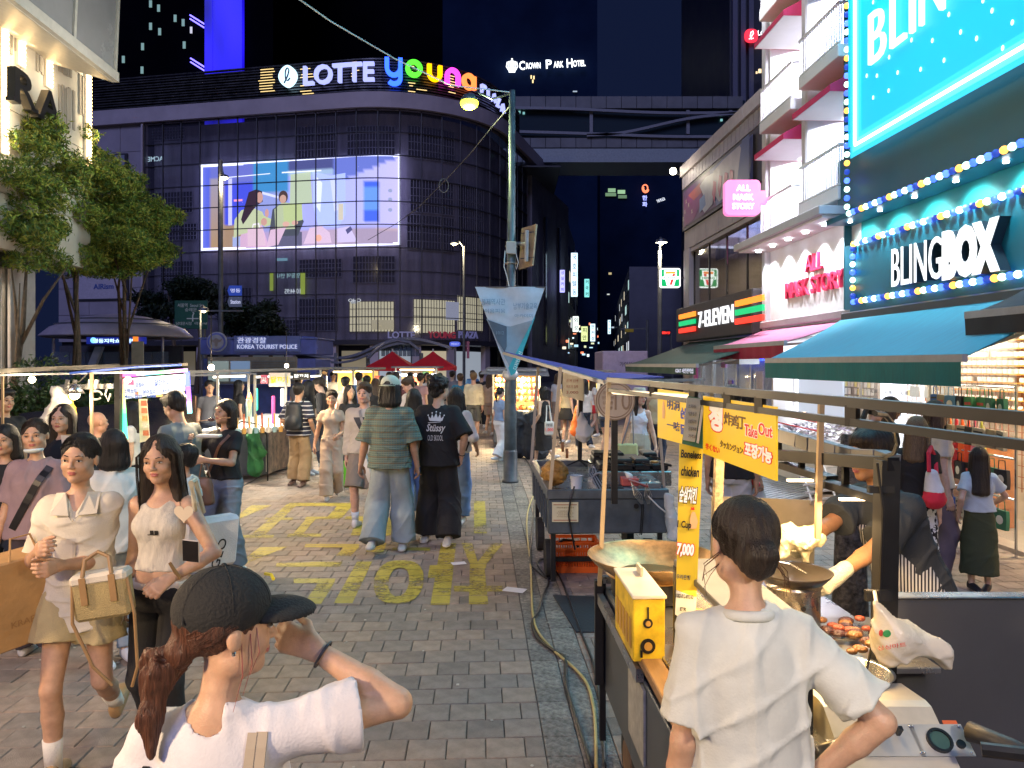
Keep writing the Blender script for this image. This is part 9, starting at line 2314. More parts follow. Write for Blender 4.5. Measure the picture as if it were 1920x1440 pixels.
tU([f.T(.05,-.06,.475),f.T(.03,-.1,.41),f.T(0,-.125,.37),f.T(-.03,-.1,.41),f.T(-.05,-.06,.475)],.0015,5).bd('necklace',mat('silver',(.7,.7,.7),.2,metal=1,var=0),f.root,f.M)
prt(f,([(0,-.24),(.012,-.24),(.012,.1),(0,.1)],[[0,1,2,3]]),0.,.17,1,1,mat('placket_line',(.5,.46,.38),.8,var=0),name='placket')
hb_=thing('handbag','straw-coloured handbag hanging from the forearm of the woman in the white shirt','handbag',P(200,1100,3.35))
m_bgs=mat('straw_tan',(.42,.33,.15),.7,var=.15,bump=.6,bs=220);m_strap=mat('leather_tan',(.32,.19,.08),.5)
Mb=fra(P(194,1112,3.3),(1,.15,.12))
b=MB(Mb);b.box(-.115,.115,-.105,.085,-.045,.045,.014);b.bd('bag_body',m_bgs,hb_);b=MB(Mb);b.box(-.118,.118,.05,.1,-.05,.05,.014);b.bd('flap',m_wshirt,hb_)
for dx in(-.06,.06):
 b=MB(Mb);b.box(dx-.014,dx+.014,-.03,.09,.0505,.056,.002);b.bd('handle_tab',m_strap,hb_)
MB(Mb).tube([(-.06,.09,.045),(-.05,.16,.02),(0,.185,0.),(.05,.16,.02),(.06,.09,.045)],.009,8).bd('handle',m_strap,hb_);MB(Mb).tube([(-.11,.06,.03),(-.12,-.1,.05),(-.06,-.3,.05),(0.,-.4,.03)],.007,6).bd('long_strap',m_strap,hb_);MB(Mb).tube([(.115,.06,.03),(.135,-.1,.05),(.12,-.33,.05),(.08,-.42,.03)],.007,6).bd('long_strap',m_strap,hb_)
kb=thing('paper_bag','brown kraft paper shopping bag held low by the woman in the white shirt','bag',P(40,1100,3.4));Mk=fra(P(47,1112,3.45),(.55,.8,.1),(.16,0,1));m_kr=mat('kraft',(.46,.27,.11),.75,var=.12,bump=.3,bs=18)
b=MB(Mk);b.box(-.2,.14,-.22,.2,-.07,.07,.008);b.bd('bag_body',m_kr,kb);MB(Mk).tube([(-.08,.2,.065),(-.06,.29,.03),(.02,.29,.03),(.04,.2,.065)],.005,6).bd('handle',m_kr,kb);text('KRAFT',mat('kraft_print',(.33,.18,.07),.7,var=0),kb,fra(Mk@Vr((-.03,-.1,.071)),Mk.to_3x3()@Vr((1,0,0)),Mk.to_3x3()@Vr((0,1,0))),w=.12,h=.03,ext=.001)
m_tank=cloth((.58,.54,.46),stretch=(8,8,.4),bump=.35,bs=40)
f=person('woman in a cropped white tank top and black trousers holding a phone',at(305,3.62),1.585,-.05,0,skin=SK1,hair='longer',hcl='dark',head=(.12,.08,-.06),hl=(.15,-.22,1.04),hr=(-.22,.04,.86),el=(.9,.5,-.3),curl_l=.9,nl=(-.6,-.3,-.6),top=dict(kind='tank',m=m_tank,ease=.004,hem=.105,hemw=1.),btm=dict(m=m_bc,wst=.045,wide=.01),fl=(.09,-.1,0),fr=(-.08,.12,.02),sho=(.5,.5,.5),fam=.006)
p2=f
prt(f,'JJ',.01,.31,.055,.024,mat('print_black',(.01,.01,.01),.6,var=0),bold=.05)
org('waistband',[Stack(f.pel,f.Rt,nA([.012,.03,.05])*f.s,[.15*f.s,.15*f.s,.146*f.s],[.118*f.s,.118*f.s,.113*f.s],k=.01,rd=.01)],.006,cloth((.62,.55,.42)),f.root,folds(6,.006,(40,20)),f.M)
ph=thing('phone','black smartphone held up at waist height by the woman in the white tank top','phone',P(358,1033,3.38));Mp=fra(P(358,1033,3.33),(1,-.1,-.08),(.1,-.2,1));b=MB(Mp);b.box(-.04,.04,-.052,.052,-.004,.004,.004);b.bd('case',mat('phone_edge',(.5,.45,.4),.3),ph);MB(Mp).box(-.037,.037,-.049,.049,.0041,.0048).bd('display',mat('phone_black',(.005,.005,.007),.08,var=0),ph)
tb1=thing('tote_bag','white tote bag with letters GLO on the shoulder of the woman in the tank top','tote bag',P(400,1000,3.75));Mt=fra(P(400,1012,3.78),(.5,.86,-.05),(.08,0,1));b=MB(Mt);b.box(-.2,.13,-.14,.12,-.045,.045,.02);b.bd('bag_body',cloth((.72,.73,.75)),tb1);text('GLO',mat('letter_black'),tb1,fra(Mt@Vr((-0.,-.06,.05)),Mt.to_3x3()@Vr((.3,1,0)),Mt.to_3x3()@Vr((-1,.3,0))),w=.15,h=.05,ext=.002)
tU([P(372,1000,3.7),P(364,940,3.55),P(358,905,3.5),P(366,900,3.7),P(382,960,3.85)],.012,6).bd('strap',cloth((.66,.6,.46)),tb1)
tU([P(330,1075,3.4),P(318,1055,3.35),P(338,1085,3.4)],.008,6).bd('cord',m_strap,tb1)
hf=thing('fan_charm','cream heart-shaped paper fan tucked on the shoulder strap of the tank top','fan',P(345,962,3.42));b=MB(fra(P(345,962,3.4)));b.prism([(.045*sin(t)**3,.036*(13*cos(t)-5*cos(2*t)-2*cos(3*t)-cos(4*t))/13)for t in nL(0,6.28,26)[:-1]],0,.004,'z');b.bd('heart',mat('cream_paper',(.62,.52,.38),.7,var=.03),hf)
# foreground cap woman
m_twhite=cloth((.6,.58,.62),bump=.15)
X1,Y1=at(408,1.52)
def cap_fn(fig,root,M,TH,hS):
 T=lambda x,y,z,a,b,d,k=.01,op='u':Ell(TH(x,y,z),V3(a,b,d)*hS,fig.Rh,k*hS,op)
 m_cap=cloth((.012,.012,.013),bump=.35,bs=160)
 org('cap',[T(0,.015,.052,.088,.107,.088),Plane(TH(0,-.05,.02),fig.Rh@V3(0,-.3,-1))],.0045,m_cap,root,None,M)
 g=[T(0,-.11,.02,.08,.092,.036,.01),T(0,-.112,.01,.079,.092,.036,.003,'s'),T(0,.02,.02,.079,.092,.2,.003,'s')]
 org('brim',g,.0035,m_cap,root,None,M)
 b=MB();b.ball(TH(0,.015,.139),.008*hS,8,6);b.bd('cap_button',m_cap,root,M)
 for a in nL(0,PI,4)[:-1]:
  tU([TH(.0885*cos(t)*cos(a),.015+.1075*cos(t)*sin(a),.052+.0885*sin(t))for t in nL(.05,PI-.05,16)],.0012,4).bd('cap_seam',m_cap,root,M)
 b=MB();b.tube([TH(.03,-.088,.105),TH(0.,-.093,.108),TH(-.03,-.088,.105)],.004*hS,5);b.bd('cap_piping',mat('piping_yellow',(.75,.6,.02),.6,var=0),root,M)
 tU([TH(.05*cos(a),.108+0.*sin(a),.032+.035*sin(a))for a in nL(.1,PI-.1,10)],.003*hS,5).bd('cap_strap',m_cap,root,M)
f=person('woman in a black baseball cap and white T-shirt, hand raised to her cheek',(X1,Y1),1.5,PI+.1,0,skin=SK1,hair='tied',hcl='auburn',head=(-1.05,.05,.03),hat=cap_fn,hs=1.03,hr=(-.2,-.12,1.5),hl=(.26,-.05,.85),er=(-1,-.15,-.12),curl_r=.75,dr=(.9,-.25,.32),nr=(.25,-.9,-.1),top=dict(m=m_twhite,bust=.3,ease=.02,loose=.5,hem=-.1,slv=.66,sr=1.5,neck=.06),btm=dict(m=m_navy),fam=.014,build=1.02)
p40=f;TH=lambda x,y,z:f.hc+f.Rh@(V3(x,y,z)*f.hS)
mh=hair_mat('auburn')
g=[Cone(TH(.02,.105,-.055),TH(.03,.135,-.085),.03,.03,k=.01)]
for i in rAn(9):
 a=i/9*6.28;g.append(Cone(TH(.025+.03*cos(a),.125,-.075+.03*sin(a)),TH(.025+.04*cos(a+.9),.15,-.075+.035*sin(a+.9)),.012,.012,k=.008))
g+=[Cone(TH(.02,.14,-.09),TH(0.,.155,-.16),.022,.02,k=.02),Cone(TH(0.,.155,-.16),TH(-.01,.15,-.235),.02,.008,k=.015)]
org('ponytail',g,.0042,mh,f.root,hair_disp(f.hc,1,.0035),f.M)
for k,(x0,y0,z0,dx,dz)in eN(((-.066,-.03,0.,-.008,-.13),(-.07,-.01,-.01,-.006,-.15),(-.06,-.045,.01,-.014,-.1),(.01,.1,0.,.05,-.1))):
 tU([TH(x0,y0,z0),TH(x0+dx,y0-.004,z0+dz*.5),TH(x0+dx*.3,y0+.012,z0+dz)],[.0012,.001,.0005],5).bd('loose_lock',mat('hair_pink',(.3,.08,.07),.4,var=.2),f.root,f.M)
sh,e,w=f.arms['r'];u=unit(w-e);c=e+(w-e)*.9;a1=unit(np.cross(u,V3(0,0,1)));a2=np.cross(u,a1)
tU([c+(a1*cos(t)+a2*sin(t))*.0295 for t in nL(0,2*PI*15/16,16)],.0032,6,closed=True).bd('wristband',mat('band_black',(.02,.02,.03),.5,var=0),f.root,f.M)
bL(TH(-.08,.008,-.034),.005,8,6).bd('earring',mat('silver'),f.root,f.M)
strap(f,(-.115,0,.46),(-.1,0,.05),mat('strap_beige',(.35,.29,.22),.6),.022,front=False,name='bag_strap');strap(f,(-.095,0,.46),(-.07,0,.05),mat('strap_beige'),.018,front=False,name='bag_strap');strap(f,(.13,0,.4),(.17,0,0.),m_blk,.012,front=False,name='bag_strap')
# foreground right: woman in white tee, back
m_tee2=cloth((.56,.57,.53),bump=.12)
f=person('woman with a dark bun and loose cream-white T-shirt, hand on hip, seen from behind',at(1398,1.9),1.585,PI+0.,0,skin=SK1,hair='bun',hcl='dark',head=(.12,.18,-.06),hs=1.06,hl=(.19,-.03,.84),hr=(-.16,.05,.99),el=(.3,1,0),er=(-1,.5,-.1),curl=.5,top=dict(m=m_tee2,bust=0,ease=.02,loose=.8,hem=-.16,hemw=1.02,slv=.8,sr=1.25,neck=.052),btm=dict(m=m_bc),fam=.018,build=1.)
p39=f;TH=lambda x,y,z:f.hc+f.Rh@(V3(x,y,z)*f.hS)
for k in rAn(10):
 r=RD(k);q=-1 if k%2 else 1;z=r.uniform(-.06,-.02);tU([TH(q*.078,.03,z),TH(q*(.095+.02*r.random()),.02,z-.03),TH(q*(.1+.03*r.random()),.01,z-.06-.03*r.random())],[.0014,.001,.0006],4).bd('loose_lock',hair_mat('auburn'),f.root,f.M)
tU([f.T(.06*cos(a),.01+.062*sin(a),.484+.012*sin(a))for a in nL(0,2*PI*23/24,24)],.014,8,closed=True).bd('collar',m_tee2,f.root,f.M,True)
tU([TH(-.012,.13,-.01),TH(.012,.135,-.012)],.005,6).bd('hair_clip',m_blk,f.root,f.M)
# vendor with gloves
m_str=mat('apron_stripes',(.6,.6,.6),.8,var=0);nt,b_,L=nodes_of(m_str);tc=nN(nt,'ShaderNodeTexCoord');sx=nN(nt,'ShaderNodeSeparateXYZ');K(L,tc,'Object',sx,0);ad=nN(nt,'ShaderNodeMath');ad.operation='ADD';K(L,sx,0,ad,0);K(L,sx,1,ad,1);pp_=nN(nt,'ShaderNodeMath');pp_.operation='PINGPONG';iv(pp_,1,.01);K(L,ad,0,pp_,0);gt=nN(nt,'ShaderNodeMath');gt.operation='GREATER_THAN';iv(gt,1,.005);K(L,pp_,0,gt,0);mx=nN(nt,'ShaderNodeMix');mx.data_type='RGBA';iv(mx,6,(.02,.02,.025,1));iv(mx,7,(.62,.6,.55,1));K(L,gt,0,mx,0);K(L,mx,2,b_,'Base Color')
f=person('stooping food vendor in white gloves, dark T-shirt and striped apron behind the chicken cart',at(1712,3.62),1.66,-PI/2+.25,0,male=True,skin=(.45,.22,.1),hcl='dark',lean=.42,head=(0,.15,0),hr=(.02,-.66,1.16),hl=(.24,-.66,1.03),el=(.5,.3,-1),er=(-.3,.5,-1),curl=.7,top=dict(m=cloth((.035,.04,.045)),ease=.03,loose=.5,hem=-.06,slv=.85,sr=1.3),btm=dict(m=cloth((.05,.07,.11))))
p33=f
org('apron',[Stack(f.pel,f.Rt@np.eye(3),nA([-.38,-.2,0,.15,.36])*f.s,[.22*f.s,.21*f.s,.2*f.s,.17*f.s,.12*f.s],[.165*f.s,.165*f.s,.16*f.s,.15*f.s,.155*f.s],k=.02,rd=.02),Cut(Ell(f.T(0,.12,0),(.5,.13,.8),f.Rt,.01,'s'),[])],.009,m_str,f.root,folds(24,.008),f.M)
for side in 'lr':
 w,d,n=f.hinfo[side];q=1 if side=='l' else-1;tdir=np.cross(d,n);sgn=1 if(tdir@V3(0,-1,.3))>0 else-1
 pr=hand_prims(w,d,n,f.s*1.05,sgn,.7)
 for p in pr:p.ra+=.0035;p.rb+=.0035
 pr.append(Cone(w-d*.05,w+d*.02,.036,.034,k=.02));org('glove',pr,.0045,mat('glove_white',(.8,.72,.52),.8,var=.06,bump=.5,bs=140),f.root,None,f.M)
kc=thing('kitchen_towel','crumpled cream towel held over the steamer pot by the gloved vendor','towel',P(1500,1010,3.2));org('towel',[Ell(P(1497,1008,3.2),(.075,.06,.045),None,.02),Cone(P(1478,995,3.2),P(1470,1040,3.2),.03,.02,k=.03),Cone(P(1505,1020,3.2),P(1512,1050,3.2),.035,.012,k=.03),Cone(P(1520,1000,3.2),P(1535,1012,3.2),.03,.03,k=.03)],.006,mat('towel_cream',(.75,.66,.42),.85,bump=.3,bs=90),kc,folds(44,.016,(60,34)))
# right side shoppers
f=person('dark-haired girl with a ponytail bending over goods in the mask shop',at(1618,7.4),1.6,PI*.62,1,skin=SK1,hair='pony',lean=.25,head=(0,.25,0),hl=(.1,-.3,1.),hr=(-.12,-.3,1.),top=dict(m=m_bc),btm=dict(m=cloth((.15,.14,.14))))
f=person('girl in profile with light hair leaning beside the ponytailed girl',at(1652,7.7),1.6,PI*.5,1,skin=SK1,hair='bob',hcl='brown',lean=.15,head=(0,.2,0),top=dict(m=cloth((.3,.25,.2))),btm=dict(m=cloth((.15,.14,.14))))
m_flo=mat('floral_bw',(.5,.5,.5),.8,var=0);nt,b_,L=nodes_of(m_flo);tc=nN(nt,'ShaderNodeTexCoord');vo=nN(nt,'ShaderNodeTexNoise');iv(vo,'Scale',22);iv(vo,'Detail',2);K(L,tc,'Object',vo,'Vector');gt=nN(nt,'ShaderNodeMath');gt.operation='GREATER_THAN';iv(gt,1,.49);K(L,vo,0,gt,0);mx=nN(nt,'ShaderNodeMix');mx.data_type='RGBA';iv(mx,6,(.01,.01,.012,1));iv(mx,7,(.72,.72,.7,1));K(L,gt,0,mx,0);K(L,mx,2,b_,'Base Color')
f=person('woman in a black top and black-and-white patterned trousers beside the red and white bag',at(1718,6.15),1.5,PI*.8,1,skin=SK3,hair='long',hcl='fair',head=(-.2,.1,0),top=dict(m=m_bc,ease=.025,hem=-0.,slv=.55),btm=dict(m=m_flo,wide=.035),hl=(.2,-.15,.95),fl=(.1,-.12,0),fr=(-.1,.1,0))
rb=thing('shoulder_bag','red and white canvas bag on the shoulder of the woman in patterned trousers','bag',P(1748,915,5.9));org('bag_body',[Cone(P(1748,890,5.9),P(1752,935,5.9),.045,.085,k=.03),Plane(P(1750,921,5.9),(0,0,1))],.008,cloth((.6,.02,.05)),rb,folds(80,.01));org('bag_top',[Cone(P(1748,890,5.9),P(1752,935,5.9),.045,.085,k=.03),Plane(P(1750,922,5.9),(0,0,-1))],.008,cloth((.62,.62,.66)),rb,folds(80,.01));tU([P(1742,885,5.85),P(1741,850,5.9),P(1746,838,6.),P(1754,860,6.05),P(1756,890,5.95)],.016,6).bd('strap',cloth((.6,.02,.05)),rb)
f=person('person in a beige T-shirt standing close beside the woman with the red bag',at(1755,6.7),1.6,PI*.5,1,skin=SK3,hair='bob',hcl='brown',top=dict(m=cloth((.55,.48,.38)),ease=.03),btm=dict(m=cloth((.14,.1,.11)),wide=.03))
f=person('girl with long wavy hair in a pale blue tee and long olive skirt',at(1836,6.45),1.215,PI*.9,1,skin=SK3,hair='longer',hcl='dark',head=(-.1,.15,0),hr=(-.2,-.25,1.),hl=(.22,0,.9),er=(-1,.6,0),top=dict(m=cloth((.45,.52,.6)),ease=.03,hem=.03,slv=.65),btm=dict(kind='skirt',m=cloth((.045,.055,.025)),len=.72,flare=.05,wst=.12),sho=(.02,.02,.025),sole=(.6,.6,.6),fyl=.4,fyr=-.5,hs=1.1)
f=person('person in a black top and pale trousers partly hidden behind the yellow sign',at(1372,7.),1.72,PI*.9,1,male=True,skin=SK2,top=dict(m=m_bc,ease=.03,loose=.4,hem=-.05),btm=dict(m=cloth((.5,.5,.5)),wide=.04))
f=person('person in white trousers standing behind the yellow sign next to the black top',at(1400,7.5),1.66,PI*.6,1,skin=SK2,top=dict(m=cloth((.3,.3,.3))),btm=dict(m=cloth((.6,.58,.54)),wide=.05))
bl=thing('balloon_toy','pinkish red toy hanging from a hand behind the yellow sign','toy',P(1412,895,7.));org('toy',[Ell(P(1412,892,7.),(.05,.05,.075),None,.03),Ell(P(1418,908,7.),(.04,.04,.03),None,.03)],.01,mat('toy_pink',(.75,.1,.1),.4),bl)
def bucket(fig,root,M,TH,hS):
 m=cloth((.5,.47,.38));g=[Stack(TH(0,.01,.03),fig.Rh,nA([-.01,.02,.06,.115])*hS,[.125*hS,.098*hS,.088*hS,.07*hS],[.135*hS,.11*hS,.102*hS,.085*hS],k=.01,rd=.012)];org('hat',g,.007,m,root,None,M)
f=person('woman in a cream bucket hat, white tank top and beige cargo trousers',at(1198,10.6),1.57,-.15,1,skin=SK3,hair='long',hcl='dark',hat=bucket,head=(.7,0.,0),top=dict(kind='tank',m=cloth((.7,.7,.74)),hem=.1,ease=.006),btm=dict(m=cloth((.52,.48,.38)),wide=.045,wst=.13),hl=(.26,-.03,.82),hr=(-.26,-.02,.84),sho=(.5,.5,.5))
tbg=thing('tote_bag','pale yellow tote bag held by the woman in the bucket hat','tote bag',P(1176,845,10.4));B('bag_body',cloth((.55,.58,.3)),tbg,xP(1158,10.3),xP(1196,10.3),10.28,10.36,zP(862,10.3),zP(832,10.3),.02);tU([P(1166,834,10.3),P(1180,790,10.35),P(1186,760,10.45),P(1188,834,10.3)],.01,6).bd('strap',mat('strap_grey',(.2,.2,.22)),tbg)
f=person('man in a sand-coloured sleeveless top standing with his back turned by the corner shop',at(1232,13.6),1.62,PI*.8,2,male=True,skin=SK4,top=dict(kind='tank',m=cloth((.4,.34,.22))),btm=dict(m=m_navy,kind='shorts',to=1.3))
# left group
f=person('woman with a pulled-down pale face mask, mauve T-shirt and dark trousers',at(68,5.),1.565,.15,1,skin=SK1,hair='tied',hcl='dark',head=(.15,0.,-.05),top=dict(m=cloth((.28,.2,.22)),ease=.032,loose=.7,hem=-.06,slv=.8,sr=1.2),btm=dict(m=cloth((.045,.035,.045)),wide=.03),hl=(.24,-.08,.84),hr=(-.24,-.05,.84))
strap(f,(.12,0,.45),(-.1,0,.02),m_blk,.045,True);TH=lambda x,y,z:f.hc+f.Rh@(V3(x,y,z)*f.hS)
org('face_mask',[Ell(TH(0,-.05,-.092),V3(.06,.052,.024)*f.hS,f.Rh,.01),Ell(TH(0,-.042,-.075),V3(.055,.052,.028)*f.hS,f.Rh,.005,'s')],.0045,mat('mask_pale',(.62,.72,.74),.8,var=.04),f.root,None,f.M)
f=person('girl with a dark fringe at the far left edge beside the woman in mauve',at(10,5.3),1.5,.2,1,skin=SK1,hair='bob',top=dict(m=m_bc),btm=dict(m=m_navy))
f=person('woman with long dark hair in black holding food in white paper',at(118,6.1),1.6,.1,1,skin=SK3,hair='longer',hcl='dark',top=dict(m=m_bc,ease=.03,slv=1.,sr=1.2),btm=dict(m=m_bc),hl=(.06,-.24,1.18),hr=(-.06,-.24,1.16),el=(.9,.4,-.5),er=(-.9,.4,-.5))
snk=thing('snack','folded pancake in white paper held by the long-haired woman in black','snack',P(128,822,5.85));org('pancake',[Ell(P(128,820,5.83),(.045,.02,.025),None,.01)],.006,mat('pancake',(.5,.3,.1),.6,var=.2,bump=.5),snk);sL(P(116,832,5.8),P(142,834,5.8),P(143,818,5.8),P(114,816,5.8),.01).bd('paper',mat('tray_paper',(.65,.6,.5)),snk)
f=person('person with a black bob and white hooded top turned away to the left',at(212,4.9),1.5,-PI*.72,1,skin=SK3,hair='bob',top=dict(m=cloth((.66,.68,.66)),ease=.04,loose=.7,hem=-.1,slv=1.9,collar=1),btm=dict(m=cloth((.3,.36,.42))),sho=(.6,.6,.62))
f=person('small boy with a black bowl haircut in a white T-shirt',at(346,5.7),1.3,-PI*.55,1,skin=SK2,top=dict(m=m_whitec,ease=.03),btm=dict(kind='shorts',m=m_navy),hs=1.2)
f=person('man in a grey T-shirt leaning over the rainbow-lit stall counter',at(345,6.75),1.68,-PI*.62,1,male=True,skin=SK2,lean=.12,head=(0,.35,0),hl=(.1,-.3,1.02),hr=(-.15,-.3,1.02),top=dict(m=cloth((.16,.19,.2)),ease=.035,loose=.6,hem=-.08,slv=.85),btm=dict(m=m_navy))
f=person('woman in a black T-shirt and grey wide trousers eating a skewer',at(422,6.95),1.6,-.35,1,skin=SK1,hair='bob',hcl='dark',head=(-.2,-.05,.08),hl=(.02,-.3,1.16),hr=(-.2,-.26,1.34),el=(.9,.4,-.6),er=(-.9,.2,-.9),curl=.8,top=dict(m=m_bc,ease=.02,hem=.02,slv=.6),btm=dict(m=cloth((.24,.27,.31)),wide=.07,wst=.12))
strap(f,(.11,0,.45),(-.13,0,.05),mat('leather_brown',(.18,.09,.05),.5),.028,True)
hbn=thing('handbag','brown leather handbag hanging at the side of the woman eating','handbag',P(384,915,6.6));org('bag_body',[Stack(P(384,920,6.6),np.eye(3),nA([-.13,-.1,.05,.12]),[.085,.09,.07,.05],[.05,.055,.04,.02],k=.01,rd=.03)],.009,mat('leather_brown'),hbn,folds(82,.01));tU([P(374,895,6.6),P(378,870,6.6),P(388,870,6.6),P(394,895,6.6)],.008,6).bd('handle',mat('leather_brown'),hbn)
try_=thing('paper_tray','small white paper tray of food in the hand of the woman eating','food tray',P(393,818,6.6));b=MB();a=P(393,817,6.58);b.box(a.x-.1,a.x+.1,6.52,6.62,a.z-.015,a.z+.012,.008);b.bd('tray',m_whitec,try_)
skw=thing('skewer','thin wooden skewer at the mouth of the woman eating','skewer',P(400,788,6.6));tU([P(368,790,6.62),P(432,783,6.62)],.004,6).bd('stick',mat('bamboo',(.4,.22,.1),.6),skw);bL(P(396,787,6.6),.016,8,6,(2,1,1)).bd('meat',mat('glazed_dark',(.06,.02,.02)),skw)
f=person('man in a black T-shirt behind the stall at the left picture edge',at(8,7.9),1.66,PI*.35,1,male=True,skin=SK2,top=dict(m=m_bc,ease=.03),btm=dict(m=m_navy))
f=person('heavy bald man in an olive shirt sitting behind the stall with his back turned',at(182,7.95),1.6,PI*.8,1,male=True,build=1.2,skin=(.48,.24,.16),hair=None,pelvis=(0,0,.74),top=dict(m=cloth((.11,.11,.07)),ease=.03),btm=dict(m=m_navy),fl=(.1,-.3,0),fr=(-.1,-.3,0))
f=person('added figure in a white top standing in for a reflection behind the rainbow frame',at(246,8.6),1.5,-PI*.4,2,skin=SK3,hair='long',top=dict(m=m_whitec),btm=dict(m=m_navy));f.root['label']='long-haired added figure in white standing in for a reflection in the steel panel'  # figure added in place of a reflection in the steel panel
f=person('man in dark clothes working behind the skewer stall, under its pipes',at(393,13.9),1.62,.5,2,male=True,skin=SK2,top=dict(m=cloth((.06,.06,.07))),btm=dict(m=m_navy))
f=person('woman with a black backpack and beige shorts in the back of the skewer stall',at(448,15.5),1.6,PI*.7,2,skin=SK2,hair='long',top=dict(m=m_bc),btm=dict(kind='shorts',m=cloth((.3,.24,.2))))
# centre
m_strp=mat('tee_striped',(.5,.5,.5),.85,var=0)
def stripes_mat(m,p,th,c1,c2,axis=2):
 nt,b_,L=nodes_of(m);tc=nN(nt,'ShaderNodeTexCoord');sx=nN(nt,'ShaderNodeSeparateXYZ');K(L,tc,'Object',sx,0);pp_=nN(nt,'ShaderNodeMath');pp_.operation='PINGPONG';iv(pp_,1,p);K(L,sx,axis,pp_,0);gt=nN(nt,'ShaderNodeMath');gt.operation='GREATER_THAN';iv(gt,1,th);K(L,pp_,0,gt,0);mx=nN(nt,'ShaderNodeMix');mx.data_type='RGBA';iv(mx,6,(*c1,1));iv(mx,7,(*c2,1));K(L,gt,0,mx,0);K(L,mx,2,b_,'Base Color');return mx
stripes_mat(m_strp,.033,.0265,(.016,.02,.04),(.55,.55,.58))
f=person('man in a navy and white striped T-shirt and khaki cargo trousers',at(560,12.),1.62,PI*.95,1,male=True,skin=SK2,top=dict(m=m_strp,ease=.035,loose=.6,hem=-.08,slv=.9,sr=1.2),btm=dict(m=cloth((.3,.21,.11)),wide=.04),hl=(.22,-.12,.95),hr=(-.26,-.05,.9),sho=(.08,.04,.03),sole=(.25,.22,.2),fl=(.13,-.1,0),fr=(-.12,.05,0))
bp2=thing('backpack','black backpack on the back of the man in the striped T-shirt','backpack',(f.M@Vector(f.T(0,.2,.25))));org('pack',[Stack(f.T(0,.19,.27),f.Rt,nA([-.24,-.2,0,.16,.21]),[.12,.145,.14,.12,.07],[.075,.095,.09,.07,.04],k=.02,rd=.04),Ell(f.T(0,.27,.16),(.1,.05,.11),None,.02)],.011,cloth((.012,.016,.022),rough=.5),bp2,folds(64,.006),f.M)
for q in(-1,1):tU([f.T(q*.09,.12,.44),f.T(q*.1,0.,.505),f.T(q*.11,-.13,.4),f.T(q*.12,-.12,.2)],.014,6).bd('strap',cloth((.012,.016,.022)),bp2,f.M)
f=person('woman in a beige wrap jumpsuit and white shoes walking towards the camera',at(622,10.75),1.55,.15,1,skin=SK2,hcl='dark',top=dict(m=cloth((.44,.33,.24)),ease=.01,slv=.45,sr=1.6,vneck=1,hem=.03),btm=dict(m=cloth((.44,.33,.24)),wide=.045,wst=.14),hl=(.12,-.25,1.03),hr=(-.27,.05,.86),sho=(.7,.7,.7),**walk(.17,'r'))
f=person('man in a light grey sweatshirt with a dark triangle and grey shorts',at(683,8.95),1.7,-.1,1,male=True,skin=(.55,.33,.25),hcl='brown',beard=False,top=dict(m=cloth((.42,.39,.36)),ease=.03,slv=1.9,hem=-.04),btm=dict(kind='shorts',m=cloth((.2,.17,.15)),to=.98,wide=.03),socks=((.6,.65,.75),.7),sho=(.6,.6,.68),fl=(.1,.2,.05),fr=(-.09,-.08,0))
prt(f,([(-.1,.09),(.13,.1),(.03,-.14)],[[0,1,2]]),0,.3,1,1,mat('print_ink',(.03,.035,.05),.8,var=0));strap(f,(-.03,0,.47),(.11,0,.1),mat('strap_grey'),.03,True)
gbg=thing('tote_bag','bright green shopping bag hanging beside the grey shorts','tote bag',P(654,888,9.4));B('bag_body',mat('bag_lime',(.1,.52,.02),.6),gbg,xP(645,9.4),xP(664,9.4),9.36,9.52,zP(914,9.4),zP(862,9.4),.015);tU([P(648,862,9.4),P(652,832,9.4),P(657,832,9.4),P(662,862,9.4)],.012,6).bd('handle',mat('bag_lime'),gbg)
wbg=thing('paper_bag','white paper bag held between the smiling man and the plaid shirt','bag',P(683,875,8.2));sL(P(694,902,8.2),P(677,855,8.2),P(688,850,8.2),P(702,900,8.2),.1).bd('bag_body',mat('paper_white',(.7,.7,.72),.6,var=.04),wbg)
m_pl=mat('plaid_green',(.2,.28,.24),.9,var=0);nt,b_,L=nodes_of(m_pl);tc=nN(nt,'ShaderNodeTexCoord');sx=nN(nt,'ShaderNodeSeparateXYZ');K(L,tc,'Object',sx,0)
def band_(src,p,th):
 a=nN(nt,'ShaderNodeMath');a.operation='PINGPONG';iv(a,1,p);L(src,a.inputs[0]);g=nN(nt,'ShaderNodeMapRange');iv(g,1,th-.0012);iv(g,2,th+.0012);K(L,a,0,g,0);return g.outputs[0]
h1=band_(sx.outputs[2],.0105,.0075);h2=band_(sx.outputs[2],.032,.027);v1=band_(sx.outputs[0],.013,.0105)
m1=nN(nt,'ShaderNodeMix');m1.data_type='RGBA';iv(m1,6,(.085,.135,.12,1));iv(m1,7,(.17,.22,.19,1));L(h1,m1.inputs[0])
m2=nN(nt,'ShaderNodeMix');m2.data_type='RGBA';K(L,m1,2,m2,6);iv(m2,7,(.16,.19,.12,1));L(v1,m2.inputs[0]);m3=nN(nt,'ShaderNodeMix');m3.data_type='RGBA';K(L,m2,2,m3,6);iv(m3,7,(.14,.1,.06,1));L(h2,m3.inputs[0]);K(L,m3,2,b_,'Base Color')
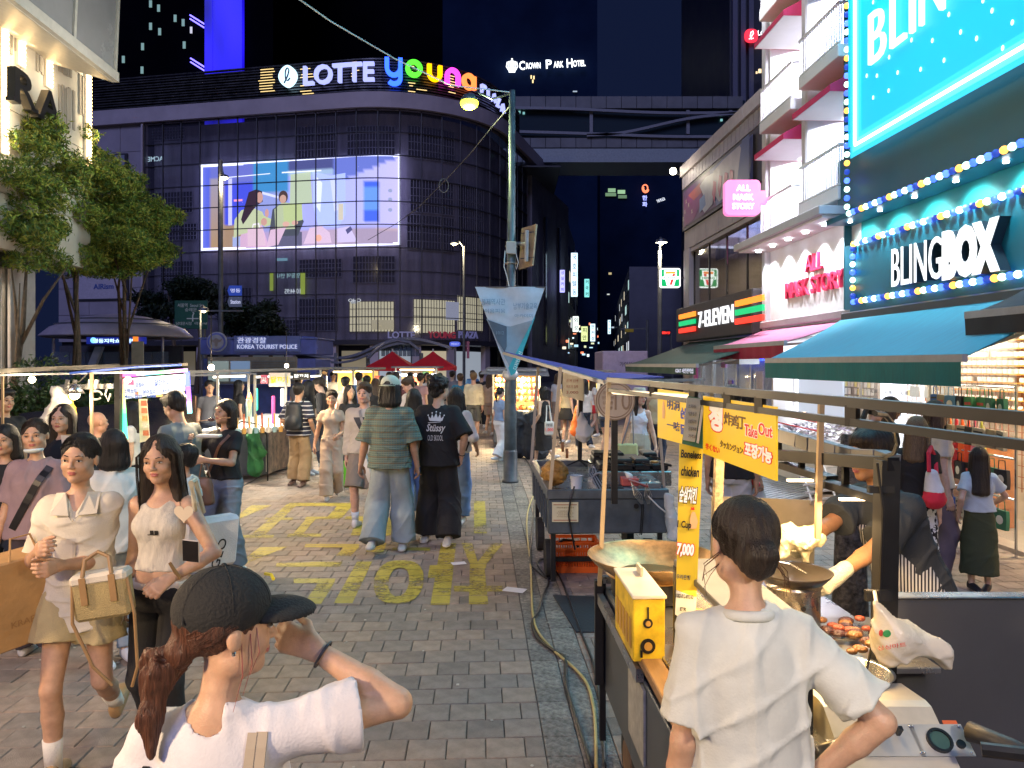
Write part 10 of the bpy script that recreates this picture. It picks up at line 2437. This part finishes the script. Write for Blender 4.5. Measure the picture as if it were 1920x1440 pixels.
def bcap(fig,root,M,TH,hS):
 T=lambda x,y,z,a,b,d,k=.01,op='u':Ell(TH(x,y,z),V3(a,b,d)*hS,fig.Rh,k*hS,op);m=cloth((.5,.55,.44))
 org('cap',[T(0,.01,.055,.09,.107,.085),Plane(TH(0,0,.035),fig.Rh@V3(0,0,-1)),T(0,.118,.062,.03,.03,.018,.004,'s')],.006,m,root,None,M)
 org('brim',[Stack(TH(0,.135,.036),fig.Rh@nA([[1,0,0],[0,0,1],[0,-1,0]]),nA([-.045,-.01,.03,.045])*hS,[.078*hS,.08*hS,.06*hS,.03*hS],[.007*hS]*4,k=.01,rd=.004)],.006,m,root,None,M)
m_jl=cloth((.31,.36,.37));
f=person('man in a green plaid shirt, light jeans and a backwards mint cap',at(731,7.85),1.79,PI,0,male=True,build=1.03,skin=(.42,.24,.16),hair='bob',hat=bcap,head=(-.12,.05,0),top=dict(m=m_pl,ease=.036,loose=.8,hem=-.11,hemw=1.06,slv=1.,sr=1.25,collar=1),btm=dict(m=m_jl,wide=.055,hem=.02),hl=(.3,-.02,.82),hr=(-.27,-.02,.84),fl=(.14,.17,.05),fr=(-.13,-.08,0),sho=(.55,.52,.46),sole=(.7,.68,.6),fam=.012)
p16=f
f=person('curly-haired man in a black T-shirt with a white crown print on it',at(822,8.15),1.79,PI-.1,0,male=True,build=1.02,skin=SK3,hair='curly',head=(-.5,.05,0),top=dict(m=cloth((.012,.014,.02)),ease=.036,loose=.8,hem=-.12,slv=.98,sr=1.25,neck=.062),btm=dict(m=m_bc,wide=.06,hem=.02),hl=(.22,.04,.84),hr=(-.24,-.02,.9),er=(-.8,.9,0),fl=(.15,-.12,0),fr=(-.13,.1,.02),sho=(.5,.48,.42),sole=(.75,.72,.62),fam=.01)
p17=f;m_ink=mat('print_offwhite',(.62,.62,.62),.7,var=.05)
cr=[(-.085,.02),(-.072,-.028),(-.06,-.033),(.06,-.033),(.072,-.028),(.085,.02),(.055,-.005),(.043,.042),(.022,0.),(0.,.052),(-.022,0.),(-.043,.042),(-.055,-.005)]
prt(f,(cr,[[0,1,2,12],[2,3,12],[3,4,5,6],[3,6,12],[6,7,8],[6,8,12],[8,9,10],[8,10,12],[10,11,12]]),0.,.375,1,1,m_ink,True)
for x,z in((-.087,.027),(-.044,.052),(0,.064),(.044,.052),(.087,.027)):prt(f,([(x+.008*cos(a),z+.008*sin(a))for a in nL(0,6.28,9)[:-1]],[list(range(8))]),0,.375,1,1,m_ink,True)
prt(f,'Stüssy',0.,.265,.2,.105,m_ink,True,bold=.02,slant=.22);prt(f,'OLD SKOOL',.005,.172,.17,.06,m_ink,True,bold=0.)
prt(f,([(-.085,0),(.055,.012),(.055,.018),(-.085,.006)],[[0,1,2,3]]),0.,.322,1,1,m_ink,True)
sh,e,w=f.arms['r'];u=unit(w-e);c=e+(w-e)*.9;a1=unit(np.cross(u,V3(0,0,1)));a2=np.cross(u,a1);tU([c+(a1*cos(t)+a2*sin(t))*.033 for t in nL(0,2*PI*15/16,16)],.005,6,closed=True).bd('watch',m_blk,f.root,f.M)
f=person('person in a white tee with dark sleeve stripes holding a phone beyond the black T-shirt',at(856,9.2),1.64,PI-.2,1,skin=SK2,hair='long',top=dict(m=m_whitec,ease=.04,loose=.8,slv=1.05),btm=dict(m=cloth((.15,.25,.48)),wide=.03),hr=(-.24,-.12,.93),hl=(.2,0,.85))
ph2=thing('phone','dark phone in the hand right of the black T-shirt man','phone',P(872,832,9.));MB(fra(P(873,836,9.),(.8,.3,-.3),(.3,0,1))).box(-.035,.035,-.06,.06,-.005,.005,.004).bd('case',m_blk,ph2)
f=person('woman with black hair in blue jeans walking between the plaid shirt and the black T-shirt',at(776,9.4),1.62,PI,1,skin=SK3,hair='long',top=dict(m=m_bc),btm=dict(m=cloth((.15,.25,.48)),wide=.03),**walk(.2,'r'))
f=person('tall man in a black shirt looking down towards the skewer counter',at(603,14.2),1.68,-PI*.5,2,male=True,skin=SK3,hcl='dark',head=(0,.35,0),top=dict(m=m_bc,ease=.04,loose=.6,slv=1.1),btm=dict(m=m_navy))
f=person('woman with long black hair in dark clothes behind the striped backpacker',at(578,13.2),1.64,-PI*.6,2,skin=SK3,hair='longer',top=dict(m=m_bc),btm=dict(kind='skirt',m=cloth((.16,.14,.14)),len=.5))
def ocap(fig,root,M,TH,hS):org('cap',[Ell(TH(0,.01,.055),V3(.09,.105,.085)*hS,fig.Rh,.01),Plane(TH(0,0,.035),(0,0,-1)),],.01,cloth((.05,.055,.04)),root,None,M)
f=person('man in an olive cap and faded brown T-shirt standing in the crowd',at(648,15.4),1.66,PI*.9,2,male=True,skin=SK3,hat=ocap,top=dict(m=cloth((.2,.15,.12))),btm=dict(m=m_navy))
f=person('woman with wavy black hair in black left of the smiling man',at(656,11.8),1.6,.6,2,skin=SK1,hair='long',top=dict(m=m_bc),btm=dict(m=m_navy))
f=person('man in a white T-shirt with a black cross-body bag looking down',at(772,12.6),1.72,-PI*.3,1,male=True,build=1.08,skin=(.55,.33,.25),hcl='brown',head=(-.2,.45,0),top=dict(m=m_whitec,ease=.045,loose=.8,hem=-.05),btm=dict(m=m_bc),hl=(.1,-.25,1.),hr=(-.15,-.25,1.));strap(f,(.13,0,.45),(-.08,0,.05),m_blk,.035,True)
f=person('man in a teal T-shirt and blue shorts walking away',at(863,19.5),1.68,PI+.1,2,male=True,skin=(.5,.3,.22),hcl='brown',top=dict(m=cloth((.03,.16,.25)),ease=.035,loose=.6),btm=dict(kind='shorts',m=cloth((.05,.12,.3)),to=.95),hl=(.1,-.22,1.),hr=(-.1,-.25,1.),sho=(.5,.5,.5),**walk(.16,'l'))
f=person('man in a long-sleeved cream shirt and grey shorts walking away',at(888,19),1.72,PI-.1,2,male=True,skin=(.5,.3,.22),hcl='fair',top=dict(m=cloth((.5,.46,.34)),ease=.04,loose=.7,slv=1.7),btm=dict(kind='shorts',m=cloth((.1,.11,.11)),to=.95),sho=(.6,.6,.6),**walk(.12,'r'))
f=person('woman with a black ponytail, light blue knit top and white trousers beside the lamp post',at(938,15.),1.47,PI*.75,1,skin=SK3,hair='pony',top=dict(m=cloth((.22,.3,.46)),ease=.02,hem=.02),btm=dict(m=cloth((.68,.68,.7)),wide=.055,wst=.12),sho=(.6,.6,.6),**walk(.18,'l'))
f=person('woman in a long black dress with a white tote bag walking left',at(1019,14.6),1.5,-PI*.75,1,skin=SK3,hair='bob',top=dict(m=m_bc,kind='tank',hem=0.),btm=dict(kind='skirt',m=m_bc,len=.62,flare=.04),sho=(.7,.7,.7),hl=(.24,-.05,.9),fl=(.08,-.18,0),fr=(-.06,.22,.12))
bgw=thing('tote_bag','white tote bag with red figures carried by the woman in the long black dress','tote bag',P(1030,800,14.3));B('bag_body',m_whitec,bgw,xP(1021,14.3),xP(1039,14.3),14.25,14.33,zP(816,14.3),zP(790,14.3),.02);text('1,000',mat('print_red'),bgw,fra(P(1030,806,14.24)),w=.15,h=.07,ext=.003);text('1묶음',mat('print_black'),bgw,fra(P(1030,797,14.24)),w=.12,h=.05,ext=.003);tU([P(1024,790,14.3),P(1025,760,14.4),P(1030,760,14.4),P(1034,790,14.3)],.012,6).bd('strap',m_whitec,bgw)
f=person('woman in a khaki top and black skirt standing beyond the menu card',at(1062,18.5),1.62,PI*.8,2,skin=SK3,hair='long',hcl='dark',top=dict(m=cloth((.33,.28,.18))),btm=dict(kind='skirt',m=m_bc,len=.32),sho=(.6,.6,.6))
f=person('person in a light top and red shorts beyond the coin sign',at(1112,20),1.6,PI*.6,2,skin=(.45,.28,.22),hair='long',hcl='brown',top=dict(m=m_whitec),btm=dict(kind='shorts',m=cloth((.5,.02,.03)),to=.5),**walk(.2,'l'))
f=person('person in denim shorts walking beyond the coin sign',at(1135,15.5),1.62,PI*.7,2,skin=SK3,hair='pony',hcl='dark',top=dict(m=m_whitec),btm=dict(kind='shorts',m=cloth((.04,.06,.11)),to=.5))
crowd=[(597,17.5,1.7,'short',m_bc,1,'man in black beside the yellow glowing stall'),(673,18.2,1.72,'short',cloth((.05,.15,.35)),1,'man in a blue shirt and cap far back in the crowd'),(688,17,1.66,'short',cloth((.35,.18,.18)),0,'reddish-haired person in pink far back in the crowd'),(704,16.4,1.62,'long',m_bc,0,'woman in black left of the mint cap'),(716,18.5,1.64,'bob',m_navy,0,'short woman in navy peeking left of the mint cap'),(742,17.2,1.74,'short',cloth((.1,.03,.04)),1,'tall man in dark maroon above the plaid shoulder'),(789,18.4,1.7,'short',cloth((.35,.2,.2)),0,'person with blond hair right of the man looking down'),(806,19.5,1.66,'short',m_bc,1,'man in black glimpsed left of the curly hair'),(800,22,1.68,'long',cloth((.5,.5,.5)),0,'woman in white far back under the parasols'),(903,23,1.7,'short',m_bc,1,'man in black walking far right of the cream shirt'),(922,24,1.68,'short',m_navy,1,'man in navy under the grey tarp edge'),(918,20.5,1.65,'long',cloth((.4,.3,.2)),0,'woman with a tan shoulder wrap left of the lamp post'),(625,22,1.7,'short',cloth((.55,.55,.55)),1,'man in white far behind the jumpsuit woman'),(848,24,1.7,'short',cloth((.2,.2,.22)),1,'man in grey far beyond the teal T-shirt'),(1000,19.5,1.68,'short',m_bc,1,'man in black shopping at the hanging snack stall'),(1046,21,1.66,'bob',cloth((.5,.5,.5)),0,'woman in white between the stall poles'),(1095,17,1.6,'long',cloth((.5,.45,.4)),0,'woman in cream behind the white paper bag'),(730,21,1.7,'short',m_navy,1,'man in navy just under the left red parasol'),(770,24,1.66,'short',m_bc,1,'man in black between the two parasols'),(825,21.5,1.68,'long',m_bc,0,'woman in black under the right red parasol'),(886,27,1.7,'short',cloth((.05,.15,.35)),1,'man in blue crossing the road far away'),(560,18,1.66,'short',cloth((.2,.2,.22)),1,'man in grey at the far end of the skewer stall'),]
rc=RD(77)
for i,(px,Y,H_,hr_,tm,ml,lab)in eN(crowd):
 bk=rc.random()<.6;bt_=[m_navy,m_bc,m_jl,cloth((.3,.24,.2))][i%4]
 person(lab,at(px,Y),H_,(PI if bk else 0)+rc.uniform(-.5,.5),2 if Y<18 else 3,male=bool(ml),skin=[SK1,SK3,SK2][i%3],hair=hr_,hcl=['black','dark','black','brown'][i%4],top=dict(m=tm,ease=.03,loose=.5 if ml else .2),btm=dict(m=bt_,kind='shorts' if i%4==3 else 'trousers',wide=.02),build=rc.uniform(.95,1.08),**walk(rc.uniform(.08,.2),'lr'[i%2]))
bpy.data.objects.remove(TO);bpy.data.curves.remove(TC);bpy.data.scenes.remove(TS)
